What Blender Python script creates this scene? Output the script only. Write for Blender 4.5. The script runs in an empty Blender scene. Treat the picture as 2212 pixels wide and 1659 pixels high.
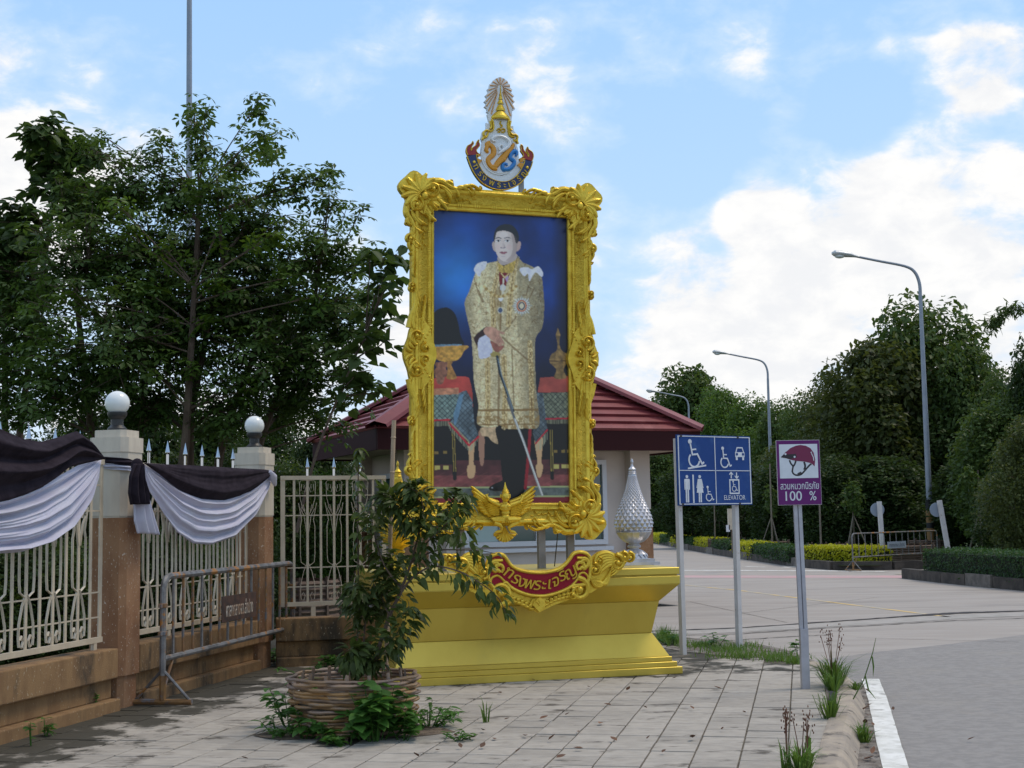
import bpy, bmesh, math, random
import numpy as np
from mathutils import Vector, Matrix
PI = math.pi
random.seed(7)
rng = np.random.default_rng(7)
sc = bpy.context.scene
COL = sc.collection

# ------------------------------------------------------------------ camera
F, CX, CY, H = 2900.0, 1106.0, 829.5, 1.556        # focal length and centre in 2212 x 1659 units; eye height
TP = 292 / 2900.0
PITCH, ROLL = math.atan(TP), 0.018
CAM = Vector((0, 0, H))
FW = Vector((0, math.cos(PITCH), math.sin(PITCH)))
R0 = Vector((1, 0, 0)); U0 = Vector((0, -math.sin(PITCH), math.cos(PITCH)))
RT = R0 * math.cos(ROLL) - U0 * math.sin(ROLL)
UP = U0 * math.cos(ROLL) + R0 * math.sin(ROLL)
cd = bpy.data.cameras.new('camera'); cam = bpy.data.objects.new('camera', cd); COL.objects.link(cam)
cd.sensor_width = 36; cd.lens = F / 2212 * 36; cd.clip_start = 0.1; cd.clip_end = 3000
M = Matrix((RT, UP, -FW)).transposed().to_4x4(); M.translation = CAM
cam.matrix_world = M
sc.camera = cam

def ray(x, y): return FW + RT * ((x - CX) / F) - UP * ((y - CY) / F)
def G(x, y, z=0.0):
    d = ray(x, y); return CAM + d * ((z - H) / d.z)
def AtY(x, y, Y):
    d = ray(x, y); return CAM + d * (Y / d.y)
def OnPlane(x, y, P, n):
    d = ray(x, y); return CAM + d * ((Vector(P) - CAM).dot(n) / d.dot(n))
def proj(P):
    d = Vector(P) - CAM; z = d.dot(FW); return CX + F * d.dot(RT) / z, CY - F * d.dot(UP) / z

# ------------------------------------------------------------------ world, sun, exposure
SUN_EL, SUN_AZ = math.radians(62), math.radians(72)      # azimuth clockwise from +Y: high on the right
w = bpy.data.worlds.new('World'); sc.world = w; w.use_nodes = True
nt = w.node_tree; N = nt.nodes; L = nt.links
N.clear()
out = N.new('ShaderNodeOutputWorld'); bg = N.new('ShaderNodeBackground'); L.new(bg.outputs[0], out.inputs[0])
SKY_S = 0.105
bg.inputs[1].default_value = SKY_S
sky = N.new('ShaderNodeTexSky'); sky.sky_type = 'NISHITA'; sky.sun_disc = False
sky.sun_elevation = SUN_EL; sky.sun_rotation = SUN_AZ; sky.air_density = 1.0; sky.dust_density = 0.6; sky.ozone_density = 1.6
tc = N.new('ShaderNodeTexCoord')
def mnode(op, a, b=None, clamp=False):
    n = N.new('ShaderNodeMath'); n.operation = op; n.use_clamp = clamp
    for i, v in enumerate((a, b)):
        if v is None: continue
        if isinstance(v, (int, float)): n.inputs[i].default_value = v
        else: L.new(v, n.inputs[i])
    return n.outputs[0]
def smooth(v, a, b, lo=0.0, hi=1.0):
    n = N.new('ShaderNodeMapRange'); n.interpolation_type = 'SMOOTHSTEP'
    L.new(v, n.inputs[0]); n.inputs[1].default_value = a; n.inputs[2].default_value = b
    n.inputs[3].default_value = lo; n.inputs[4].default_value = hi
    return n.outputs[0]
nrm = N.new('ShaderNodeVectorMath'); nrm.operation = 'NORMALIZE'; L.new(tc.outputs['Generated'], nrm.inputs[0])
D = nrm.outputs[0]
def noise(scale, vec, detail=6, rough=0.55, dist=0.3):
    mp = N.new('ShaderNodeMapping'); mp.inputs['Scale'].default_value = vec; L.new(D, mp.inputs[0])
    n = N.new('ShaderNodeTexNoise'); n.inputs['Scale'].default_value = scale; n.inputs['Detail'].default_value = detail
    n.inputs['Roughness'].default_value = rough; n.inputs['Distortion'].default_value = dist
    L.new(mp.outputs[0], n.inputs['Vector']); return n.outputs[0]
sep = N.new('ShaderNodeSeparateXYZ'); L.new(D, sep.inputs[0]); Z = sep.outputs[2]
n1 = noise(7.0, (1, 1, 1.9), 5, .5, .15); n2 = noise(26.0, (1, 1, 1.7), 7, 0.6, 0.25)
dens = mnode('ADD', mnode('MULTIPLY', n1, 0.75), mnode('MULTIPLY', n2, 0.35))
# more cloud low in the sky, less above; a few large banks
dens = mnode('ADD', dens, mnode('ADD', smooth(Z, 0.06, 0.30, 0.075, -0.105), smooth(Z, 0.42, 0.75, 0.0, 0.16)))
for (x, y, rad, amp) in [(2080, 420, 260, 0.19), (1900, 470, 170, 0.07), (2110, 150, 120, 0.12), (1600, 640, 300, 0.11), (1400, 560, 160, 0.08), (1950, 640, 260, 0.08), (60, 430, 210, 0.20),
                         (330, 350, 150, 0.10), (1180, 20, 160, 0.03), (1450, 90, 150, 0.035), (700, 480, 170, 0.12), (1200, 260, 90, 0.045), (1640, 470, 110, 0.12), (180, 215, 90, 0.07),
                         (1500, 290, 170, -0.13), (1860, 230, 120, -0.13), (620, 130, 330, -0.06), (850, 330, 150, -0.07)]:
    c = ray(x, y).normalized(); dp = N.new('ShaderNodeVectorMath'); dp.operation = 'DOT_PRODUCT'
    L.new(D, dp.inputs[0]); dp.inputs[1].default_value = c
    a = math.cos(math.atan(rad / F)); dens = mnode('ADD', dens, smooth(dp.outputs['Value'], a, a + (1 - a) * 0.9, 0.0, amp))
mask = smooth(dens, 0.545, 0.66)
veil = smooth(dens, 0.44, 0.60, 0.0, 0.30)               # thin high haze round the clouds
ccol = N.new('ShaderNodeMixRGB'); L.new(smooth(n2, 0.35, 0.65), ccol.inputs[0])
ccol.inputs[1].default_value = (7.9, 8.0, 8.2, 1); ccol.inputs[2].default_value = (8.9, 8.85, 8.75, 1)
gr = N.new('ShaderNodeValToRGB'); L.new(Z, gr.inputs[0])
for k, (p_, c_) in enumerate([(0.0, (.70, .82, .97)), (.16, (.52, .74, 1.0)), (.36, (.40, .65, 1.0)), (1.0, (.30, .50, .85))]):
    e_ = gr.color_ramp.elements[k] if k < 2 else gr.color_ramp.elements.new(p_)
    e_.position = p_; e_.color = (*c_, 1)
gm_ = N.new('ShaderNodeMixRGB'); gm_.blend_type = 'MULTIPLY'; gm_.inputs[0].default_value = 1; L.new(gr.outputs[0], gm_.inputs[1]); gm_.inputs[2].default_value = (1 / SKY_S,) * 3 + (1,)
mx0 = N.new('ShaderNodeMixRGB'); mx0.inputs[0].default_value = 0.88; L.new(sky.outputs[0], mx0.inputs[1]); L.new(gm_.outputs[0], mx0.inputs[2])
mx1 = N.new('ShaderNodeMixRGB'); L.new(veil, mx1.inputs[0]); L.new(mx0.outputs[0], mx1.inputs[1]); mx1.inputs[2].default_value = (8.2, 8.8, 9.6, 1)
mx = N.new('ShaderNodeMixRGB'); L.new(mask, mx.inputs[0]); L.new(mx1.outputs[0], mx.inputs[1]); L.new(ccol.outputs[0], mx.inputs[2])
L.new(mx.outputs[0], bg.inputs[0])

sd = bpy.data.lights.new('sun', 'SUN'); sd.energy = 1.7; sd.angle = math.radians(18); sd.color = (1, 0.87, 0.70)
sun = bpy.data.objects.new('sun', sd); COL.objects.link(sun)
sv = Vector((math.sin(SUN_AZ) * math.cos(SUN_EL), math.cos(SUN_AZ) * math.cos(SUN_EL), math.sin(SUN_EL)))
sun.rotation_euler = sv.to_track_quat('Z', 'Y').to_euler()

sc.view_settings.view_transform = 'Standard'; sc.view_settings.look = 'None'
sc.view_settings.exposure = 0.12; sc.view_settings.gamma = 1.0; sc.view_settings.use_curve_mapping = False
sc.render.engine = 'CYCLES'
sc.cycles.max_bounces = 6; sc.cycles.diffuse_bounces = 3; sc.cycles.transparent_max_bounces = 4

# ------------------------------------------------------------------ materials
def nodes_of(m): return m.node_tree.nodes, m.node_tree.links
def mat(name, c, c2=None, scale=4.0, rough=0.6, metal=0.0, bump=0.0, bscale=None, detail=5, lo=0.38, hi=0.62, c3=None, scale3=1.2, lo3=.55, hi3=.7,
        rnd=0.0, coord='Object', vec=(1, 1, 1), spec=0.5, trans=None, rough2=None, speck=None):
    m = bpy.data.materials.new(name); m.use_nodes = True
    n, l = nodes_of(m); b = n['Principled BSDF']
    b.inputs['Roughness'].default_value = rough; b.inputs['Metallic'].default_value = metal
    b.inputs['Specular IOR Level'].default_value = spec
    t = n.new('ShaderNodeTexCoord')
    if coord == 'World':
        gm = n.new('ShaderNodeNewGeometry'); src = gm.outputs['Position']
    else: src = t.outputs['Object']
    mp = n.new('ShaderNodeMapping'); mp.inputs['Scale'].default_value = vec; l.new(src, mp.inputs[0]); src = mp.outputs[0]
    def nz(s, d=detail, r=.6):
        q = n.new('ShaderNodeTexNoise'); q.inputs['Scale'].default_value = s; q.inputs['Detail'].default_value = d; q.inputs['Roughness'].default_value = r
        l.new(src, q.inputs['Vector']); return q.outputs[0]
    def mr(v, a, bb, x=0., y=1.):
        q = n.new('ShaderNodeMapRange'); q.interpolation_type = 'SMOOTHSTEP'; l.new(v, q.inputs[0])
        q.inputs[1].default_value = a; q.inputs[2].default_value = bb; q.inputs[3].default_value = x; q.inputs[4].default_value = y; return q.outputs[0]
    rgba = lambda k: (k[0], k[1], k[2], 1)
    col = None
    if c2 is not None:
        q = n.new('ShaderNodeMixRGB'); l.new(mr(nz(scale), lo, hi), q.inputs[0]); q.inputs[1].default_value = rgba(c); q.inputs[2].default_value = rgba(c2); col = q.outputs[0]
    if c3 is not None:
        q = n.new('ShaderNodeMixRGB'); l.new(mr(nz(scale3, 6, .65), lo3, hi3), q.inputs[0])
        if col is None: q.inputs[1].default_value = rgba(c)
        else: l.new(col, q.inputs[1])
        q.inputs[2].default_value = rgba(c3); col = q.outputs[0]
    if speck is not None:
        q = n.new('ShaderNodeMixRGB'); l.new(mr(nz(speck[0], 2, .5), speck[1], speck[1] + .05), q.inputs[0]); l.new(col, q.inputs[1]); q.inputs[2].default_value = rgba(speck[2]); col = q.outputs[0]
    if rnd:
        oi = n.new('ShaderNodeObjectInfo'); hs = n.new('ShaderNodeHueSaturation')
        l.new(mr(oi.outputs['Random'], 0, 1, 1 - rnd, 1 + rnd), hs.inputs['Value'])
        if col is None: hs.inputs['Color'].default_value = rgba(c)
        else: l.new(col, hs.inputs['Color'])
        col = hs.outputs[0]
    if col is None: b.inputs['Base Color'].default_value = rgba(c)
    else: l.new(col, b.inputs['Base Color'])
    if rough2 is not None:
        l.new(mr(nz(scale * 1.7), .35, .65, rough, rough2), b.inputs['Roughness'])
    if bump:
        bp = n.new('ShaderNodeBump'); bp.inputs['Strength'].default_value = bump; bp.inputs['Distance'].default_value = 0.02
        l.new(nz(bscale or scale * 6, 6), bp.inputs['Height']); l.new(bp.outputs[0], b.inputs['Normal'])
    if trans is not None:
        tb = n.new('ShaderNodeBsdfTranslucent'); tb.inputs[0].default_value = rgba(trans)
        ad = n.new('ShaderNodeMixShader'); ad.inputs[0].default_value = 0.3
        l.new(b.outputs[0], ad.inputs[1]); l.new(tb.outputs[0], ad.inputs[2]); l.new(ad.outputs[0], n['Material Output'].inputs[0])
    return m

def leafmat(name, c, c2, scale, rnd=0.25, rough=0.45, trans=None, attr=True):
    m = mat(name, c, c2, scale, rough=rough, rnd=rnd, lo=.4, hi=.6, trans=trans or (c2[0] * 1.6, c2[1] * 1.6, c2[2]), spec=.18)
    return m

MT = {}
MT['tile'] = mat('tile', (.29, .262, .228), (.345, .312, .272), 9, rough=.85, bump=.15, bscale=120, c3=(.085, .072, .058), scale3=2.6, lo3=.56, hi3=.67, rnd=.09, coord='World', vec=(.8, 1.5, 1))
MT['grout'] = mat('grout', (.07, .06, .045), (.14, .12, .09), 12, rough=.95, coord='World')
MT['moss'] = mat('moss', (.03, .028, .018), (.06, .055, .035), 10, rough=.95, bump=.5, bscale=60, coord='World')
MT['concrete'] = mat('road_concrete', (.305, .27, .242), (.34, .305, .276), .9, rough=.9, bump=.1, bscale=80, c3=(.225, .202, .184), scale3=.5, lo3=.5, hi3=.75, coord='World', vec=(.5, 2.2, 1))
MT['band'] = mat('joint_band', (.35, .32, .295), (.29, .27, .245), 3, rough=.9, coord='World')
MT['crack'] = mat('crack', (.035, .03, .03), rough=.95)
MT['asphalt'] = mat('asphalt', (.225, .21, .20), (.275, .257, .243), 14, rough=.85, bump=.5, bscale=180, c3=(.285, .258, .228), scale3=.7, lo3=.52, hi3=.72, coord='World', vec=(.8, 1.0, 1))
MT['paint_white'] = mat('road_paint', (.72, .71, .68), (.55, .54, .5), 5, rough=.7, c3=(.34, .325, .30), scale3=5.5, lo3=.54, hi3=.66, coord='World')
MT['paint_pink'] = mat('pink_paint', (.50, .285, .29), (.42, .31, .30), 1.2, rough=.8, coord='World')
MT['paint_yellow'] = mat('yellow_paint', (.6, .42, .16), (.42, .38, .3), 1.5, rough=.8, coord='World', lo=.45, hi=.6)
MT['kerb'] = mat('kerb_stone', (.36, .30, .235), (.27, .23, .19), 5, rough=.95, bump=.15, bscale=90, c3=(.10, .085, .07), scale3=4.5, lo3=.55, hi3=.65, coord='World')
MT['dirt'] = mat('gutter_dirt', (.13, .105, .085), (.23, .205, .18), 6, rough=.95, bump=.7, bscale=40, c3=(.04, .032, .028), scale3=11, lo3=.53, hi3=.60, coord='World')
MT['darkkerb'] = mat('dark_kerb', (.045, .038, .032), (.085, .07, .058), 3, rough=.95, bump=.4, coord='World')
MT['palekerb'] = mat('pale_kerb', (.17, .15, .13), (.1, .09, .08), 5, rough=.95, coord='World')
MT['lawn'] = mat('lawn', (.035, .07, .016), (.06, .11, .025), 1.5, rough=.9, bump=.8, bscale=25, c3=(.09, .085, .04), scale3=.5, coord='World')
MT['soil'] = mat('soil', (.16, .12, .085), (.09, .065, .045), 8, rough=.95, bump=.6, coord='World')
MT['granite'] = mat('washed_gravel', (.29, .14, .068), (.38, .205, .105), 3, rough=.9, bump=.8, bscale=170, c3=(.08, .05, .03), scale3=1.7, lo3=.56, hi3=.74, vec=(1.6, 1.6, .8), detail=8, speck=(48, .655, (.62, .52, .42)))
MT['wallstone'] = mat('wall_gravel', (.24, .135, .06), (.32, .19, .085), 3, rough=.9, bump=.7, bscale=150, c3=(.06, .045, .03), scale3=1.2, lo3=.50, hi3=.68, vec=(2, 2, .7), detail=8, speck=(44, .67, (.5, .42, .3)))
MT['plaster'] = mat('pillar_plaster', (.58, .52, .43), (.50, .44, .365), 2.5, rough=.8, bump=.08, c3=(.28, .25, .20), scale3=2.2, lo3=.60, hi3=.76, vec=(2, 2, .5))
MT['fence'] = mat('cream_metal', (.53, .455, .345), (.46, .39, .295), 6, rough=.45, c3=(.2, .13, .08), scale3=5, lo3=.66, hi3=.74)
MT['chrome'] = mat('chrome', (.5, .51, .53), rough=.14, metal=1.0)
MT['globe'] = mat('opal_globe', (.74, .76, .76), (.68, .70, .69), 4, rough=.18)
MT['blackplastic'] = mat('black_plastic', (.02, .02, .022), rough=.45)
MT['cloth_black'] = mat('black_cloth', (.020, .015, .021), (.030, .023, .031), 10, rough=.9, bump=.05, bscale=300, spec=.08)
MT['cloth_white'] = mat('white_cloth', (.62, .61, .74), (.66, .66, .77), 4, rough=.7, bump=.03, bscale=300, trans=(.6, .6, .7))
MT['barrier'] = mat('barrier_steel', (.105, .10, .10), (.20, .195, .195), 9, rough=.5, metal=.3, c3=(.36, .16, .04), scale3=5, lo3=.55, hi3=.62, vec=(1, 1, 1))
MT['barrier_rust'] = mat('barrier_rust', (.24, .125, .04), (.16, .08, .035), 9, rough=.7, c3=(.12, .125, .14), scale3=6, lo3=.50, hi3=.60)
MT['rustplate'] = mat('rusted_plate', (.035, .02, .016), (.075, .035, .022), 12, rough=.8)
MT['plate_letters'] = mat('plate_letters', (.62, .60, .54), (.45, .30, .2), 14, rough=.7)
MT['bamboo'] = mat('bamboo_strip', (.24, .145, .07), (.20, .145, .115), 3, rough=.6, c3=(.11, .065, .04), scale3=6, lo3=.55, hi3=.68, rnd=.22, vec=(1, 1, 3))
MT['bamboo_orange'] = mat('bamboo_strip_tan', (.31, .17, .06), (.25, .15, .07), 3, rough=.55, c3=(.19, .15, .12), scale3=5, lo3=.52, hi3=.66, rnd=.18, vec=(1, 1, 3))
MT['bamboo_pole'] = mat('bamboo_pole', (.40, .28, .17), (.32, .22, .14), 6, rough=.5, vec=(1, 1, .4))
MT['bark'] = mat('bark', (.075, .05, .035), (.12, .085, .06), 9, rough=.9, bump=.6, vec=(1, 1, .4))
MT['bark_far'] = mat('bark_far', (.085, .065, .045), (.14, .11, .08), 4, rough=.9, rnd=.2, vec=(1, 1, .4))
MT['gold'] = mat('gold_paint', (.76, .54, .06), (.64, .43, .038), 7, rough=.36, metal=.62, bump=.25, bscale=55, rough2=.48)
MT['gold_rough'] = mat('gold_paint_stippled', (.70, .49, .055), (.60, .41, .038), 12, rough=.44, metal=.58, bump=.9, bscale=45)
MT['gold_smooth'] = mat('gold_enamel', (.62, .40, .035), (.56, .35, .028), 3, rough=.3, metal=.5)
MT['ped'] = mat('pedestal_gold', (.60, .46, .08), (.55, .41, .068), 2, rough=.42, metal=.62, c3=(.50, .38, .07), scale3=1.6, lo3=.55, hi3=.75, vec=(1, 1, .6))
MT['silver'] = mat('silver_paint', (.54, .54, .58), (.44, .44, .47), 5, rough=.36, metal=.6, c3=(.36, .33, .26), scale3=3.5, lo3=.58, hi3=.74)
MT['enamel_white'] = mat('white_enamel', (.72, .74, .76), rough=.3)
MT['enamel_orange'] = mat('orange_enamel', (.62, .27, .015), rough=.3)
MT['ray_orange'] = mat('ray_orange', (.60, .34, .13), rough=.4)
MT['enamel_blue'] = mat('blue_enamel', (.02, .19, .52), rough=.3)
MT['enamel_navy'] = mat('navy_enamel', (.012, .028, .12), rough=.35)
MT['enamel_red'] = mat('red_enamel', (.30, .02, .018), rough=.4)
MT['panel_red'] = mat('red_panel', (.32, .006, .022), (.27, .006, .02), 3, rough=.5, spec=.25)
MT['steel'] = mat('steel_post', (.26, .25, .245), (.2, .19, .185), 4, rough=.45, metal=.6)
MT['wall'] = mat('guard_wall', (.57, .49, .435), (.52, .445, .395), 1.2, rough=.85, bump=.05)
MT['roof'] = mat('roof_red', (.17, .030, .035), (.21, .042, .047), 2, rough=.55, c3=(.25, .07, .07), scale3=1.1)
MT['fascia'] = mat('fascia_red', (.035, .008, .009), rough=.7, spec=.15)
MT['soffit'] = mat('soffit', (.36, .29, .235), rough=.9)
MT['winframe'] = mat('window_frame', (.60, .60, .63), rough=.45)
MT['glass'] = mat('window_glass', (.05, .09, .085), rough=.08, spec=.8)
MT['glass_lit'] = mat('pale_glass', (.36, .47, .46), rough=.2)
MT['sign_blue'] = mat('sign_blue', (.010, .048, .20), (.012, .054, .22), 3, rough=.6, spec=.25, c3=(.03, .085, .25), scale3=5, lo3=.5, hi3=.75)
MT['sign_white'] = mat('sign_white', (.64, .67, .72), (.58, .61, .66), 6, rough=.6, c3=(.47, .49, .52), scale3=5, lo3=.6, hi3=.75)
MT['sign_purple'] = mat('sign_purple', (.115, .016, .125), (.13, .02, .14), 3, rough=.6, spec=.25, c3=(.17, .05, .17), scale3=6, lo3=.52, hi3=.75)
MT['helmet'] = mat('helmet_red', (.16, .008, .055), rough=.45)
MT['helmet_dark'] = mat('helmet_black', (.02, .016, .022), rough=.5)
MT['sign_grey'] = mat('sign_rear', (.22, .265, .33), rough=.5)
MT['post_white'] = mat('post_white', (.56, .54, .53), (.5, .48, .47), 3, rough=.55, c3=(.26, .18, .13), scale3=6, lo3=.66, hi3=.74)
MT['post_grey'] = mat('galvanised', (.42, .42, .46), (.36, .36, .4), 6, rough=.42, metal=.5)
MT['lamp_steel'] = mat('lamp_galvanised', (.27, .30, .35), (.23, .26, .31), 2, rough=.5, metal=.3)
MT['lamp_head'] = mat('lamp_head', (.50, .52, .54), rough=.35, metal=.2)
MT['lamp_glass'] = mat('lamp_glass', (.62, .66, .68), rough=.1)
MT['band_black'] = mat('band_black', (.012, .012, .014), rough=.7)
MT['band_orange'] = mat('band_orange', (.22, .12, .04), rough=.7)
MT['leaf_tree'] = leafmat('leaf_tree', (.040, .074, .018), (.07, .118, .028), .9, .0, .42)
MT['leaf_teak'] = leafmat('leaf_teak', (.034, .062, .02), (.056, .092, .026), .9, .0, .5)
MT['leaf_light'] = leafmat('leaf_light', (.06, .12, .018), (.09, .15, .025), .9, .0, .45)
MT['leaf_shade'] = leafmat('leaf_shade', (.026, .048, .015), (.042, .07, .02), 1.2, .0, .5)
MT['leaf_a'] = leafmat('leaf_wood_green', (.042, .075, .020), (.075, .115, .030), .35, .25)
MT['leaf_b'] = leafmat('leaf_wood_olive', (.055, .075, .022), (.088, .108, .032), .35, .22)
MT['leaf_c'] = leafmat('leaf_wood_fresh', (.055, .11, .022), (.095, .16, .034), .35, .2)
MT['leaf_sap'] = leafmat('leaf_sapling', (.042, .066, .017), (.075, .105, .028), 6, .35, .40)
MT['leaf_weed'] = leafmat('leaf_weed', (.045, .12, .022), (.075, .17, .034), 6, .25, .5)
MT['hedge_green'] = leafmat('hedge_green', (.022, .055, .016), (.04, .085, .024), 3, .12)
MT['hedge_yellow'] = leafmat('hedge_yellow', (.30, .33, .010), (.42, .41, .014), 3, .10)
MT['hedge_core'] = mat('hedge_core', (.012, .02, .007), rough=.95)
MT['blade'] = leafmat('grass_blade', (.07, .14, .025), (.11, .18, .04), 6, .2)
MT['blade_dry'] = leafmat('grass_seed', (.15, .07, .05), (.2, .11, .07), 6, .2)
MT['dead'] = mat('dead_leaf', (.11, .05, .03), (.19, .10, .05), 8, rough=.8, rnd=.35)
MT['wicker'] = mat('wicker_far', (.085, .055, .04), (.14, .09, .065), 14, rough=.8, vec=(1, 1, 3))
MT['prop'] = mat('prop_pole', (.20, .165, .125), (.15, .12, .09), 4, rough=.7)

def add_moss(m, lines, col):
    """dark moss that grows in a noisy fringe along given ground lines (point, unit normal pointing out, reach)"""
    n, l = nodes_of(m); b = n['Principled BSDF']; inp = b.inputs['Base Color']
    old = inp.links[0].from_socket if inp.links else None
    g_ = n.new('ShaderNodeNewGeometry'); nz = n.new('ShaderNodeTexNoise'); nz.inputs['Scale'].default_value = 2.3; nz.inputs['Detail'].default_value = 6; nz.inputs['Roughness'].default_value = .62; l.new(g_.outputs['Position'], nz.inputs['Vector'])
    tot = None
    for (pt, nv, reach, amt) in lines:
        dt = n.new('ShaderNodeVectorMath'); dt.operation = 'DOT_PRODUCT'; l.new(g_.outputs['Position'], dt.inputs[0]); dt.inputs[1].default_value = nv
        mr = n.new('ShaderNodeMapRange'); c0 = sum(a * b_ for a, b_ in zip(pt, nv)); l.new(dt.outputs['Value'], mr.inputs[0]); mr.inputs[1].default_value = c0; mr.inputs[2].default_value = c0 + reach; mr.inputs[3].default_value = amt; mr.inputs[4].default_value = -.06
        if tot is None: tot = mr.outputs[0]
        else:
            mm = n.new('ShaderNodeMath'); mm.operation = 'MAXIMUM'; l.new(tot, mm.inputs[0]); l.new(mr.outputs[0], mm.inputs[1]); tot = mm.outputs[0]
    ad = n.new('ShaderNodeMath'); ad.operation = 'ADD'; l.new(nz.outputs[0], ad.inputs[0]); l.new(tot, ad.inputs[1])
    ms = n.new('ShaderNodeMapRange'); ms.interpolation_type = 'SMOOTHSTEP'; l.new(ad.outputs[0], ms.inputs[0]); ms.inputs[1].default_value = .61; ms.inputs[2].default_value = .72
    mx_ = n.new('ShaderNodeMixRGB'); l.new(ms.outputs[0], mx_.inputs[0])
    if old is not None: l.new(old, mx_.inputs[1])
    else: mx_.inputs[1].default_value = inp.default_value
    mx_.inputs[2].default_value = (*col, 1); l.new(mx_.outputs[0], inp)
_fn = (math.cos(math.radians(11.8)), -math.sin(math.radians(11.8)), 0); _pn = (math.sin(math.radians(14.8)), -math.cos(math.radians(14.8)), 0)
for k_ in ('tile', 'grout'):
    add_moss(MT[k_], [((-3.50 + .17, 11.85, 0), _fn, 1.6, .36), ((-1.227, 12.8, 0), _pn, .55, .17)], (.04, .035, .024))

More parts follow.
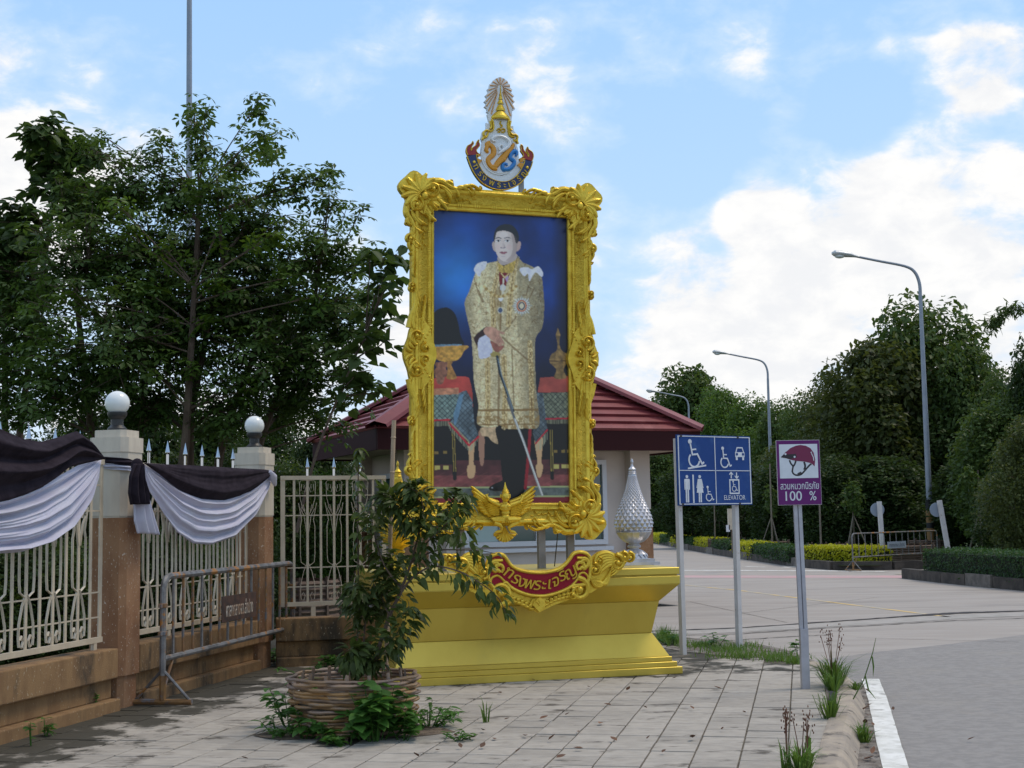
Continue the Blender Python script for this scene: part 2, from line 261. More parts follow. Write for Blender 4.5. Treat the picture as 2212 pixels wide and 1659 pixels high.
# ------------------------------------------------------------------ mesh builder
class MB:
    def __init__(s): s.v = []; s.f = []; s.m = []
    def add(s, vs, fs, mi=0):
        b = len(s.v); s.v.extend([tuple(x) for x in vs]); s.f.extend([tuple(b + i for i in f) for f in fs]); s.m.extend([mi] * len(fs)); return s
    def box(s, c, d, rz=0.0, mi=0, T=None):
        hx, hy, hz = d[0] / 2, d[1] / 2, d[2] / 2; cs, sn = math.cos(rz), math.sin(rz)
        vs = []
        for z in (-hz, hz):
            for x, y in ((-hx, -hy), (hx, -hy), (hx, hy), (-hx, hy)):
                vs.append((c[0] + x * cs - y * sn, c[1] + x * sn + y * cs, c[2] + z))
        if T is not None: vs = [T @ Vector(v) for v in vs]
        return s.add(vs, [(3, 2, 1, 0), (4, 5, 6, 7), (0, 1, 5, 4), (1, 2, 6, 5), (2, 3, 7, 6), (3, 0, 4, 7)], mi)
    def tube(s, pts, rad, n=8, cap=True, mi=0, up=None, flat=1.0):
        pts = [Vector(p) for p in pts]; k = len(pts)
        if not hasattr(rad, '__len__'): rad = [rad] * k
        rings = []; ref = None
        for i in range(k):
            t = (pts[min(i + 1, k - 1)] - pts[max(i - 1, 0)])
            t = t.normalized() if t.length > 1e-9 else Vector((0, 0, 1))
            if ref is None:
                ref = Vector(up) if up is not None else (Vector((0, 0, 1)) if abs(t.z) < .9 else Vector((1, 0, 0)))
            a = t.cross(ref)
            if a.length < 1e-6: a = t.cross(Vector((0.3, 1, 0.2)))
            a.normalize(); b = a.cross(t).normalized(); ref = b
            rings.append([pts[i] + (a * math.cos(2 * PI * j / n) + b * (math.sin(2 * PI * j / n) * flat)) * rad[i] for j in range(n)])
        vs = [v for r_ in rings for v in r_]; fs = []
        for i in range(k - 1):
            for j in range(n):
                fs.append((i * n + j, i * n + (j + 1) % n, (i + 1) * n + (j + 1) % n, (i + 1) * n + j))
        if cap: fs.append(tuple(range(n - 1, -1, -1))); fs.append(tuple((k - 1) * n + j for j in range(n)))
        return s.add(vs, fs, mi)
    def lathe(s, prof, n=24, c=(0, 0, 0), mi=0, cap=True):
        vs = []; fs = []
        for (r_, z) in prof:
            for j in range(n): vs.append((c[0] + r_ * math.cos(2 * PI * j / n), c[1] + r_ * math.sin(2 * PI * j / n), c[2] + z))
        for i in range(len(prof) - 1):
            for j in range(n): fs.append((i * n + j, i * n + (j + 1) % n, (i + 1) * n + (j + 1) % n, (i + 1) * n + j))
        if cap:
            if prof[0][0] > 1e-5: fs.append(tuple(range(n - 1, -1, -1)))
            if prof[-1][0] > 1e-5: fs.append(tuple((len(prof) - 1) * n + j for j in range(n)))
        return s.add(vs, fs, mi)
    def sphere(s, c, r_, nu=16, nv=10, sc_=(1, 1, 1), mi=0):
        vs = []; fs = []
        for i in range(nv + 1):
            a = PI * i / nv
            for j in range(nu):
                b = 2 * PI * j / nu
                vs.append((c[0] + r_ * sc_[0] * math.sin(a) * math.cos(b), c[1] + r_ * sc_[1] * math.sin(a) * math.sin(b), c[2] + r_ * sc_[2] * math.cos(a)))
        for i in range(nv):
            for j in range(nu): fs.append((i * nu + j, (i + 1) * nu + j, (i + 1) * nu + (j + 1) % nu, i * nu + (j + 1) % nu))
        return s.add(vs, fs, mi)
    # ---- relief helpers: x = right, z = up, relief grows towards -y from plane y0
    def prism(s, poly, y0, y1, mi=0):
        """closed 2-D outline (x, z) extruded from y0 (back) to y1 (front, smaller y)"""
        from mathutils.geometry import tessellate_polygon
        p = [Vector((a, b, 0)) for a, b in poly]; n = len(p)
        tri = tessellate_polygon([p])
        vs = [(a, y1, b) for a, b in poly] + [(a, y0, b) for a, b in poly]
        fs = []
        for t in tri:
            A, B, C_ = (p[i] for i in t); sg = (B - A).cross(C_ - A).z
            t = t if sg > 0 else (t[0], t[2], t[1]); fs.append(tuple(t)); fs.append(tuple(n + i for i in reversed(t)))
        area = sum(poly[i][0] * poly[(i + 1) % n][1] - poly[(i + 1) % n][0] * poly[i][1] for i in range(n))
        for i in range(n):
            j = (i + 1) % n
            fs.append((i, n + i, n + j, j) if area > 0 else (j, n + j, n + i, i))
        return s.add(vs, fs, mi)
    def ribbon(s, pts, w, h, y0=0.0, tip=True, mi=0, base=0.0):
        """raised strip along (x, z) points, half-width w (number or list), relief height h"""
        P = [Vector((a, b)) for a, b in pts]; k = len(P)
        if not hasattr(w, '__len__'): w = [w] * k
        vs = []; fs = []
        for i in range(k):
            t = P[min(i + 1, k - 1)] - P[max(i - 1, 0)]
            t = t.normalized() if t.length > 1e-9 else Vector((1, 0))
            nn = Vector((-t.y, t.x)); f = i / max(1, k - 1)
            ww = w[i]; hh = h * (1.0 if not tip else min(1.0, .35 + 1.6 * ww / (max(w) + 1e-9)))
            for a, q in ((-1, base), (-.62, .8), (0, 1), (.62, .8), (1, base)):
                c = P[i] + nn * (a * ww); vs.append((c.x, y0 - hh * q, c.y))
        for i in range(k - 1):
            for j in range(4):
                a = i * 5 + j; fs.append((a, a + 5, a + 6, a + 1))
        fs.append((0, 1, 2, 3, 4)); e = (k - 1) * 5; fs.append((e + 4, e + 3, e + 2, e + 1, e))
        return s.add(vs, fs, mi)
    def build(s, name, m, parent=None, smooth=True, loc=None, kind=None):
        me = bpy.data.meshes.new(name); me.from_pydata(s.v, [], s.f)
        ms = m if isinstance(m, (list, tuple)) else [m]
        for q in ms: me.materials.append(q)
        if len(ms) > 1: me.polygons.foreach_set('material_index', s.m)
        if smooth:
            me.polygons.foreach_set('use_smooth', [True] * len(me.polygons))
            try: me.set_sharp_from_angle(angle=math.radians(38))
            except Exception: pass
        me.update()
        o = bpy.data.objects.new(name, me); COL.objects.link(o)
        if parent is not None: o.parent = parent
        if loc is not None: o.location = loc
        if kind: o['kind'] = kind
        return o

def thing(name, label, cat, loc=(0, 0, 0), rz=0.0, group=None):
    o = bpy.data.objects.new(name, None); COL.objects.link(o); o.empty_display_size = .1
    o.location = loc; o.rotation_euler = (0, 0, rz); o['label'] = label; o['category'] = cat
    if group: o['group'] = group
    return o
def tag(o, label, cat, group=None):
    o['label'] = label; o['category'] = cat
    if group: o['group'] = group
    return o
def inst(mesh, name, parent, loc=(0, 0, 0), rot=None, scale=None):
    o = bpy.data.objects.new(name, mesh); COL.objects.link(o); o.parent = parent; o.location = loc
    if rot is not None: o.rotation_euler = rot
    if scale is not None: o.scale = scale if hasattr(scale, '__len__') else (scale,) * 3
    return o
def sheet(name, pts, z, m, kind='structure', parent=None):
    b = MB(); b.add([(p[0], p[1], z) for p in pts], [tuple(range(len(pts)))])
    o = b.build(name, m, parent, smooth=False)
    if parent is None: o['kind'] = kind
    return o
def ccw(pts):
    a = sum(pts[i][0] * pts[(i + 1) % len(pts)][1] - pts[(i + 1) % len(pts)][0] * pts[i][1] for i in range(len(pts)))
    return pts if a > 0 else pts[::-1]
def ortho_uv(o, ang):     # (right, away) unit vectors of a frame turned by ang
    return Vector((math.cos(ang), math.sin(ang), 0)), Vector((-math.sin(ang), math.cos(ang), 0))

# ------------------------------------------------------------------ lettering: glyph outlines filled row by row
_gc = {}
def glyph(text, rows=44):
    if (text, rows) in _gc: return _gc[(text, rows)]
    c = bpy.data.curves.new('t', 'FONT'); c.body = text
    o = bpy.data.objects.new('t', c); COL.objects.link(o)
    dg = bpy.context.evaluated_depsgraph_get(); dg.update()
    cu = o.evaluated_get(dg).to_curve(dg)
    loops = []
    for sp in cu.splines:
        pts = []; bp = sp.bezier_points; n = len(bp)
        for i in range(n):
            p0, h0, h1, p1 = bp[i].co, bp[i].handle_right, bp[(i + 1) % n].handle_left, bp[(i + 1) % n].co
            for k in range(6):
                t = k / 6; q = p0 * (1 - t) ** 3 + h0 * 3 * t * (1 - t) ** 2 + h1 * 3 * t * t * (1 - t) + p1 * t ** 3
                pts.append((q.x, q.y))
        loops.append(pts)
    o.evaluated_get(dg).to_curve_clear()
    bpy.data.objects.remove(o); bpy.data.curves.remove(c)
    allp = [p for l_ in loops for p in l_]
    x0, x1 = min(p[0] for p in allp), max(p[0] for p in allp); y0, y1 = min(p[1] for p in allp), max(p[1] for p in allp)
    quads = []; dy = 1.0 / rows
    y = y0
    while y < y1:
        ym = min(y + dy / 2, y1); xs = []
        for l_ in loops:
            for i in range(len(l_)):
                a, b = l_[i], l_[(i + 1) % len(l_)]
                if (a[1] <= ym) != (b[1] <= ym):
                    xs.append((a[0] + (b[0] - a[0]) * (ym - a[1]) / (b[1] - a[1]), 1 if b[1] > a[1] else -1))
        xs.sort(); wn = 0; st = None
        for x, d in xs:
            if wn == 0: st = x
            wn += d
            if wn == 0 and x - st > 1e-4: quads.append((st, y, x, y + dy))
        y += dy
    _gc[(text, rows)] = (quads, loops, (x0, y0, x1, y1)); return _gc[(text, rows)]
def put_text(mb, text, cx, cz, size, y, ang=0.0, depth=.006, bold=.0, xs=1.0, center=True, shear=0.0, mi=0):
    """text in the (x, z) plane facing -y, face at y - depth; size = em height"""
    q, loops, (x0, y0, x1, y1) = glyph(text)
    ox = (x0 + x1) / 2 if center else x0; oy = .28
    ca, sa = math.cos(ang), math.sin(ang)
    def P(a, b, yy):
        a = (a - ox) * size * xs; b = (b - oy) * size; a += shear * b
        return (cx + a * ca - b * sa, yy, cz + a * sa + b * ca)
    e = bold
    if text == 'ท':                                             # head loop of the first letter
        ring = [(x0 - .02 + .085 * math.cos(2 * PI * k / 14), .50 + .085 * math.sin(2 * PI * k / 14), x0 - .02 + .04 * math.cos(2 * PI * k / 14), .50 + .04 * math.sin(2 * PI * k / 14)) for k in range(15)]
        for k in range(14): a_, b_ = ring[k], ring[k + 1]; mb.add([P(a_[0], a_[1], y - depth * 1.03), P(b_[0], b_[1], y - depth * 1.03), P(b_[2], b_[3], y - depth * 1.03), P(a_[2], a_[3], y - depth * 1.03)], [(0, 1, 2, 3)], mi)
    for (a, b, c, d) in q:
        mb.add([P(a - e, b, y - depth), P(c + e, b, y - depth), P(c + e, d + .002, y - depth), P(a - e, d + .002, y - depth)], [(0, 1, 2, 3)], mi)
        if depth > .003:
            mb.add([P(a - e, b, y), P(a - e, d, y), P(a - e, d, y - depth), P(a - e, b, y - depth)], [(0, 1, 2, 3)], mi)
            mb.add([P(c + e, b, y), P(c + e, d, y), P(c + e, d, y - depth), P(c + e, b, y - depth)], [(3, 2, 1, 0)], mi)
# ================================================================== GROUND
ZR = -0.12
sheet('ground', [(-600, -60), (600, -60), (600, 1500), (-600, 1500)], -0.20, MT['lawn'])
road = sheet('road', ccw([(-6, 14.2), (40, 14.2), (40, 25), (11.5, 26.0), (10.6, 28.3), (9.95, 34.6), (9.55, 39.6), (9.0, 43), (8.7, 52), (8.6, 64), (9.0, 94), (9.0, 320), (2.0, 320), (2.0, 31), (-6, 31)]), ZR, MT['concrete'])
drv = sheet('driveway', ccw([(9.8, 34.6), (9.5, 39.7), (24, 43), (24, 36)]), ZR - .006, MT['concrete'])
apts = [(1.4, 3), (30, 3), (30, 24.5)] + [(G(x, y, ZR).x, G(x, y, ZR).y) for x, y in [(2212, 1372), (2050, 1392), (1900, 1408), (1800, 1422), (1740, 1432)]] + [(2.6, 15.0)]
sheet('asphalt_lane', ccw(apts), ZR + .004, MT['asphalt'])
def strip(name, pts_c, w, z, m):
    vs = []; n = len(pts_c)
    P = [Vector((p[0], p[1])) for p in pts_c]; wl = w if hasattr(w, '__len__') else [w] * n
    for i in range(n):
        t = (P[min(i + 1, n - 1)] - P[max(i - 1, 0)]).normalized(); nn = Vector((-t.y, t.x)) * (wl[i] / 2)
        vs += [(*(P[i] + nn), z), (*(P[i] - nn), z)]
    b = MB(); b.add(vs, [(2 * i, 2 * i + 1, 2 * i + 3, 2 * i + 2) for i in range(n - 1)])
    o = b.build(name, m, None, False); o['kind'] = 'structure'; return o
def gpts(L_, z=ZR): return [(G(x, y, z).x, G(x, y, z).y) for x, y in L_]
def resample(P, n):
    P = [Vector(p) for p in P]; d = [0]
    for i in range(len(P) - 1): d.append(d[-1] + (P[i + 1] - P[i]).length)
    outp = []
    for k in range(n):
        t = d[-1] * k / (n - 1); i = 0
        while i < len(P) - 2 and d[i + 1] < t: i += 1
        f = (t - d[i]) / max(1e-9, d[i + 1] - d[i]); outp.append(P[i].lerp(P[i + 1], f))
    return outp
jw = resample(gpts([(1380, 1370), (1600, 1362), (1740, 1353), (1900, 1344), (2060, 1333), (2250, 1326)]), 30)
strip('road_joint_band', jw, .62, ZR + .004, MT['band'])
j1 = resample(gpts([(1380, 1365), (1600, 1357), (1740, 1347), (1900, 1336), (2060, 1325), (2250, 1319)]), 60)
strip('road_joint_crack', [p + Vector((0, rng.normal() * .02)) for p in j1], [.07 + .05 * rng.random() + .16 * (i > 30) * math.sin(i * .1) ** 2 for i in range(60)], ZR + .008, MT['crack'])
j2 = resample(gpts([(1380, 1376), (1600, 1370), (1740, 1360), (1900, 1351), (2060, 1341), (2250, 1335)]), 60)
strip('road_joint_crack', [p + Vector((0, rng.normal() * .015)) for p in j2], [.03 + .03 * rng.random() for i in range(60)], ZR + .008, MT['crack'])
j3 = resample(gpts([(1500, 1389), (1580, 1384), (1690, 1377), (1790, 1372)]), 30)
strip('road_crack', [p + Vector((0, rng.normal() * .02)) for p in j3], [.02 + .03 * rng.random() for i in range(30)], ZR + .008, MT['crack'])
strip('stop_line', gpts([(1420, 1232), (1760, 1233), (1915, 1235)]), .40, ZR + .004, MT['paint_white'])
strip('pink_road_band', gpts([(1420, 1246), (1700, 1246), (1960, 1246)]), 1.4, ZR + .004, MT['paint_pink'])
strip('yellow_centre_line', gpts([(1480, 1264), (1600, 1276), (1700, 1289), (1850, 1308), (2050, 1333)]), .10, ZR + .004, MT['paint_yellow'])
strip('yellow_driveway_line', gpts([(1935, 1241), (1985, 1235)]), .12, ZR + .004, MT['paint_yellow'])
for a, b_ in [((1690, 1225), (1708, 1226)), ((1610, 1224), (1655, 1225)), ((1712, 1224), (1735, 1226))]:
    strip('road_mark', gpts([a, b_]), .25, ZR + .004, MT['paint_white'])
for L_ in [[(1600, 1325), (1900, 1290), (2212, 1280)], [(1400, 1255), (1700, 1245)], [(1850, 1378), (2000, 1382), (2200, 1388)], [(1490, 1300), (1700, 1345)]]:
    strip('slab_joint', gpts(L_), .016, ZR + .006, MT['dirt'])
# white edge line of the lane
el = gpts([(1880, 1470), (1895, 1510), (1908, 1560), (1920, 1610), (1934, 1659)])
el = [Vector(p) for p in el]; d0 = (el[-1] - el[0]).normalized(); el.append(el[-1] + d0 * 4)
els = resample(el, 60); strip('edge_line', [p + Vector((rng.normal() * .001, 0)) for p in els], [.168 + rng.normal() * .002 for _ in els], ZR + .017, MT['paint_white'])

# ------------------------------------------------------------------ pavement of square tiles
TH = math.radians(12.0)                                     # tile rows run away from the camera, 12 degrees to the right
TA = Vector((math.sin(TH), math.cos(TH), 0)); TB = Vector((math.cos(TH), -math.sin(TH), 0))
KE = G(1792, 1549)                                          # a point on the tile edge along the kerb
PV0 = KE.dot(TB)                                            # lateral coordinate of that edge
REAR = 15.15 / math.cos(TH)
def TP_(u, v, z=0.0): p = TA * u + TB * v; return (p.x, p.y, z)
base = [TP_(4, PV0), TP_(13.9, PV0), TP_(15.2, PV0 - .35), TP_(17.3, PV0 - 1.3), TP_(19.5, PV0 - 3), TP_(19.5, PV0 - 7.5), TP_(4, PV0 - 7.5)]
bb = MB()
n_ = len(base); bb.add([(x, y, -.012) for x, y, z in base] + [(x, y, -.3) for x, y, z in base], [tuple(range(n_ - 1, -1, -1))] + [tuple([i, (i + 1) % n_, n_ + (i + 1) % n_, n_ + i]) for i in range(n_)])
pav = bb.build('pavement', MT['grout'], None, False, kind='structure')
TS = .30
tmb = MB(); g = .0058; h = TS / 2 - g
tmb.add([(-h, -h, -.03), (h, -h, -.03), (h, h, -.03), (-h, h, -.03), (-h, -h, -.003), (h, -h, -.003), (h, h, -.003), (-h, h, -.003), (-h + .004, -h + .004, 0), (h - .004, -h + .004, 0), (h - .004, h - .004, 0), (-h + .004, h - .004, 0)],
        [(0, 1, 5, 4), (1, 2, 6, 5), (2, 3, 7, 6), (3, 0, 4, 7), (4, 5, 9, 8), (5, 6, 10, 9), (6, 7, 11, 10), (7, 4, 8, 11), (8, 9, 10, 11)])
BASK = Vector((-1.235, 10.30, 0)); BR = .60
cand = []
for i in range(-1, 26):
    v = PV0 - TS * (i + .5)
    off = (i * 0.37 % 1) * .06
    for j in range(22, 58):
        u = j * TS + off
        p = Vector(TP_(u, v))
        if (p - BASK).length < .53: continue
        if i < 0: continue
        if u > 14.6 and v > PV0 - .75: continue
        if u > 15.3 and v > PV0 - 1.9: continue
        if p.y > 16.9: continue
        if -3.75 + (p.y - 10) * .17 > p.x: continue         # behind the fence footing
        # the pedestal stands on the pavement: tiles under it are not built
        q = p - Vector((-1.227, 12.8, 0)); c_, s_ = math.cos(math.radians(14.8)), math.sin(math.radians(14.8))
        lx, ly = q.x * c_ + q.y * s_, -q.x * s_ + q.y * c_
        if .25 < lx < 2.72 and ly > .25: continue
        x_, y_ = proj(p); vis = -40 < x_ < 2250 and 900 < y_ < 1690
        cand.append((not vis, (p - CAM).length, p, u, v))
cand.sort(key=lambda t: (t[0], t[1]))
tile_me = None; rest = MB()
for k, (nv, dd, p, u, v) in enumerate(cand):
    tz = rng.normal() * .0018; ax, ay = rng.normal(0, .005), rng.normal(0, .005); rz = -TH + rng.normal(0, .004)
    if k < 296 and not nv:
        if tile_me is None:
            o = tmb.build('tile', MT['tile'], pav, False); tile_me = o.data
        else: o = inst(tile_me, 'tile', pav)
        o.location = (p.x, p.y, tz); o.rotation_euler = (ax, ay, rz)
    elif not nv or True:
        Mx = Matrix.Translation((p.x, p.y, tz)) @ Matrix.Rotation(rz, 4, 'Z') @ Matrix.Rotation(ax, 4, 'X')
        rest.add([Mx @ Vector(q) for q in tmb.v], tmb.f)
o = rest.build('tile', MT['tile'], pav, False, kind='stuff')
# black moss where water stands
def blob(name, c, rx, ry, rot, z, m, n=26, parent=None):
    b = MB(); vs = []
    ph = rng.random(4) * 6
    for i in range(n):
        a = 2 * PI * i / n; r_ = 1 + .18 * math.sin(2 * a + ph[0]) + .13 * math.sin(3 * a + ph[1]) + .10 * math.sin(5 * a + ph[2]) + .07 * math.sin(9 * a + ph[3])
        x, y = rx * r_ * math.cos(a), ry * r_ * math.sin(a); vs.append((c[0] + x * math.cos(rot) - y * math.sin(rot), c[1] + x * math.sin(rot) + y * math.cos(rot), z))
    b.add(vs, [tuple(range(n))]); o = b.build(name, m, parent, False); o['kind'] = 'structure'; return o
blob('planter_soil', BASK, .56, .55, 0, .004, MT['soil'])

# ------------------------------------------------------------------ near kerb
kt = [G(1759 - 6, 1659 + 30), G(1775, 1600), G(1792, 1549), G(1800, 1524), G(1808, 1495), G(1800, 1468), G(1778, 1448), G(1735, 1432)]
kp = [Vector((p.x, p.y)) for p in kt]; kp = [kp[0] + (kp[0] - kp[1]).normalized() * 3] + kp
kp = resample(kp, 70)
kb = MB(); prof = [(0, -.02), (0.0, .010), (.02, .014), (.13, .014), (.16, .002), (.18, -.02), (.255, -.135)]
vs = []
for i, p in enumerate(kp):
    t = (kp[min(i + 1, 69)] - kp[max(i - 1, 0)]).normalized(); nn = Vector((t.y, -t.x))
    for (o_, z) in prof:
        q = p + nn * (o_ + .002 * math.sin(i * .23 + o_ * 30) * (o_ > .05)); vs.append((q.x, q.y, z + rng.normal() * .0004))
fs = []
for i in range(69):
    for j in range(len(prof) - 1): a = i * len(prof) + j; fs.append((a, a + len(prof), a + len(prof) + 1, a + 1))
kb.add(vs, [f[::-1] for f in fs]); kb.build('kerb', MT['kerb'], None, False, kind='structure')
gut = resample([Vector((G(x, y, ZR).x, G(x, y, ZR).y)) for x, y in [(1871, 1664), (1878, 1620), (1880, 1575), (1872, 1520), (1850, 1478)]], 24)
gut = [gut[0] + (gut[0] - gut[1]).normalized() * 3] + gut
strip('gutter', gut, [.27 for _ in gut], ZR + .012, MT['dirt'])
# bare verge behind the pavement
vg = gpts([(1395, 1392), (1500, 1383), (1600, 1388), (1700, 1408), (1778, 1440), (1735, 1436), (1600, 1425), (1480, 1412), (1420, 1402)], -.03)
sheet('verge', ccw(vg), -.006, MT['dirt'])

# ------------------------------------------------------------------ far kerbs along the main road (each length of kerb stone a part)
kl = [(9.15, 140), (9.05, 94), (8.65, 64), (8.75, 52), (9.05, 43), (9.55, 40.0), (10.6, 39.6), (13, 40.4)]
def kerb_run(pts, seg, name):
    L_ = resample([Vector(p) for p in pts], 400)
    tot = sum((L_[i + 1] - L_[i]).length for i in range(399)); n = int(tot / seg)
    Q = resample([Vector(p) for p in pts], n + 1); root = None
    for i in range(n):
        a, b_ = Q[i], Q[i + 1]; mid = (a + b_) / 2; d = b_ - a
        pale = i % 4 == 3
        m_ = MT['palekerb'] if pale else MT['darkkerb']
        b = MB(); hgt = .25 + (.03 if pale else 0); wd = .22 + (.05 if pale else 0)
        nn = Vector((d.y, -d.x)).normalized(); sgn = 1 if nn.x > 0 else -1
        ln = d.length - .02 if not pale else d.length * .9
        b.box((0, 0, ZR + hgt / 2), (ln, wd, hgt), 0)
        if root is None:
            root = b.build(name, m_, None, False, kind='structure'); root.location = (mid.x, mid.y, 0); root.rotation_euler = (0, 0, math.atan2(d.y, d.x)); rootM = Matrix.Translation((mid.x, mid.y, 0)) @ Matrix.Rotation(math.atan2(d.y, d.x), 4, 'Z')
        else:
            o = b.build('kerb_stone', m_, root, False)
            o.matrix_parent_inverse = rootM.inverted(); o.location = (mid.x, mid.y, 0); o.rotation_euler = (0, 0, math.atan2(d.y, d.x))
kerb_run(kl, 2.0, 'far_kerb')
kerb_run([(9.93, 34.5), (10.15, 31.5), (10.62, 28.3), (11.4, 25.6), (12.6, 23.5)], 1.2, 'far_kerb')
sheet('roadside_lawn', ccw([(13, 40.4), (10.6, 39.7), (9.6, 40.1), (9.1, 43), (8.8, 52), (8.7, 64), (9.1, 94), (9.2, 320), (200, 320), (200, 41)]), .02, MT['lawn'])
sheet('roadside_lawn', ccw([(10.0, 34.4), (10.25, 31.5), (10.7, 28.3), (11.5, 25.6), (12.7, 23.5), (200, 10), (200, 34.4)]), .02, MT['lawn'])
sheet('compound_lawn', ccw([(-3.9, 9.0), (-2.75, 16.2), (0.5, 16.9), (1.5, 22), (2.0, 31), (2.0, 120), (-150, 120), (-150, 9)]), -.02, MT['lawn'])

# ================================================================== FENCE
FA = math.radians(11.8)
FD = Vector((math.sin(FA), math.cos(FA), 0)); FN = Vector((math.cos(FA), -math.sin(FA), 0))      # along, and out towards the pavement
P1 = Vector((-3.50, 11.85, 0)); P2 = P1 + FD * 3.09
P0 = P1 - FD * 4.3
def pillar(P, label):
    t = thing('fence_pillar', label, 'pillar', (P.x, P.y, 0), -FA, 'fence pillars with globe lamps')
    def octo(b, hw, ch, z0, z1):
        o_ = [(-hw + ch, -hw), (hw - ch, -hw), (hw, -hw + ch), (hw, hw - ch), (hw - ch, hw), (-hw + ch, hw), (-hw, hw - ch), (-hw, -hw + ch)]
        vs = [(x, y, z0) for x, y in o_] + [(x, y, z1) for x, y in o_]
        b.add(vs, [tuple(range(7, -1, -1)), tuple(range(8, 16))] + [(i, (i + 1) % 8, 8 + (i + 1) % 8, 8 + i) for i in range(8)])
    b = MB(); octo(b, .172, .05, .28, 1.63); octo(b, .150, .045, -.05, .28); b.build('shaft', MT['granite'], t, False)
    b = MB(); octo(b, .177, .05, 1.645, 2.20); octo(b, .170, .05, 1.63, 1.6449); octo(b, .184, .05, 2.2001, 2.33); b.build('plaster_head', MT['plaster'], t, False)
    b = MB(); octo(b, .152, .04, 2.3301, 2.395); b.build('cap', MT['plaster'], t, False)
    return t
pillar(P1, 'nearer fence pillar with white plaster head wrapped in a cloth knot')
pillar(P2, 'farther fence pillar with stained plaster head behind the steel barrier')
def globe(P, label, s=1.0):
    t = thing('globe_lamp', label, 'lamp', (P.x, P.y, 2.395), 0, 'globe lamps on the fence pillars')
    b = MB(); b.lathe([(.085, 0), (.085, .02), (.055, .05), (.055, .10), (.075, .12), (.085, .14), (.085, .165)], 20); b.build('base', MT['blackplastic'], t)
    b = MB(); b.sphere((0, 0, .247), .108 * s, 28, 18); b.build('globe', MT['globe'], t)
globe(P1, 'white globe lamp on the nearer fence pillar')
globe(P2, 'white globe lamp on the farther fence pillar, dark leaves behind')

def rail_bar(mesh_c=(1, 1, 1)): pass
def fence_panel(A, B, label, zb=.60, zt=2.11, n_mod=12, bw_=.034, sw_=1.2, spear_z=2.36):
    d = B - A; ln = d.length; ang = math.atan2(d.y, d.x)
    t = thing('metal_fence', label, 'fence', (A.x, A.y, 0), ang, 'cream metal fence panels')
    M_ = MT['fence']
    for z, hh in ((zb, .045), (zt, .045)):
        b = MB(); b.box((ln / 2, 0, z), (ln, .035, hh)); b.build('rail', M_, t, False)
    for z in (zb + .19, zb + .40, zt - .20, zt - .42):
        b = MB(); b.box((ln / 2, 0, z), (ln, .008, .012)); b.build('thin_rail', M_, t, False)
    b = MB(); b.box((0, 0, (zb + zt) / 2), (.05, .012, zt - zb)); pk = b.build('picket', M_, t, False); pk.location = (.025, 0, 0)
    inst(pk.data, 'picket', t, (ln - .025, 0, 0))
    step = ln / n_mod
    # lyre ornament shared by all panels: two pairs of curved straps with scrolls
    def strap(b, pts, w=.010):
        w = w * sw_
        b.tube([(x, 0, z) for x, z in pts], w, 5, True, flat=.6)
    ob = MB(); q = step * .27
    for s in (-1, 1):
        strap(ob, [(s * .012, zb + .44), (s * q * .55, zb + .36), (s * q * .95, zb + .22), (s * q, zb + .12), (s * q * .9, zb + .05), (s * q * .55, zb + .04), (s * q * .35, zb + .09), (s * q * .6, zb + .13), (s * q * .8, zb + .10)])
        strap(ob, [(s * .02, zb + .42), (s * q * .9, zb + .46), (s * q, zb + .55), (s * q, zb + .86), (s * q * .8, zb + .93), (s * q * 1.25, zb + 1.12)])
        strap(ob, [(s * .014, zb + .80), (s * q * .5, zb + .98), (s * q * .95, zb + 1.05), (s * q * .6, zb + 1.10), (s * q * .4, zb + 1.03)], .009)
    orn = ob.build('ornament', M_, t, True); orn.location = (step, -.004, 0)
    tb = MB(); q = step * .30
    for s in (-1, 1):
        strap(tb, [(s * .012, zt - .42), (s * q * .6, zt - .34), (s * q * .9, zt - .24), (s * q * .95, zt - .20)], .009)
        strap(tb, [(s * .015, zt - .10), (s * q * .35, zt - .16), (s * q * .8, zt - .14), (s * q * .75, zt - .07), (s * q * .4, zt - .08), (s * q * .45, zt - .12)], .009)
        strap(tb, [(s * q * .95, zt - .20), (s * q, zt - .05), (s * q * .8, zt - .03), (s * q * .1, zt - .03)], .009)
    top = tb.build('scroll', M_, t, True); top.location = (step, -.004, 0)
    sb = MB(); sb.tube([(0, 0, zt + .02), (0, 0, spear_z - .13)], .013, 8); sb.lathe([(.013, spear_z - .13), (.022, spear_z - .118), (.023, spear_z - .108), (.020, spear_z - .10), (.001, spear_z)], 12)
    sp = sb.build('spearhead', MT['chrome'], t); sp.location = (step, 0, 0)
    bw = MB(); bw.box((0, 0, (zb + zt) / 2), (bw_, .010, zt - zb)); p2 = bw.build('picket', M_, t, False); p2.location = (step, 0, 0)
    bar2 = inst(p2.data, 'picket', t, (step * .5, 0, 0))
    for i in range(2, n_mod):
        inst(p2.data, 'picket', t, (i * step, 0, 0)); inst(p2.data, 'picket', t, ((i - .5) * step, 0, 0))
        inst(orn.data, 'ornament', t, (i * step, -.004, 0)); inst(top.data, 'scroll', t, (i * step, -.004, 0)); inst(sp.data, 'spearhead', t, (i * step, 0, 0))
    inst(p2.data, 'picket', t, ((n_mod - .5) * step, 0, 0))
    for x in (ln * .3, ln * .97):
        b = MB(); b.box((x, 0, zb - .14), (.05, .03, .26)); b.build('foot', M_, t, False)
    return t
fence_panel(P0 + FD * .2, P1 - FD * .24, 'cream metal fence panel left of the nearer pillar, under the long drape', n_mod=10)
fence_panel(P1 + FD * .22, P2 - FD * .20, 'cream metal fence panel with silver spearheads between the two pillars', n_mod=7)
GA = AtY(606, 1130, 15.0); GA.z = 0; GB = AtY(834, 1130, 15.45); GB.z = 0
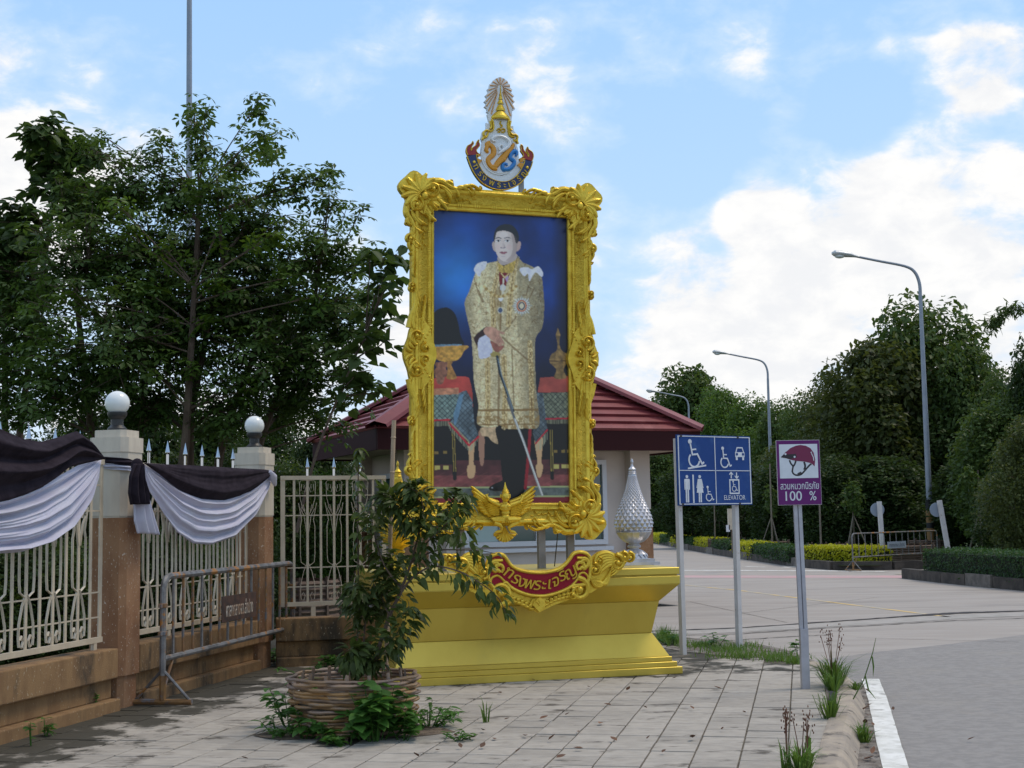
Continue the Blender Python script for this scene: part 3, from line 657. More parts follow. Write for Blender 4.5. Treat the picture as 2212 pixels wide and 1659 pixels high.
fence_panel(GA, GB, 'sparse cream metal fence panel behind the potted sapling', n_mod=4, zb=.66, zt=2.06, bw_=.026, sw_=.6, spear_z=2.29)

def low_wall(A, B, label, off=0.0):
    d = B - A; ln = d.length; ang = math.atan2(d.y, d.x)
    t = thing('low_wall', label, 'wall', (A.x, A.y, 0), ang, 'low gravel faced fence walls')
    def blk(name, y0, y1, z0, z1, x0=0, x1=None):
        b = MB(); x1 = ln if x1 is None else x1; b.box(((x0 + x1) / 2, (y0 + y1) / 2, (z0 + z1) / 2), (x1 - x0, y1 - y0, z1 - z0))
        o = b.build(name, MT['wallstone'], t, False); md = o.modifiers.new('bevel', 'BEVEL'); md.width = .012; md.segments = 2; return o
    blk('coping', -.14, .12, .27, .52); blk('wall_body', -.08, .10, .10, .268, .002, ln - .002); blk('plinth', -.17, .12, -.04, .10, .003, ln - .003)
    return t
W1 = low_wall(P0, P1 - FD * .19 , 'brown gravel faced low wall under the left fence panel')
W2 = low_wall(P1 + FD * .20, P2 - FD * .20, 'brown gravel faced low wall behind the steel barrier')
W3 = low_wall(P2 + Vector((.22, .10, 0)), P2 + Vector((1.75, .42, 0)), 'dark brown low wall behind the potted sapling')

# ------------------------------------------------------------------ mourning drapes on the fence
FP = P1 + FN * .16
def fv(x, y, off=0.0): return OnPlane(x, y, FP + FN * off, FN)
def drape(name, top, bot, m, parent, folds, amp, off, rows=60, cols=90, conv=0.0, seed=0):
    """cloth between two image-traced curves lying just in front of the fence; folds run with the curves"""
    T_ = resample([fv(*p) for p in top], cols); B_ = resample([fv(*p) for p in bot], cols)
    r_ = np.random.default_rng(seed); ph = r_.random(6) * 6.28
    b = MB(); vs = []
    for i in range(cols):
        f = i / (cols - 1)
        for j in range(rows):
            g_ = j / (rows - 1); p = T_[i].lerp(B_[i], g_)
            wv = math.sin(g_ * folds * 2 * PI + ph[0] + .8 * math.sin(f * 3 + ph[1])) * .6 + math.sin(g_ * folds * 1.23 * 2 * PI + ph[2] + f * 2) * .4
            wv += .25 * math.sin(g_ * folds * 3.1 * PI + ph[3]) + .10 * math.sin(g_ * folds * 7.3 * PI + ph[4] + f * 5) + .07 * math.sin(g_ * 40 + f * 23 + ph[5]) * math.sin(f * 17 + g_ * 6)
            env = .25 + .75 * math.sin(PI * min(1, max(0, f))) ** .6
            spread = (T_[i] - B_[i]).length
            q = p + FN * (off + amp * wv * (.35 + .65 * env) * min(1, spread / .3) + .05 * math.sin(PI * g_) * env)
            vs.append(q - Vector(parent.location) if parent else q)
    fs = [(i * rows + j, i * rows + j + 1, (i + 1) * rows + j + 1, (i + 1) * rows + j) for i in range(cols - 1) for j in range(rows - 1)]
    b.add(vs, fs); o = b.build(name, m, parent, True); md = o.modifiers.new('thick', 'SOLIDIFY'); md.thickness = .004
    return o
tl = thing('drape', 'black and white mourning drape hanging over the left fence panel', 'drape', tuple(fv(100, 1000)), 0, 'mourning drapes on the fence')
drape('white_cloth', [(-330, 1090), (-200, 1105), (-80, 1092), (0, 1078), (60, 1058), (120, 1030), (170, 1003), (212, 992)], [(-330, 1100), (-210, 1180), (-90, 1205), (0, 1196), (50, 1193), (98, 1178), (146, 1145), (186, 1085), (207, 1030), (213, 996)], MT['cloth_white'], tl, 4.6, .042, .015, seed=3, rows=84)
drape('black_cloth', [(-330, 870), (-180, 880), (-60, 905), (0, 931), (40, 948), (78, 955), (115, 945), (155, 931), (185, 955), (211, 990)], [(-330, 1088), (-200, 1108), (-80, 1098), (0, 1081), (40, 1068), (73, 1054), (105, 1033), (134, 1010), (175, 1000), (212, 992)], MT['cloth_black'], tl, 2.2, .040, .06, seed=5)
tr = thing('drape', 'black and white mourning drape knotted round the nearer pillar', 'drape', tuple(fv(430, 1060)), 0, 'mourning drapes on the fence')
drape('white_cloth', [(302, 1000), (332, 1018), (380, 1045), (430, 1064), (480, 1068), (530, 1052), (560, 1036), (583, 1018)], [(300, 1004), (316, 1060), (345, 1110), (375, 1150), (410, 1174), (450, 1177), (500, 1160), (545, 1115), (572, 1065), (585, 1024)], MT['cloth_white'], tr, 4.0, .036, .015, seed=8, rows=84)
drape('black_cloth', [(300, 1000), (340, 1003), (420, 1006), (500, 1011), (560, 1014), (586, 1018)], [(301, 1002), (335, 1025), (375, 1055), (420, 1078), (465, 1088), (510, 1078), (550, 1050), (584, 1022)], MT['cloth_black'], tr, 1.8, .022, .05, seed=11)
def wrap(name, m, P, z0, z1, hw, a0, a1, parent, wob, seed):
    b = MB(); vs = []; n = 22; rows = 8; r_ = np.random.default_rng(seed)
    for i in range(n):
        f = i / (n - 1); a = a0 + (a1 - a0) * f; zz0 = z0[0] + (z0[1] - z0[0]) * f; zz1 = z1[0] + (z1[1] - z1[0]) * f
        c_, s_ = math.cos(a), math.sin(a); rr = hw / max(abs(c_), abs(s_)); rr = min(rr, hw * 1.22)
        for j in range(rows):
            g_ = j / (rows - 1); r2 = rr + .02 + .014 * math.sin(g_ * 9 + f * 4 + seed)
            p = P + FN * (c_ * r2) + FD * (s_ * r2); vs.append((p.x - parent.location.x, p.y - parent.location.y, zz0 + (zz1 - zz0) * g_ - parent.location.z))
    b.add(vs, [(i * rows + j, i * rows + j + 1, (i + 1) * rows + j + 1, (i + 1) * rows + j) for i in range(n - 1) for j in range(rows - 1)])
    o = b.build(name, m, parent, True); md = o.modifiers.new('thick', 'SOLIDIFY'); md.thickness = .005
kz = fv(290, 1003).z
wrap('black_band', MT['cloth_black'], P1, (kz + .07, kz + .02), (kz + .01, kz - .03), .178, -2.2, .35, tr, .01, 1)
wrap('white_band', MT['cloth_white'], P1, (kz + .012, kz - .025), (kz - .03, kz - .075), .175, -2.2, .3, tr, .01, 2)
def tail(name, m, pts_l, pts_r, parent, off, folds, seed):
    A_ = resample([fv(*p, off) for p in pts_l], 20); B_ = resample([fv(*p, off) for p in pts_r], 20); b = MB(); vs = []; nc = 30
    for i in range(20):
        for j in range(nc):
            g_ = j / (nc - 1); a = g_ * folds * 2 * PI + seed
            p = A_[i].lerp(B_[i], g_) + FN * (.028 * math.sin(a) + .05 * math.sin(PI * g_)); vs.append(p - Vector(parent.location))
    b.add(vs, [(i * nc + j, (i + 1) * nc + j, (i + 1) * nc + j + 1, i * nc + j + 1) for i in range(19) for j in range(nc - 1)])
    o = b.build(name, m, parent, True); md = o.modifiers.new('thick', 'SOLIDIFY'); md.thickness = .005
tail('white_tail', MT['cloth_white'], [(288, 1060), (284, 1095), (284, 1125), (291, 1152)], [(312, 1060), (322, 1095), (332, 1125), (341, 1155)], tr, .10, 3.5, 1)
tail('black_tail', MT['cloth_black'], [(290, 1002), (279, 1030), (276, 1065), (281, 1090)], [(299, 1002), (306, 1030), (318, 1065), (318, 1089)], tr, .15, 4.2, 2)
b = MB(); kc = fv(296, 1005, .14) - Vector(tr.location); b.sphere(kc, .055, 12, 8, (1, .8, 1.1)); b.build('knot', MT['cloth_black'], tr)
tr2 = fv(588, 1030) - Vector(tr.location); b = MB(); b.tube([fv(583, 1018, .08) - Vector(tr.location), fv(590, 1030, .09) - Vector(tr.location), fv(594, 1048, .08) - Vector(tr.location)], [.02, .045, .02], 10); b.build('white_tuck', MT['cloth_white'], tr)

# ================================================================== STEEL BARRIER NEAR THE FENCE
def barrier(A, B, h, label, nb, small=False, plate=True, ring=True):
    d = B - A; ln = d.length; ang = math.atan2(d.y, d.x)
    t = thing('steel_barrier', label, 'barrier', (A.x, A.y, A.z), ang, 'steel crowd barriers')
    R_ = .029 if not small else .024; n8 = 8 if not small else 6
    b = MB(); c = .13
    arc = lambda cx, cz, a0, a1: [(cx + c * math.cos(a0 + (a1 - a0) * k / 6), 0, cz + c * math.sin(a0 + (a1 - a0) * k / 6)) for k in range(7)]
    b.tube([(0, 0, .06)] + arc(c, h - c, PI, PI / 2) + arc(ln - c, h - c, PI / 2, 0) + [(ln, 0, .06)], R_, n8)
    b.build('frame', MT['barrier'], t)
    b = MB(); b.tube([(0, 0, .40), (ln, 0, .40)], R_ * .9, n8); b.build('bottom_rail', MT['barrier'], t)
    bm_ = MB(); bm_.tube([(0, 0, .40), (0, 0, h - .01)], .0135, 6, False); first = None
    for i in range(nb):
        x = ln * (i + 1) / (nb + 1); mm = None
        if first is None: first = bm_.build('bar', MT['barrier'], t); first.location = (x, 0, 0)
        else:
            o = inst(first.data, 'bar', t, (x, 0, 0))
            if i % 3 != 0 and not small:
                o.material_slots[0].link = 'OBJECT'; o.material_slots[0].material = MT['barrier_rust']
    for x, sgn in ((0, 1), (ln, -1)):
        b = MB(); b.tube([(x, -.27, .035), (x, .27, .035)], .026, n8); b.tube([(x, 0, .05), (x, 0, .26)], .030, n8); b.build('foot', MT['barrier_rust'], t)
        for s in (-1, 1):
            b = MB(); b.tube([(x, s * .25, .05), (x, s * .02, .29)], .013, 6); b.build('brace', MT['barrier'], t)
        b = MB(); b.tube([(x, 0, .10), (x + sgn * .22, 0, .40)], .014, 6); b.build('brace', MT['barrier_rust'], t)
        if ring:
            for z in (.62, .86):
                b = MB(); b.lathe([(.03, z - .02), (.04, z - .015), (.04, z + .015), (.03, z + .02)], 12, (x, 0, 0)); b.box((x - sgn * .045, 0, z), (.05, .03, .03)); b.build('collar', MT['barrier_rust'], t)
    return t, ln
BA, BBp = Vector((-3.08, 11.85, 0)), Vector((-2.50, 15.2, 0))
bt, bl = barrier(BA, BBp, 1.11, 'weathered steel barrier with rusted feet standing along the fence', 15)
pb = MB(); px = bl * .515; pb.box((px, -.016, .735), (.92, .008, .25)); pl = pb.build('name_plate', MT['rustplate'], bt, False)
b = MB(); put_text(b, 'ศาลากลางจว.ลำปาง', px, .712, .185, -.0215, depth=.001, bold=.003, xs=.50); b.build('lettering', MT['plate_letters'], pl, False)
# ================================================================== WOVEN BAMBOO PLANTER
t = thing('woven_planter', 'round woven bamboo planter standing on the tiles in front of the gold pedestal', 'planter', tuple(BASK))
NST, BRAD, BH = 15, .48, .42
for i in range(NST):
    a = 2 * PI * i / NST + .1
    b = MB(); b.box((0, 0, (BH + .02) / 2), (.024, .014, BH + .02 + rng.random() * .03)); o = b.build('stake', MT['bamboo'], t, False)
    o.location = (BRAD * .905 * math.cos(a), BRAD * .905 * math.sin(a), 0); o.rotation_euler = (-.114, 0, a + PI / 2)
NR = 15
for k in range(NR):
    z = .03 + (BH - .045) * k / (NR - 1); pts = []; ns = NST * 6
    cut = rng.random() * 2 * PI
    for i in range(ns + 5):
        a = cut + 2 * PI * i / ns
        st = (a - .1) / (2 * PI) * NST
        r_ = BRAD * (.90 + .10 * z / BH) + .022 * math.cos(PI * st + (k % 2) * PI) + rng.normal() * .0015 + (.01 if i < 3 or i > ns else 0)
        pts.append((r_ * math.cos(a), r_ * math.sin(a), z + .004 * math.sin(a * 3 + k) + rng.normal() * .001))
    b = MB(); b.tube(pts, [.0160 + .0018 * math.sin(i * .7 + k) for i in range(len(pts))], 7, True, up=(0, 0, 1), flat=.8)
    b.build('woven_strip', MT['bamboo'] if k % 3 == 0 or k > 11 else MT['bamboo_orange'], t)
b = MB(); b.lathe([(0, .285), (.2, .29), (.435, .27)], 30, cap=False); b.build('soil', MT['soil'], t)
b = MB(); b.lathe([(.405, 0), (.435, .27)], 30, cap=False); b.build('lining', MT['grout'], t)

# ------------------------------------------------------------------ leaves and plants
def leaf_mesh(name, ln, wd, m, droop=.35, fold=.25, segs=4):
    b = MB(); vs = []
    for i in range(segs + 1):
        f = i / segs; wdt = wd * .5 * (math.sin(PI * f ** .75) ** .8 if 0 < f < 1 else .04)
        x = ln * f * (1 - .12 * f * droop); z = -ln * droop * f * f
        vs += [(x, -wdt, z + wdt * fold), (x, 0, z), (x, wdt, z + wdt * fold)]
    fs = []
    for i in range(segs):
        a = i * 3; fs += [(a, a + 3, a + 4, a + 1), (a + 1, a + 4, a + 5, a + 2)]
    b.add(vs, fs); me = bpy.data.meshes.new(name); me.from_pydata(b.v, [], b.f); me.materials.append(m)
    me.polygons.foreach_set('use_smooth', [True] * len(b.f)); return me, b
def dirmat(d, roll=0.0, scale=1.0, loc=(0, 0, 0)):
    d = Vector(d).normalized(); upv = Vector((0, 0, 1)) if abs(d.z) < .95 else Vector((0, 1, 0))
    y = upv.cross(d).normalized(); z = d.cross(y)
    m = Matrix((d, y, z)).transposed().to_4x4() @ Matrix.Rotation(roll, 4, 'X')
    return Matrix.Translation(loc) @ m @ Matrix.Scale(scale, 4)

def bez(pts, n):
    return resample3([Vector(p) for p in pts], n)
def resample3(P, n):
    # smooth curve through the points
    out_ = []
    k = len(P)
    for i in range(n):
        t = i / (n - 1) * (k - 1); j = min(int(t), k - 2); f = t - j
        p0 = P[max(j - 1, 0)]; p1 = P[j]; p2 = P[j + 1]; p3 = P[min(j + 2, k - 1)]
        out_.append(.5 * ((2 * p1) + (p2 - p0) * f + (2 * p0 - 5 * p1 + 4 * p2 - p3) * f * f + (3 * p1 - p0 - 3 * p2 + p3) * f ** 3))
    return out_

sap = thing('sapling', 'leafy sapling with drooping dark leaves growing from the woven planter', 'sapling', (BASK.x, BASK.y, .28))
SO = Vector(sap.location)
SY = BASK.y
def sv_(x, y, dy=0.0): return AtY(x, y, SY + dy) - SO
branches = [  # image-traced limbs, depth offset along each
    ([(800, 1462), (818, 1400), (842, 1330), (868, 1270), (888, 1215), (905, 1150), (915, 1100)], [0, .02, .04, .02, 0, -.05, -.1], .020),
    ([(842, 1330), (880, 1260), (930, 1225), (985, 1232), (1035, 1258), (1075, 1290), (1092, 1325)], [.04, -.05, -.15, -.22, -.28, -.3, -.32], .010),
    ([(888, 1215), (920, 1175), (955, 1140), (985, 1112)], [0, -.1, -.2, -.3], .008),
    ([(888, 1215), (940, 1190), (1000, 1188), (1040, 1190), (1070, 1196)], [0, .1, .1, .05, 0], .008),
    ([(905, 1150), (880, 1110), (850, 1080), (820, 1068)], [-.05, -.1, -.1, -.05], .007),
    ([(905, 1150), (950, 1110), (985, 1082), (1000, 1060)], [-.05, .05, .1, .1], .006),
    ([(915, 1100), (905, 1065), (888, 1055), (880, 1035)], [-.1, -.1, -.1, -.1], .005),
    ([(868, 1270), (835, 1230), (815, 1180), (805, 1130), (812, 1095)], [.02, .1, .15, .15, .1], .008),
    ([(842, 1330), (825, 1290), (838, 1240), (860, 1190)], [.04, .15, .2, .2], .007),
    ([(795, 1462), (786, 1400), (790, 1340), (800, 1290), (815, 1250)], [0, .08, .12, .12, .1], .010),
    ([(790, 1340), (770, 1300), (768, 1260)], [.12, .1, .05], .005),
    ([(806, 1440), (840, 1390), (870, 1350), (885, 1310)], [0, -.12, -.2, -.2], .007),
    ([(800, 1455), (782, 1425), (765, 1410), (758, 1402)], [0, -.1, -.15, -.2], .005),
    ([(905, 1150), (930, 1135), (975, 1150), (1010, 1140)], [-.05, -.15, -.25, -.3], .006)]
tb = MB(); spots = []
for bi, (pts, dys, r0) in enumerate(branches):
    P = resample3([sv_(x, y, d) for (x, y), d in zip(pts, dys)], 26)
    tb.tube(P, [r0 * (1 - .75 * i / 25) for i in range(26)], 6)
    for i in range(3 if r0 < .015 else 12, 26, 4 if bi in (3, 13) else 2 if bi in (1, 2) else 1):
        spots.append((P[i], (P[i] - P[i - 1]).normalized(), i / 25))
tb.build('trunk', MT['bark'], sap)
lm, lb = leaf_mesh('leaf', .080, .034, MT['leaf_sap'], droop=.6)
placed = []
for k in range(1900):
    p, d, f = spots[int(rng.integers(len(spots)))]
    side = Vector(rng.normal(size=3)); side = (side - d * side.dot(d)).normalized()
    dr = (side * .9 + d * .5 + Vector((0, 0, -.35))).normalized()
    tw = rng.random() * .085
    q = p + side * tw + Vector((0, 0, -.4 * tw)); placed.append((q, dr, rng.normal() * .5, .75 + rng.random() * .65))
placed.sort(key=lambda a: a[0].y)          # the ones nearest the camera become parts of their own
lo_ = MB()
for k, (q, dr, ro, s) in enumerate(placed):
    Mx = dirmat(dr, ro, s, q)
    if k < 290:
        o = inst(lm, 'leaf', sap); o.matrix_local = Mx
    else: lo_.add([Mx @ Vector(v) for v in lb.v], lb.f)
lo_.build('leaf', MT['leaf_sap'], sap, True, kind='stuff')
# thin sapling shoot with few yellowing leaves, and the bamboo stake that holds the plant
st = thing('sapling_shoot', 'thin tall shoot with sparse yellowish leaves beside the bamboo stake', 'plant', (BASK.x, BASK.y, .28))
P = resample3([sv_(776, 1450, .25), sv_(772, 1350, .25), sv_(774, 1250, .25), sv_(772, 1120, .25), sv_(775, 1000, .25), sv_(777, 968, .25)], 30)
b = MB(); b.tube(P, [.009 - .006 * i / 29 for i in range(30)], 6); b.build('stem', MT['bark'], st)
for i in range(6, 30):
    for s in range(3):
        a = rng.random() * 2 * PI; d = Vector((math.cos(a), math.sin(a), -.25)); o = inst(lm, 'leaf', st); o.matrix_local = dirmat(d, rng.normal() * .4, .8 + rng.random() * .5, P[i])
a_, b_ = G(815, 1440), None
p0 = AtY(834, 1440, SY + .32); p1 = AtY(851, 908, SY + .32)
stk = thing('bamboo_stake', 'tall pale bamboo stake leaning against the sapling', 'stake', tuple(p0))
b = MB(); Q = [p0.lerp(p1, k / 14) - p0 for k in range(15)]; b.tube(Q, .0175, 10); b.build('pole', MT['bamboo_pole'], stk)
for k in (2, 5, 8, 11, 13):
    b = MB(); q = Q[k]; b.tube([q + (Q[1] - Q[0]).normalized() * -.008, q, q + (Q[1] - Q[0]).normalized() * .008], [.0178, .022, .0178], 10); b.build('node', MT['bamboo_pole'], stk)

def weed(name, P, label, nleaf, rad, hgt, lmesh, group=None, cat='weed', stem_m=None, up=.5, scale=(.7, 1.2)):
    t = thing(name, label, cat, tuple(P), 0, group)
    sb = MB(); done = 0; ns = max(2, nleaf // 9); stems = []
    for i in range(ns):
        a = rng.random() * 2 * PI; r_ = rad * math.sqrt(rng.random()); top = Vector((r_ * math.cos(a), r_ * math.sin(a) * .8, hgt * (.45 + .55 * rng.random()) * (1 - .45 * (r_ / rad))))
        Q = resample3([Vector((top.x * .3, top.y * .3, 0)), Vector((top.x * .7, top.y * .7, top.z * .6)), top], 8); sb.tube(Q, [.005 - .0004 * k for k in range(8)], 5); stems.append(Q)
    sb.build('stem', stem_m or MT['leaf_weed'], t)
    for k in range(nleaf):
        Q = stems[k % ns]; q = Q[2 + int(rng.integers(6))]; a = rng.random() * 2 * PI
        o = inst(lmesh, 'leaf', t); o.matrix_local = dirmat((math.cos(a), math.sin(a), up * rng.random()), rng.normal() * .3, scale[0] + (scale[1] - scale[0]) * rng.random(), q)
    return t
wl, _ = leaf_mesh('leaf', .10, .065, MT['leaf_weed'], droop=.35, fold=.15)
wn, _ = leaf_mesh('leaf', .09, .028, MT['leaf_weed'], droop=.4, fold=.2)
weed('broadleaf_weed', G(812, 1600), 'tall bright green weed growing against the right front of the planter', 210, .25, .56, wl, 'weeds round the planter', scale=(.9, 1.6))
weed('broadleaf_weed', G(845, 1590), 'second bright weed spreading at the right foot of the planter', 80, .20, .34, wl, 'weeds round the planter')
weed('broadleaf_weed', G(628, 1570), 'dark green weed climbing the left foot of the planter', 160, .24, .50, wl, 'weeds round the planter')
weed('broadleaf_weed', G(600, 1588), 'low spreading weed left of the planter', 80, .26, .20, wn, 'weeds round the planter')
weed('broadleaf_weed', G(700, 1603), 'small weed below the front centre of the planter', 45, .16, .17, wl, 'weeds round the planter', scale=(.5, .9))
weed('broadleaf_weed', G(755, 1610), 'pale small weed at the planter foot, nearest of its row', 40, .17, .13, wl, 'weeds round the planter', scale=(.5, .9))
weed('broadleaf_weed', G(925, 1570), 'fine leaved weed right of the planter', 110, .26, .24, wn, 'weeds round the planter')
weed('broadleaf_weed', G(972, 1552), 'small fine weed on the tiles, rightmost beside the planter', 40, .12, .10, wn, 'weeds round the planter', scale=(.4, .8))
weed('broadleaf_weed', G(870, 1600), 'third bright weed low at the right foot of the planter', 70, .18, .28, wl, 'weeds round the planter')
weed('broadleaf_weed', G(655, 1595), 'dark low weed in front of the left foot of the planter', 80, .22, .26, wl, 'weeds round the planter', scale=(.6, 1.1))
weed('tile_weed', G(990, 1598), 'low dull weed growing in a tile joint right of the planter', 70, .17, .10, wn, 'weeds in the tile joints', scale=(.4, .8))
weed('tile_weed', G(98, 1590), 'small bushy weed at the foot of the left wall', 40, .10, .16, wn, 'weeds along the wall', scale=(.5, .9))
weed('tile_weed', G(190, 1545), 'upright weed with pale leaves at the foot of the left wall', 40, .10, .30, wl, 'weeds along the wall', scale=(.5, .9))
weed('tile_weed', G(68, 1612), 'single stemmed seedling by the left wall', 10, .05, .26, wl, 'weeds along the wall', scale=(.4, .7))
weed('tile_weed', G(236, 1520), 'small weed by the foot of the nearer pillar', 22, .07, .13, wn, 'weeds along the wall', scale=(.5, .9))
for (x, y, n, r_, h_, lab) in [(325, 1475, 60, .25, .35, 'dark weed clump behind the near foot of the barrier'), (420, 1460, 70, .3, .22, 'weed clump under the barrier, left of the middle'), (500, 1440, 80, .35, .26, 'weed clump under the middle of the barrier'), (600, 1432, 70, .3, .25, 'weed clump at the far foot of the barrier'), (700, 1442, 60, .3, .22, 'low weeds between the barrier and the planter'), (660, 1455, 50, .3, .15, 'flat weeds by the far barrier foot')]:
    weed('wall_weed', G(x, y), lab, n, r_, h_, wn if n % 20 else wl, 'weeds under the barrier')

# ================================================================== GOLD PEDESTAL
PA = math.radians(14.8)
PO = Vector((-1.227, 12.8, 0)); PLN = 2.971; PDP = 2.0
ped = thing('pedestal', 'long flared gold painted pedestal carrying the framed portrait', 'pedestal', tuple(PO), PA)
def frust(b, z0, o0, z1, o1, cap=True):
    f = lambda o_, z: [(-o_, -o_, z), (PLN + o_, -o_, z), (PLN + o_, PDP + o_, z), (-o_, PDP + o_, z)]
    b.add(f(o0, z0) + f(o1, z1), [(3, 2, 1, 0), (4, 5, 6, 7), (0, 1, 5, 4), (1, 2, 6, 5), (2, 3, 7, 6), (3, 0, 4, 7)])
def pedpart(name, segs):
    b = MB()
    for s in segs: frust(b, *s)
    o = b.build(name, MT['ped'], ped, False); md = o.modifiers.new('bevel', 'BEVEL'); md.width = .004; md.segments = 1; return o
pedpart('base_step', [(0, 0, .070, 0)]); pedpart('base_step', [(.0705, -.040, .118, -.040)]); pedpart('base_step', [(.1185, -.078, .165, -.078)])
pedpart('sloping_skirt', [(.1655, -.095, .392, -.228)])
pedpart('body', [(.3925, -.232, .712, -.165)])
pedpart('flared_cornice', [(.7125, -.163, .885, 0.0)])
pedpart('top_band', [(.8855, 0.0, .965, 0.0)]); pedpart('top_band', [(.9655, -.020, .980, -.020)]); pedpart('top_slab', [(.9805, -.002, 1.048, -.002)])
PTOP = 1.048

# ================================================================== PICTURE FRAME
FA2 = math.radians(16.5)
FBK = .62                                                  # frame plane behind the pedestal's front edge
uF, bF = ortho_uv(None, FA2)
FOm = Vector((PO.x, PO.y, 0)) + Vector((math.cos(PA), math.sin(PA), 0)) * (PLN / 2) + Vector((-math.sin(PA), math.cos(PA), 0)) * FBK
fr = thing('picture_frame', 'huge ornate gold picture frame holding the portrait, raised on steel posts above the pedestal', 'picture frame', (FOm.x, FOm.y, PTOP), FA2)
FO = Vector(fr.location)
def fl(x, y, yl=0.0):                                      # image point -> local (x, z) on the frame plane shifted yl back
    q = OnPlane(x, y, FO + bF * yl, bF) - FO; return q.dot(uF), q.z
c4 = [fl(935, 452), fl(1223, 475), fl(1228, 1088), fl(935, 1085)]
FX0 = (c4[0][0] + c4[3][0]) / 2; FX1 = (c4[1][0] + c4[2][0]) / 2; FZ1 = (c4[0][1] + c4[1][1]) / 2; FZ0 = (c4[2][1] + c4[3][1]) / 2
fcx, fcz = (FX0 + FX1) / 2, (FZ0 + FZ1) / 2; fw2, fh2 = (FX1 - FX0) / 2, (FZ1 - FZ0) / 2
print('frame', FX0, FX1, FZ0, FZ1)
LEAN = -math.atan(((c4[0][0] - c4[3][0]) + (c4[1][0] - c4[2][0])) / 2 / (FZ1 - FZ0))
def rp(x, z):                                              # frame-centred coordinates -> thing-local, with the frame's slight lean
    return fcx + x * math.cos(LEAN) - z * math.sin(LEAN), fcz + x * math.sin(LEAN) + z * math.cos(LEAN)
# moulding: cross-section swept round the opening (distance out, relief)
prof = [(0, .0), (0, .05), (.012, .062), (.022, .062), (.028, .05), (.040, .05), (.046, .066), (.062, .072), (.070, .060), (.085, .050), (.13, .062), (.165, .085), (.178, .105), (.196, .112), (.212, .100), (.222, .075), (.235, .07), (.235, -.05)]
def mould(b, prof, mi=0):
    cs = [(-fw2, -fh2), (fw2, -fh2), (fw2, fh2), (-fw2, fh2)]; sg = [(-1, -1), (1, -1), (1, 1), (-1, 1)]
    vs = []; n = len(prof); M_ = 24
    for k in range(4):
        for (o_, h_) in prof:
            x, z = rp(cs[k][0] + sg[k][0] * o_, cs[k][1] + sg[k][1] * o_); vs.append((x, -h_, z))
    fs = []
    for k in range(4):
        a, c = k * n, ((k + 1) % 4) * n
        for j in range(n - 1): fs.append((a + j, c + j, c + j + 1, a + j + 1))
    b.add(vs, [f[::-1] for f in fs], mi)
b = MB(); mould(b, prof[:9]); b.build('inner_moulding', MT['gold'], fr)
b = MB(); mould(b, prof[8:12]); b.build('cove', MT['gold_rough'], fr)
b = MB(); mould(b, prof[11:]); b.build('outer_moulding', MT['gold'], fr)
# beads on the inner moulding in groups of three
bb = MB(); bb.box((0, -.070, 0), (.030, .012, .010)); bead = None; bst = MB()
def addbead(x, z, rot):
    X, Z_ = rp(x, z)
    for k in (-1, 0, 1):
        dx, dz = (0, k * .022) if not rot else (k * .022, 0)
        XX, ZZ = rp(x + dx, z + dz); bst.box((XX, -.070, ZZ), (.030, .014, .010) if not rot else (.010, .014, .030))
nz_ = 17
for k in range(nz_):
    z = -fh2 + (k + .5) * 2 * fh2 / nz_
    for s in (-1, 1): addbead(s * (fw2 + .054), z, False)
for k in range(8):
    x = -fw2 + (k + .5) * 2 * fw2 / 8
    for s in (-1, 1): addbead(x, s * (fh2 + .054), True)
bst.build('beading', MT['gold'], fr, kind='stuff')
b = MB(); X0, Z0 = rp(-fw2 - .2, -fh2 - .2); b.prism([rp(-fw2 - .2, -fh2 - .2), rp(fw2 + .2, -fh2 - .2), rp(fw2 + .2, fh2 + .2), rp(-fw2 - .2, fh2 + .2)], .05, .02); b.build('backboard', MT['steel'], fr, False)

# ---- carved ornament
def spiral(b, cx, cz, r0, turns, a0, dirn, w, h, y0, T=None, n=26):
    pts = []; ws = []
    for i in range(n):
        f = i / (n - 1); a = a0 + dirn * turns * 2 * PI * f; r_ = r0 * (1 - f) ** 1.0 + r0 * .10
        pts.append((cx + r_ * math.cos(a), cz + r_ * math.sin(a))); ws.append(w * (1 - .55 * f))
    if T: pts = [T(*p) for p in pts]
    b.ribbon(pts, ws, h, y0)
    e = pts[-1]; b.sphere((e[0], y0 - h * .9, e[1]), w * .9, 8, 6)
def leaf(b, x, z, a, ln, wd, curl, h, y0, T=None, n=9):
    pts = []; ws = []; A = a; px, pz = x, z
    for i in range(n):
        f = i / (n - 1); pts.append((px, pz)); ws.append(wd * (math.sin(PI * min(1, f * .80 + .10)) ** .7))
        A += curl / (n - 1); px += ln / (n - 1) * math.cos(A); pz += ln / (n - 1) * math.sin(A)
    if T: pts = [T(*p) for p in pts]
    b.ribbon(pts, ws, h, y0); e = pts[-1]; b.sphere((e[0], y0 - h * .5, e[1]), wd * .42, 7, 5)
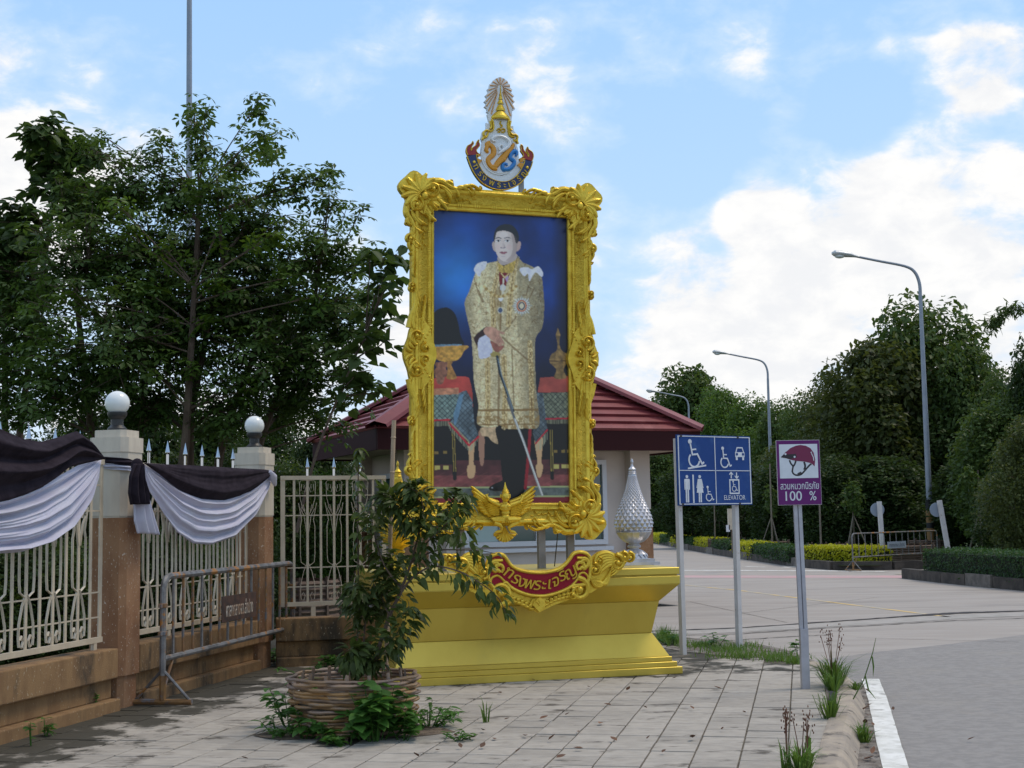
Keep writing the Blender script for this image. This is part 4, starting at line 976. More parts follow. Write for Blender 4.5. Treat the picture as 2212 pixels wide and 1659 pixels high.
def corner(sx, sz):
    T = lambda x, z: rp(sx * (fw2 + .235 - x), sz * (fh2 + .235 - z))       # (0,0) = moulding corner, +x / +z run inward along the frame
    b = MB(); y = -.085
    # body of the cartouche: a domed, lobed shield reaching past the corner
    pl_ = []
    for i in range(40):
        a = 2 * PI * i / 40; r_ = .20 + .016 * math.sin(6 * a) + .04 * math.cos(2 * (a - PI / 4)); pl_.append(T(.082 + r_ * math.cos(a), .082 + r_ * math.sin(a)))
    b.prism(pl_, -.0, -.095)
    y = -.088
    for k in range(9):                                                      # fan of lobes outwards past the corner
        f = k / 8 - .5; a = PI * 1.25 + f * 2.5; leaf(b, .085 + .05 * f, .085 - .05 * f, a, .170 + .02 * math.cos(f * 3), .046, f * 2.6, .05, y, T)
    spiral(b, .205, .035, .082, 1.35, PI * .9, -1, .021, .055, y, T); spiral(b, .035, .205, .075, 1.35, -PI * .4, 1, .021, .055, y, T)
    X, Z_ = T(.12, .12); b.sphere((X, y - .045, Z_), .034, 12, 8, (1, .8, 1.2))
    for k in range(6):                                                      # inward fan into the cove
        f = k / 5 - .5; a = PI / 4 + f * 1.9; leaf(b, .13, .13, a, .17, .027, f * 1.6, .04, y + .01, T)
        leaf(b, .15 + .05 * (f + .5), .15 + .05 * (.5 - f), a, .11, .02, -f * 2, .055, y + .01, T, 7)
    for mir in (0, 1):                                                      # acanthus running along both frame members
        Tm = (lambda x, z: T(x, z)) if not mir else (lambda x, z: T(z, x))
        S = [( .20, -.045), (.30, -.06), (.38, -.01), (.46, .015), (.54, -.01), (.62, -.035), (.68, -.01), (.70, .01)]
        pts = [Vector(p) for p in S]; Q = resample3([Vector((p[0], p[1], 0)) for p in S], 26)
        b.ribbon([Tm(q.x, q.y) for q in Q], [.040 * (1 - .72 * i / 25) for i in range(26)], .05, y + .02)
        for k, (x, z, a, ln, wd, cu) in enumerate([(.27, -.01, .15, .17, .030, .8), (.31, .02, .4, .16, .026, .9), (.34, -.04, -.9, .11, .026, 2.2), (.42, 0, .55, .13, .024, .8), (.47, .0, -.6, .12, .025, 1.6), (.52, 0, -1.0, .10, .022, 1.6), (.55, .0, .4, .12, .020, .7), (.60, -.01, .5, .10, .017, .7), (.22, .10, .5, .20, .030, .5), (.25, .13, .9, .14, .022, -.9)]):
            leaf(b, x, z, a, ln, wd, cu, .045, y + .015, Tm)
        spiral(b, .40, -.062, .030, 1.1, PI, -1, .014, .04, y + .02, Tm, 14); spiral(b, .705, .0, .026, 1.1, -PI / 2, 1, .013, .04, y + .02, Tm, 14)
        for k in range(9):                                                  # small sprig in the cove
            f = k / 8; x = .34 + .30 * f; leaf(b, x, .12 + .012 * math.sin(k * 2.1), (.5 if k % 2 else -.5), .045 * (1 - .4 * f), .010, .5, .022, -.058, Tm, 5)
    return b
for sx, sz in ((-1, 1), (1, 1), (1, -1), (-1, -1)):
    corner(sx, sz).build('corner_ornament', MT['gold'], fr)
def side(sx):
    T = lambda x, z: rp(sx * (fw2 + .235 + x), z)                           # +x points out of the frame
    b = MB(); y = -.085
    pl_ = []
    for i in range(44):
        a = 2 * PI * i / 44; pl_.append(T(-.085 + (.155 + .015 * math.cos(6 * a)) * math.cos(a), (.34 + .02 * math.cos(4 * a)) * math.sin(a)))
    b.prism(pl_, 0, -.088)
    y = -.08
    for s in (-1, 1):
        Ts = lambda x, z, s=s: T(x, s * z)
        spiral(b, -.05, .17, .075, 1.4, -PI / 2, 1, .022, .055, y, Ts); spiral(b, -.14, .06, .05, 1.2, PI / 2, -1, .016, .05, y, Ts)
        for k in range(5): leaf(b, .0 - .02 * k, .02 + .03 * k, -.1 + .35 * k, .085 - .004 * k, .026, 1.3, .045, y, Ts)
        for k in range(6): leaf(b, -.02 - .012 * k, .25 + .055 * k, PI / 2 - .25, .16, .034 - .003 * k, .5 - .12 * k, .045, y + .01, Ts)
        for k in range(5): leaf(b, -.10 - .008 * k, .24 + .06 * k, PI / 2 + .3, .12, .022 - .002 * k, -.6, .04, y + .01, Ts)
        Q = resample3([Vector(p) for p in [(.03, .26, 0), (.0, .40, 0), (-.06, .54, 0), (-.05, .64, 0), (0, .68, 0)]], 16)
        b.ribbon([Ts(q.x, q.y) for q in Q], [.032 * (1 - .6 * i / 15) for i in range(16)], .05, y + .02); spiral(b, .005, .655, .028, 1.1, PI / 2, -1, .016, .045, y + .02, Ts, 14)
        for k in range(9): b.sphere((Ts(-.15 + .06 * math.cos(k * .35), .02 + .035 * k)[0], y - .01, Ts(-.15 + .06 * math.cos(k * .35), .02 + .035 * k)[1]), .012, 7, 5)
    return b
for sx in (-1, 1): side(sx).build('side_ornament', MT['gold'], fr)
for sx in (-1, 1):                                                          # scrolls between corner and middle
    for sz in (-1, 1):
        T = lambda x, z: rp(sx * (fw2 + .235 + x), sz * (fh2 - z)); b = MB()
        for k in range(6): leaf(b, -.02, .42 + .06 * k, -PI / 2 + .45, .15, .032 - .003 * k, -.9, .045, -.07, T)
        spiral(b, .02, .33, .045, 1.2, -PI / 2, 1, .02, .05, -.07, T, 16); spiral(b, .0, .80, .03, 1.1, PI / 2, -1, .015, .045, -.07, T, 14)
        b.build('edge_scroll', MT['gold'], fr)

# ---- steel posts that carry the frame
for (x, top) in ((-.80, 3.2), (-.60, .75), (fl(1176, 1200)[0], .75), (fl(1239, 1200)[0] , .75)):
    b = MB(); b.box((x, .10 if top < 2 else .06, (top) / 2), (.075, .06, top)); b.build('post', MT['steel'], fr, False)
for x in (-.72, .50):
    b = MB(); b.tube([(x, .12, .75), (x + .03, .5, 0)], .006, 5); b.build('stay', MT['blackplastic'], fr)

# ================================================================== THE PRINTED PORTRAIT (flat print: colours on a fine flat grid)
W_, H_ = 260, 545
xs = (np.arange(W_) + .5) / W_; zs = (np.arange(H_) + .5) / H_
S, T_ = np.meshgrid(xs, zs)
PX = 512 + 1190 * S; PY = (-139 + 95 * S) * (1 - T_) + (2455 + 11 * S) * T_      # picture layout coordinates
img = np.zeros((H_, W_, 3))
def vnoise(sx, sy, seed, oct_=4):
    r_ = np.random.default_rng(seed); o_ = np.zeros_like(PX); amp = 1; tot = 0
    for k in range(oct_):
        gx, gy = int(1200 / sx * 2 ** k) + 3, int(2700 / sy * 2 ** k) + 3; g_ = r_.random((gy, gx))
        fx = (PX - 500) / sx * 2 ** k; fy = (PY + 150) / sy * 2 ** k; fx = np.clip(fx, 0, gx - 1.01); fy = np.clip(fy, 0, gy - 1.01)
        ix, iy = fx.astype(int), fy.astype(int); tx, ty = fx - ix, fy - iy; tx = tx * tx * (3 - 2 * tx); ty = ty * ty * (3 - 2 * ty)
        ix1, iy1 = np.minimum(ix + 1, gx - 1), np.minimum(iy + 1, gy - 1)
        o_ += amp * ((g_[iy, ix] * (1 - tx) + g_[iy, ix1] * tx) * (1 - ty) + (g_[iy1, ix] * (1 - tx) + g_[iy1, ix1] * tx) * ty); tot += amp; amp *= .5
    return o_ / tot
def inpoly(P):
    m = np.zeros(PX.shape, bool); n = len(P)
    for i in range(n):
        (x0, y0), (x1, y1) = P[i], P[(i + 1) % n]
        c = (y0 > PY) != (y1 > PY)
        with np.errstate(divide='ignore', invalid='ignore'): xi = (x1 - x0) * (PY - y0) / ((y1 - y0) if y1 != y0 else 1e-9) + x0
        m ^= c & (PX < xi)
    return m
def smoothp(P, k=8):
    Q = []
    n = len(P)
    for i in range(n):
        p0, p1, p2, p3 = (np.array(P[(i + j - 1) % n], float) for j in range(4))
        for t in np.arange(k) / k: Q.append(tuple(.5 * (2 * p1 + (p2 - p0) * t + (2 * p0 - 5 * p1 + 4 * p2 - p3) * t * t + (3 * p1 - p0 - 3 * p2 + p3) * t ** 3)))
    return Q
def paint(m, c, a=1.0):
    c = np.array(c, float)
    if c.ndim == 1: c = c[None, None, :] * np.ones(PX.shape + (1,))
    al = (m.astype(float) * a)[..., None]; img[:] = img * (1 - al) + c * al
def poly(P, c, sm=True, a=1.0): m = inpoly(smoothp(P) if sm else P); paint(m, c, a); return m
def ell(cx, cy, rx, ry): return ((PX - cx) / rx) ** 2 + ((PY - cy) / ry) ** 2 < 1
def line(P, wd, c, a=1.0):
    m = np.zeros(PX.shape, bool)
    for i in range(len(P) - 1):
        (x0, y0), (x1, y1) = P[i], P[i + 1]; d2 = (x1 - x0) ** 2 + (y1 - y0) ** 2
        t = np.clip(((PX - x0) * (x1 - x0) + (PY - y0) * (y1 - y0)) / d2, 0, 1); m |= np.hypot(PX - x0 - t * (x1 - x0), PY - y0 - t * (y1 - y0)) < wd / 2
    paint(m, c, a); return m
def shade(c, v): return np.clip(np.array(c)[None, None, :] * v[..., None], 0, 255)
nb = vnoise(330, 380, 1); g1 = np.exp(-(((PX - 720) / 330) ** 2 + ((PY - 500) / 420) ** 2)); g2 = np.exp(-(((PX - 1500) / 300) ** 2 + ((PY - 450) / 500) ** 2))
v = .35 + .75 * nb; v = v * (1 - .55 * np.clip((PY - 700) / 700, 0, 1))
img[:] = shade((16, 58, 138), v) + (g1 * np.clip(1 - (PY - 500) / 900, 0, 1))[..., None] * np.array([30, 74, 92]) + g2[..., None] * np.array([4, 18, 34])
img[:] = img * (1 - np.clip((PX - 1560) / 260, 0, .45))[..., None]
paint(PY > 1500, (16, 15, 20), .55); paint(PY > 1750, (14, 12, 16), .9)
cn = vnoise(60, 50, 3)
m = PY > 2085; paint(m, shade((118, 62, 62), .55 + .75 * cn)); paint((PY > 2085) & (PY < 2215), (40, 22, 26), .55)
paint((PY > 2185) & (np.abs(((PX + PY * 2) % 90) - 45) < 5), (140, 95, 80), .35)
paint((PY > 2318) & (PY < 2405), shade((84, 92, 88), .7 + .6 * vnoise(26, 22, 4))); paint(np.abs(PY - 2320) < 6, (150, 160, 110)); paint(np.abs(PY - 2402) < 6, (150, 160, 110)); paint(PY > 2408, (112, 20, 34))
# chair legs and black stands at both sides
for x0, x1 in ((512, 700), (1545, 1720)):
    paint((PX > x0) & (PX < x1) & (PY > 1780) & (PY < 2120), (9, 8, 10))
    for xx in (545, 620) if x0 < 600 else (1580, 1650, 1700):
        paint((np.abs(PX - xx) < 17) & (np.abs(PY - 2014) < 12), (120, 100, 50)); paint((np.abs(PX - xx - 8) < 23) & (np.abs(PY - 2146) < 17), (170, 160, 90))
for x0, y0, x1, y1, c in [(685, 1830, 702, 2240, (12, 12, 14)), (1540, 1830, 1550, 2245, (12, 12, 14))]:
    line([(x0, y0), (x1, y1)], 34, c); line([(x0 - 5, y0), (x1 - 8, y1 - 60)], 5, (150, 130, 60)); line([(x0 + 12, y0), (x1 + 8, y1 - 60)], 5, (150, 130, 60))
poly([(815, 1890), (870, 1890), (862, 2100), (880, 2140), (865, 2230), (815, 2230), (808, 2140), (825, 2100)], (186, 150, 110)); poly([(905, 1850), (955, 1850), (950, 2105), (918, 2105)], (150, 112, 92)); poly([(930, 1800), (1080, 1800), (1080, 1935), (1030, 1925), (985, 1880), (935, 1870)], shade((186, 158, 122), .7 + .5 * vnoise(20, 20, 40)))
poly([(1395, 1890), (1465, 1890), (1455, 2100), (1470, 2140), (1450, 2230), (1420, 2230), (1405, 2140), (1420, 2100)], (186, 150, 110))
# tables with patterned cloths
poly([(512, 1372), (780, 1352), (835, 1400), (856, 1560), (820, 1640), (512, 1560)], shade((176, 66, 58), .75 + .4 * vnoise(90, 70, 6)))
lat = ((np.abs(((PX + PY) % 44) - 22) < 4) | (np.abs(((PX - PY) % 44) - 22) < 4))
m = inpoly([(512, 1510), (732, 1505), (735, 1720), (512, 1724)]); paint(m, shade((118, 140, 132), .6 + .7 * vnoise(24, 24, 7))); paint(m & lat, (42, 54, 58), .85)
m = inpoly([(512, 1455), (738, 1450), (735, 1505), (512, 1512)]); paint(m, shade((176, 120, 90), .7 + .6 * vnoise(30, 20, 8)))
m = inpoly([(735, 1500), (800, 1470), (852, 1560), (870, 1760), (905, 1860), (830, 1940), (655, 1760), (700, 1700)]); paint(m, shade((88, 104, 112), .5 + .9 * vnoise(40, 60, 9))); paint(m & lat, (30, 38, 46), .6); paint(inpoly([(690, 1680), (740, 1520), (780, 1500), (735, 1700), (700, 1790)]), (96, 136, 166), .7)
line([(512, 1732), (655, 1730)], 16, (170, 30, 48)); line([(652, 1758), (825, 1955), (905, 1880)], 16, (170, 30, 48)); line([(665, 1750), (822, 1925)], 9, (150, 135, 95))
fr_ = (np.abs((PX % 12) - 6) < 2.6); paint(fr_ & inpoly([(512, 1742), (655, 1740), (655, 1782), (512, 1785)]), (150, 150, 120), .9); paint(fr_ & inpoly([(645, 1762), (822, 1965), (905, 1890), (880, 1960), (835, 2010), (800, 1985), (660, 1820)]), (150, 155, 130), .9)
poly([(1425, 1500), (1450, 1370), (1715, 1358), (1715, 1500)], shade((160, 72, 62), .75 + .4 * vnoise(90, 70, 10)), False)
m = inpoly([(1470, 1505), (1715, 1500), (1715, 1722), (1500, 1722)]); paint(m, shade((116, 122, 100), .55 + .7 * vnoise(24, 24, 11))); paint(m & lat, (40, 46, 46), .85)
m = inpoly([(1420, 1500), (1470, 1505), (1500, 1722), (1510, 1830), (1405, 1950), (1380, 1850), (1420, 1700)]); paint(m, shade((86, 98, 104), .5 + .9 * vnoise(40, 60, 12))); paint(m & lat, (30, 38, 46), .6)
line([(1500, 1732), (1720, 1728)], 14, (160, 28, 48)); line([(1510, 1826), (1405, 1945)], 12, (170, 30, 48)); paint(fr_ & inpoly([(1500, 1740), (1720, 1738), (1720, 1775), (1510, 1775)]), (140, 140, 110), .9); paint(fr_ & inpoly([(1510, 1840), (1405, 1955), (1400, 2010), (1450, 2000), (1515, 1900)]), (150, 155, 130), .9)
# tall dark headdress in a gold bowl, small urn
poly([(512, 1085), (512, 830), (545, 765), (600, 742), (650, 745), (700, 790), (730, 870), (750, 980), (768, 1085)], (15, 16, 17)); paint((np.abs(PY - 1078) < 12) & (PX > 515) & (PX < 765), shade((100, 130, 150), .5 + vnoise(14, 14, 13)))
gd = vnoise(22, 22, 14)
poly([(508, 1092), (808, 1080), (780, 1130), (745, 1190), (690, 1216), (610, 1220), (530, 1188), (505, 1140)], shade((190, 142, 62), .62 + .65 * gd)); poly([(634, 1218), (684, 1218), (672, 1250), (690, 1290), (716, 1366), (636, 1368), (640, 1290)], shade((168, 120, 62), .55 + .7 * gd))
poly([(530, 1228), (636, 1228), (626, 1280), (640, 1310), (618, 1360), (598, 1412), (555, 1412), (540, 1360), (526, 1300), (545, 1270)], shade((138, 92, 72), .6 + .7 * gd))
poly([(1610, 932), (1622, 960), (1632, 1000), (1622, 1060), (1642, 1130), (1695, 1170), (1704, 1215), (1660, 1300), (1684, 1375), (1574, 1375), (1594, 1300), (1535, 1235), (1550, 1170), (1600, 1130), (1604, 1060), (1592, 1000), (1604, 960)], shade((138, 110, 66), .5 + .8 * gd)); line([(1535, 1226), (1704, 1226)], 8, (70, 50, 34))
# trousers, shoes
poly([(1068, 1780), (1345, 1790), (1340, 1900), (1318, 2200), (1306, 2330), (1240, 2400), (1130, 2320), (1108, 2220), (1090, 2000)], (9, 9, 12)); poly([(995, 2325), (1030, 2295), (1090, 2270), (1130, 2255), (1160, 2300), (1140, 2345), (1060, 2352), (1005, 2345)], (8, 8, 10)); poly([(1120, 2400), (1160, 2340), (1300, 2320), (1290, 2380), (1220, 2420), (1150, 2425)], (8, 8, 10)); paint(ell(1022, 2324, 8, 5), (150, 155, 160))
line([(1358, 1800), (1345, 2000), (1312, 2330)], 26, (132, 22, 36))
# gold brocade robe
robe = [(870, 470), (905, 400), (985, 352), (1090, 330), (1240, 300), (1300, 345), (1400, 395), (1462, 460), (1482, 580), (1490, 760), (1470, 930), (1412, 1020), (1404, 1200), (1415, 1500), (1436, 1790), (1300, 1812), (1170, 1815), (1088, 1782), (1050, 1796), (900, 1772), (905, 1600), (868, 1400), (858, 1180), (845, 1000), (815, 860), (788, 700), (830, 590)]
br = vnoise(26, 30, 15, 3); br2 = vnoise(9, 11, 16, 2); med = (np.sin(PX / 17.) * np.sin(PY / 21. + np.sin(PX / 31.))) > .45
rv = .52 + .28 * br + .20 * br2 + .12; rv = rv * (1 - .22 * np.clip((PX - 1250) / 260, 0, 1))
rm = poly(robe, shade((216, 200, 156), rv)); ve = np.abs(vnoise(34, 38, 50, 2) - .5); ve2 = np.abs(vnoise(26, 30, 51, 2) - .48); paint(rm & (ve < .022), (112, 84, 46), .6); paint(rm & (ve2 < .02), (236, 224, 186), .6)
fold_ = .5 + .5 * np.sin(PX / 46. + .5 * np.sin(PY / 160.)); body_ = np.exp(-((PX - 1060 - (PY - 900) * .06) / 250.) ** 2); img[rm] = (img * (.74 + .16 * fold_ + .22 * body_)[..., None])[rm]
arm_ = rm & (PY < 1010) & ((PX < 960 + (PY - 600) * .12) | (PX > 1250)); img[arm_] = (img * (1.06 - .22 * np.clip(np.abs(PX - np.where(PX < 1100, 880, 1380)) / 110., 0, 1) ** 2)[..., None])[arm_]
paint(rm & med, shade((226, 206, 150), .6 + .5 * br2), .12); paint(rm & (br2 < .33), (150, 122, 78), .30)
for P_, wd in [([(872, 480), (890, 560), (910, 600)], 10), ([(1350, 560), (1330, 640), (1300, 640)], 12), ([(1400, 580), (1352, 680)], 12), ([(1095, 560), (1105, 700), (1100, 940)], 16), ([(905, 600), (948, 690)], 22), ([(1240, 830), (1180, 910), (1130, 960)], 14), ([(1120, 1010), (1200, 1090), (1290, 1170), (1350, 1220)], 16), ([(1082, 1150), (1084, 1400), (1078, 1780)], 18), ([(1200, 1120), (1208, 1400), (1215, 1600)], 12), ([(870, 1010), (900, 1090)], 18)]:
    line(P_, wd, (96, 72, 42), .55)
for P_ in [[(1090, 340), (1085, 430), (1030, 640), (1040, 900)], [(1250, 310), (1215, 450), (1190, 640), (1170, 900)], [(985, 1200), (990, 1500), (985, 1770)], [(1130, 1180), (1140, 1500), (1130, 1800)], [(1360, 1060), (1370, 1400), (1375, 1790)]]:
    m = line(P_, 46, (164, 132, 74), .55); m2 = line(P_, 6, (98, 74, 40), .9)
    paint(m & (br2 > .6), (224, 206, 156), .7)
paint(rm & (PY > 1640) & (PY < 1660), (120, 92, 50), .8); paint(rm & (PY > 1700) & (br < .45), (132, 104, 60), .7); paint(rm & (PY > 1770) & (PY < 1782), (110, 84, 46), .7)
poly([(1040, 640), (1100, 610), (1105, 930), (1085, 930)], (130, 100, 54), a=.35)
poly([(1092, 432), (1182, 432), (1160, 520), (1130, 600), (1100, 560)], (112, 22, 34)); poly([(1140, 470), (1172, 470), (1160, 520)], (168, 140, 176)); line([(1110, 445), (1140, 480), (1172, 450)], 12, (196, 176, 120)); paint(ell(1122, 570, 26, 30), (190, 190, 188)); line([(1128, 490), (1122, 620)], 12, (206, 200, 180)); paint(ell(1104, 665, 20, 26), (210, 214, 220)); paint(ell(1100, 770, 19, 22), (70, 84, 110)); paint(ell(1100, 770, 26, 30) & ~ell(1100, 770, 19, 22), (196, 190, 170))
for k in range(16):                                                           # chain across the chest
    a = k / 15; x = 960 + 280 * a; y = 560 + 90 * math.sin(PI * a); paint(ell(x, y, 15, 13), (150, 118, 62) if k % 2 else (206, 186, 128), .85)
for k in range(40):                                                           # star badge
    a = 2 * PI * k / 40; r_ = 88 if k % 5 == 0 else 72; line([(1290, 735), (1290 + r_ * math.cos(a), 735 + r_ * math.sin(a))], 8, (196, 200, 196) if k % 2 else (150, 150, 140))
paint(ell(1288, 735, 46, 52), (176, 84, 50)); paint(ell(1288, 735, 36, 42), (190, 176, 140)); paint(ell(1288, 735, 30, 36), (40, 50, 86)); paint(ell(1288, 735, 19, 25), (200, 190, 160))
wf = vnoise(20, 20, 18)
poly([(868, 400), (905, 350), (980, 335), (965, 400), (935, 425), (915, 470), (880, 430)], shade((222, 222, 232), .8 + .25 * wf)); poly([(1270, 405), (1340, 390), (1380, 410), (1440, 385), (1480, 440), (1470, 480), (1410, 440), (1360, 515), (1345, 450), (1310, 470)], shade((222, 222, 232), .8 + .25 * wf))
poly([(1086, 350), (1130, 372), (1230, 325), (1210, 430), (1140, 437), (1092, 425)], shade((190, 160, 80), .7 + .5 * br2)); line([(1088, 342), (1130, 376), (1228, 326)], 7, (34, 26, 20)); line([(1130, 376), (1134, 432)], 5, (60, 44, 26))
# head (a generic man)
poly([(1088, 290), (1240, 270), (1232, 325), (1130, 370), (1090, 345)], (170, 156, 150))
poly([(1048, 160), (1030, 175), (1040, 230), (1062, 245)], (180, 160, 152)); poly([(1250, 165), (1282, 165), (1280, 215), (1258, 245), (1242, 235)], (176, 150, 142))
fm = poly([(1056, 90), (1090, 55), (1150, 50), (1215, 75), (1248, 130), (1250, 215), (1232, 280), (1190, 325), (1142, 338), (1095, 312), (1066, 258), (1052, 180)], shade((205, 190, 182), 1.03 - .16 * np.clip((PX - 1165) / 90, 0, 1) - .07 * vnoise(40, 40, 19)))
poly([(1048, 172), (1044, 110), (1058, 55), (1090, 18), (1150, 0), (1215, 18), (1256, 72), (1268, 130), (1258, 168), (1240, 172), (1226, 120), (1205, 85), (1140, 62), (1078, 70), (1060, 110)], (36, 40, 44))
for ex in (1084, 1164):
    line([(ex - 24, 128), (ex, 121), (ex + 24, 128)], 8, (74, 72, 80)); paint(ell(ex, 152, 21, 9), (214, 214, 220)); paint(ell(ex + 1, 152, 9, 9), (30, 30, 36)); line([(ex - 22, 147), (ex, 142), (ex + 22, 148)], 4, (60, 56, 64))
paint(fm & inpoly(smoothp([(1200, 90), (1248, 130), (1250, 215), (1232, 280), (1190, 325), (1150, 332), (1196, 280), (1214, 200)])), (120, 98, 96), .32); paint(ell(1084, 208, 22, 26), (214, 176, 170), .25); paint(ell(1180, 208, 24, 26), (206, 164, 158), .25); paint(ell(1130, 100, 40, 26), (226, 216, 212), .35); paint(inpoly([(1128, 160), (1146, 205), (1140, 214), (1130, 212)]), (150, 126, 124), .45)
line([(1128, 150), (1122, 190), (1118, 207)], 4, (170, 150, 148), .6); line([(1106, 212), (1126, 218), (1144, 211)], 7, (130, 112, 120)); poly([(1094, 256), (1118, 246), (1130, 250), (1150, 247), (1162, 256), (1130, 272)], (150, 96, 104)); line([(1096, 257), (1160, 257)], 3, (104, 62, 72)); line([(1112, 292), (1140, 292)], 4, (172, 160, 168))
# hands, glove, sword
poly([(870, 1010), (950, 930), (990, 915), (1000, 960), (930, 1040), (905, 1090)], (46, 24, 24)); poly([(905, 1040), (945, 1000), (990, 990), (1020, 1080), (1030, 1150), (1000, 1180), (950, 1196), (910, 1180)], shade((202, 204, 222), .85 + .2 * wf))
hand = shade((190, 142, 120), .74 + .42 * vnoise(26, 40, 20))
poly([(952, 945), (985, 915), (1040, 922), (1085, 950), (1138, 968), (1120, 985), (1092, 978), (1128, 1050), (1132, 1070), (1112, 1068), (1118, 1090), (1090, 1086), (1060, 1060), (1020, 1030), (968, 985)], hand); poly([(1010, 1040), (1060, 1062), (1092, 1090), (1130, 1080), (1120, 1110), (1075, 1142), (1040, 1120)], shade((150, 92, 78), .7 + .4 * vnoise(20, 30, 21)))
for k in range(4): line([(1050 + 12 * k, 985 + 4 * k), (1082 + 14 * k, 1064 + 4 * k - 8 * k)], 3, (120, 76, 66), .8)
poly([(1010, 1155), (1050, 1135), (1100, 1160), (1060, 1185), (1020, 1176)], (150, 134, 76))
line([(1070, 1180), (1095, 1330), (1140, 1450), (1208, 1660)], 24, (34, 46, 52)); line([(1078, 1200), (1110, 1345), (1205, 1640)], 6, (120, 140, 150)); line([(1160, 1550), (1222, 1730), (1300, 1930)], 21, (88, 92, 96)); line([(1222, 1730), (1300, 1930), (1400, 2230), (1460, 2390)], 20, (150, 152, 150)); line([(1226, 1730), (1404, 2230), (1462, 2390)], 6, (204, 206, 200))
ga = np.clip(np.clip(img / 255, 0, 1) ** 2.2 * 1.28 + .004, 0, .85)
pm = bpy.data.meshes.new('picture')
uu = (np.arange(W_ + 1) / W_ - .5) * 2 * (fw2 + .006); vv = (.5 - np.arange(H_ + 1) / H_) * 2 * (fh2 + .006)
co = np.zeros(((H_ + 1) * (W_ + 1), 3)); UU, VV = np.meshgrid(uu, vv)
co[:, 0] = (fcx + UU * math.cos(LEAN) - VV * math.sin(LEAN)).ravel(); co[:, 2] = (fcz + UU * math.sin(LEAN) + VV * math.cos(LEAN)).ravel(); co[:, 1] = -.012
ii, jj = np.meshgrid(np.arange(H_), np.arange(W_), indexing='ij'); a = (ii * (W_ + 1) + jj).ravel()
quads = np.stack([a, a + W_ + 1, a + W_ + 2, a + 1], 1)
pm.vertices.add(len(co)); pm.vertices.foreach_set('co', co.ravel()); pm.loops.add(len(quads) * 4); pm.loops.foreach_set('vertex_index', quads.ravel())
pm.polygons.add(len(quads)); pm.polygons.foreach_set('loop_start', np.arange(len(quads)) * 4)
pm.update(calc_edges=True); pm.validate()
ca = pm.color_attributes.new('print', 'FLOAT_COLOR', 'POINT')
gp = np.zeros((H_ + 1, W_ + 1, 3)); cnt = np.zeros((H_ + 1, W_ + 1, 1))
for dy in (0, 1):
    for dx in (0, 1): gp[dy:dy + H_, dx:dx + W_] += ga; cnt[dy:dy + H_, dx:dx + W_] += 1
gp = np.concatenate([gp / cnt, np.ones((H_ + 1, W_ + 1, 1))], 2); ca.data.foreach_set('color', gp.astype(np.float32).ravel())
m = bpy.data.materials.new('printed_picture'); m.use_nodes = True; n, l = nodes_of(m); at = n.new('ShaderNodeAttribute'); at.attribute_name = 'print'; l.new(at.outputs['Color'], n['Principled BSDF'].inputs['Base Color']); n['Principled BSDF'].inputs['Roughness'].default_value = .32
pm.materials.append(m); po = bpy.data.objects.new('picture', pm); COL.objects.link(po); po.parent = fr
po['label'] = 'printed full-length portrait of a man in a gold brocade robe holding a sword, blue background'
# ================================================================== CREST ON TOP OF THE FRAME
def e6(zx, zy, yl=-.02): return fl((1500 + zx / 2.212) / 1.8516, (250 + zy / 2.212) / 1.8516, yl)
def e3(zx, zy, yl=-.02): return fl((1840 + zx / 6.9125) / 1.8516, (540 + zy / 6.9125) / 1.8516, yl)
def P6(L_): return [e6(*p) for p in L_]
def P3(L_): return [e3(*p) for p in L_]
def tubeline(b, pts2, w, h, y0): b.ribbon(pts2, w, h, y0, tip=False)
crest = MB()
# white back plate: sun-burst with stepped edge, narrowing to the oval below
cx6, cy6 = 1108, 210; steps = []
tips = [(1000, 440), (980, 395), (978, 350), (985, 300), (1000, 245), (1015, 200), (1040, 165), (1075, 138), (1108, 128), (1142, 140), (1175, 168), (1197, 205), (1213, 250), (1226, 305), (1230, 355), (1232, 415)]
pl = [(1020, 560), (995, 455)]
for i, (x, y) in enumerate(tips):
    dx, dy = x - cx6, y - cy6; l_ = math.hypot(dx, dy); nx, ny = -dy / l_, dx / l_; wd = 13
    pl += [(x - nx * wd, y - ny * wd), (x + nx * wd, y + ny * wd), (x + nx * wd - dx * .07, y + ny * wd - dy * .07)]
pl += [(1216, 470), (1200, 560), (1225, 560), (1228, 600), (1270, 650), (1268, 715), (1240, 700), (1262, 760), (1275, 840), (1250, 930), (1180, 990), (1100, 992), (1010, 950), (955, 870), (937, 790), (950, 700), (938, 665), (950, 610), (985, 590), (985, 530), (1010, 545)]
crest.prism(P6(pl), .03, -.012)
crest.prism(P3([(470, 600), (500, 790), (570, 940), (680, 1090), (830, 1200), (1000, 1270), (1180, 1300), (1350, 1270), (1500, 1180), (1620, 1060), (1700, 920), (1765, 790), (1780, 700), (1600, 720), (1560, 900), (1400, 1050), (1150, 1120), (900, 1060), (700, 900), (620, 720)]), .028, -.0105)
cr = crest.build('crest', MT['enamel_white'], fr, False)
b = MB()
for i, (x, y) in enumerate(tips):
    a = e6(cx6 + (x - cx6) * .22, cy6 + (y - cy6) * .22); c = e6(cx6 + (x - cx6) * .95, cy6 + (y - cy6) * .95); b.ribbon([a, ((a[0] + c[0]) / 2, (a[1] + c[1]) / 2), c], [.003, .005, .008], .014, -.012, tip=False)
for x0, y0, x1, y1 in [(1085, 260, 1030, 455), (1130, 260, 1200, 470)]: b.ribbon([e6(x0, y0), e6(x1, y1)], [.004, .009], .014, -.012, tip=False)
b.build('sun_ray', MT['ray_orange'], cr)
b = MB()                                                          # gold tiered spire (flattened turned form)
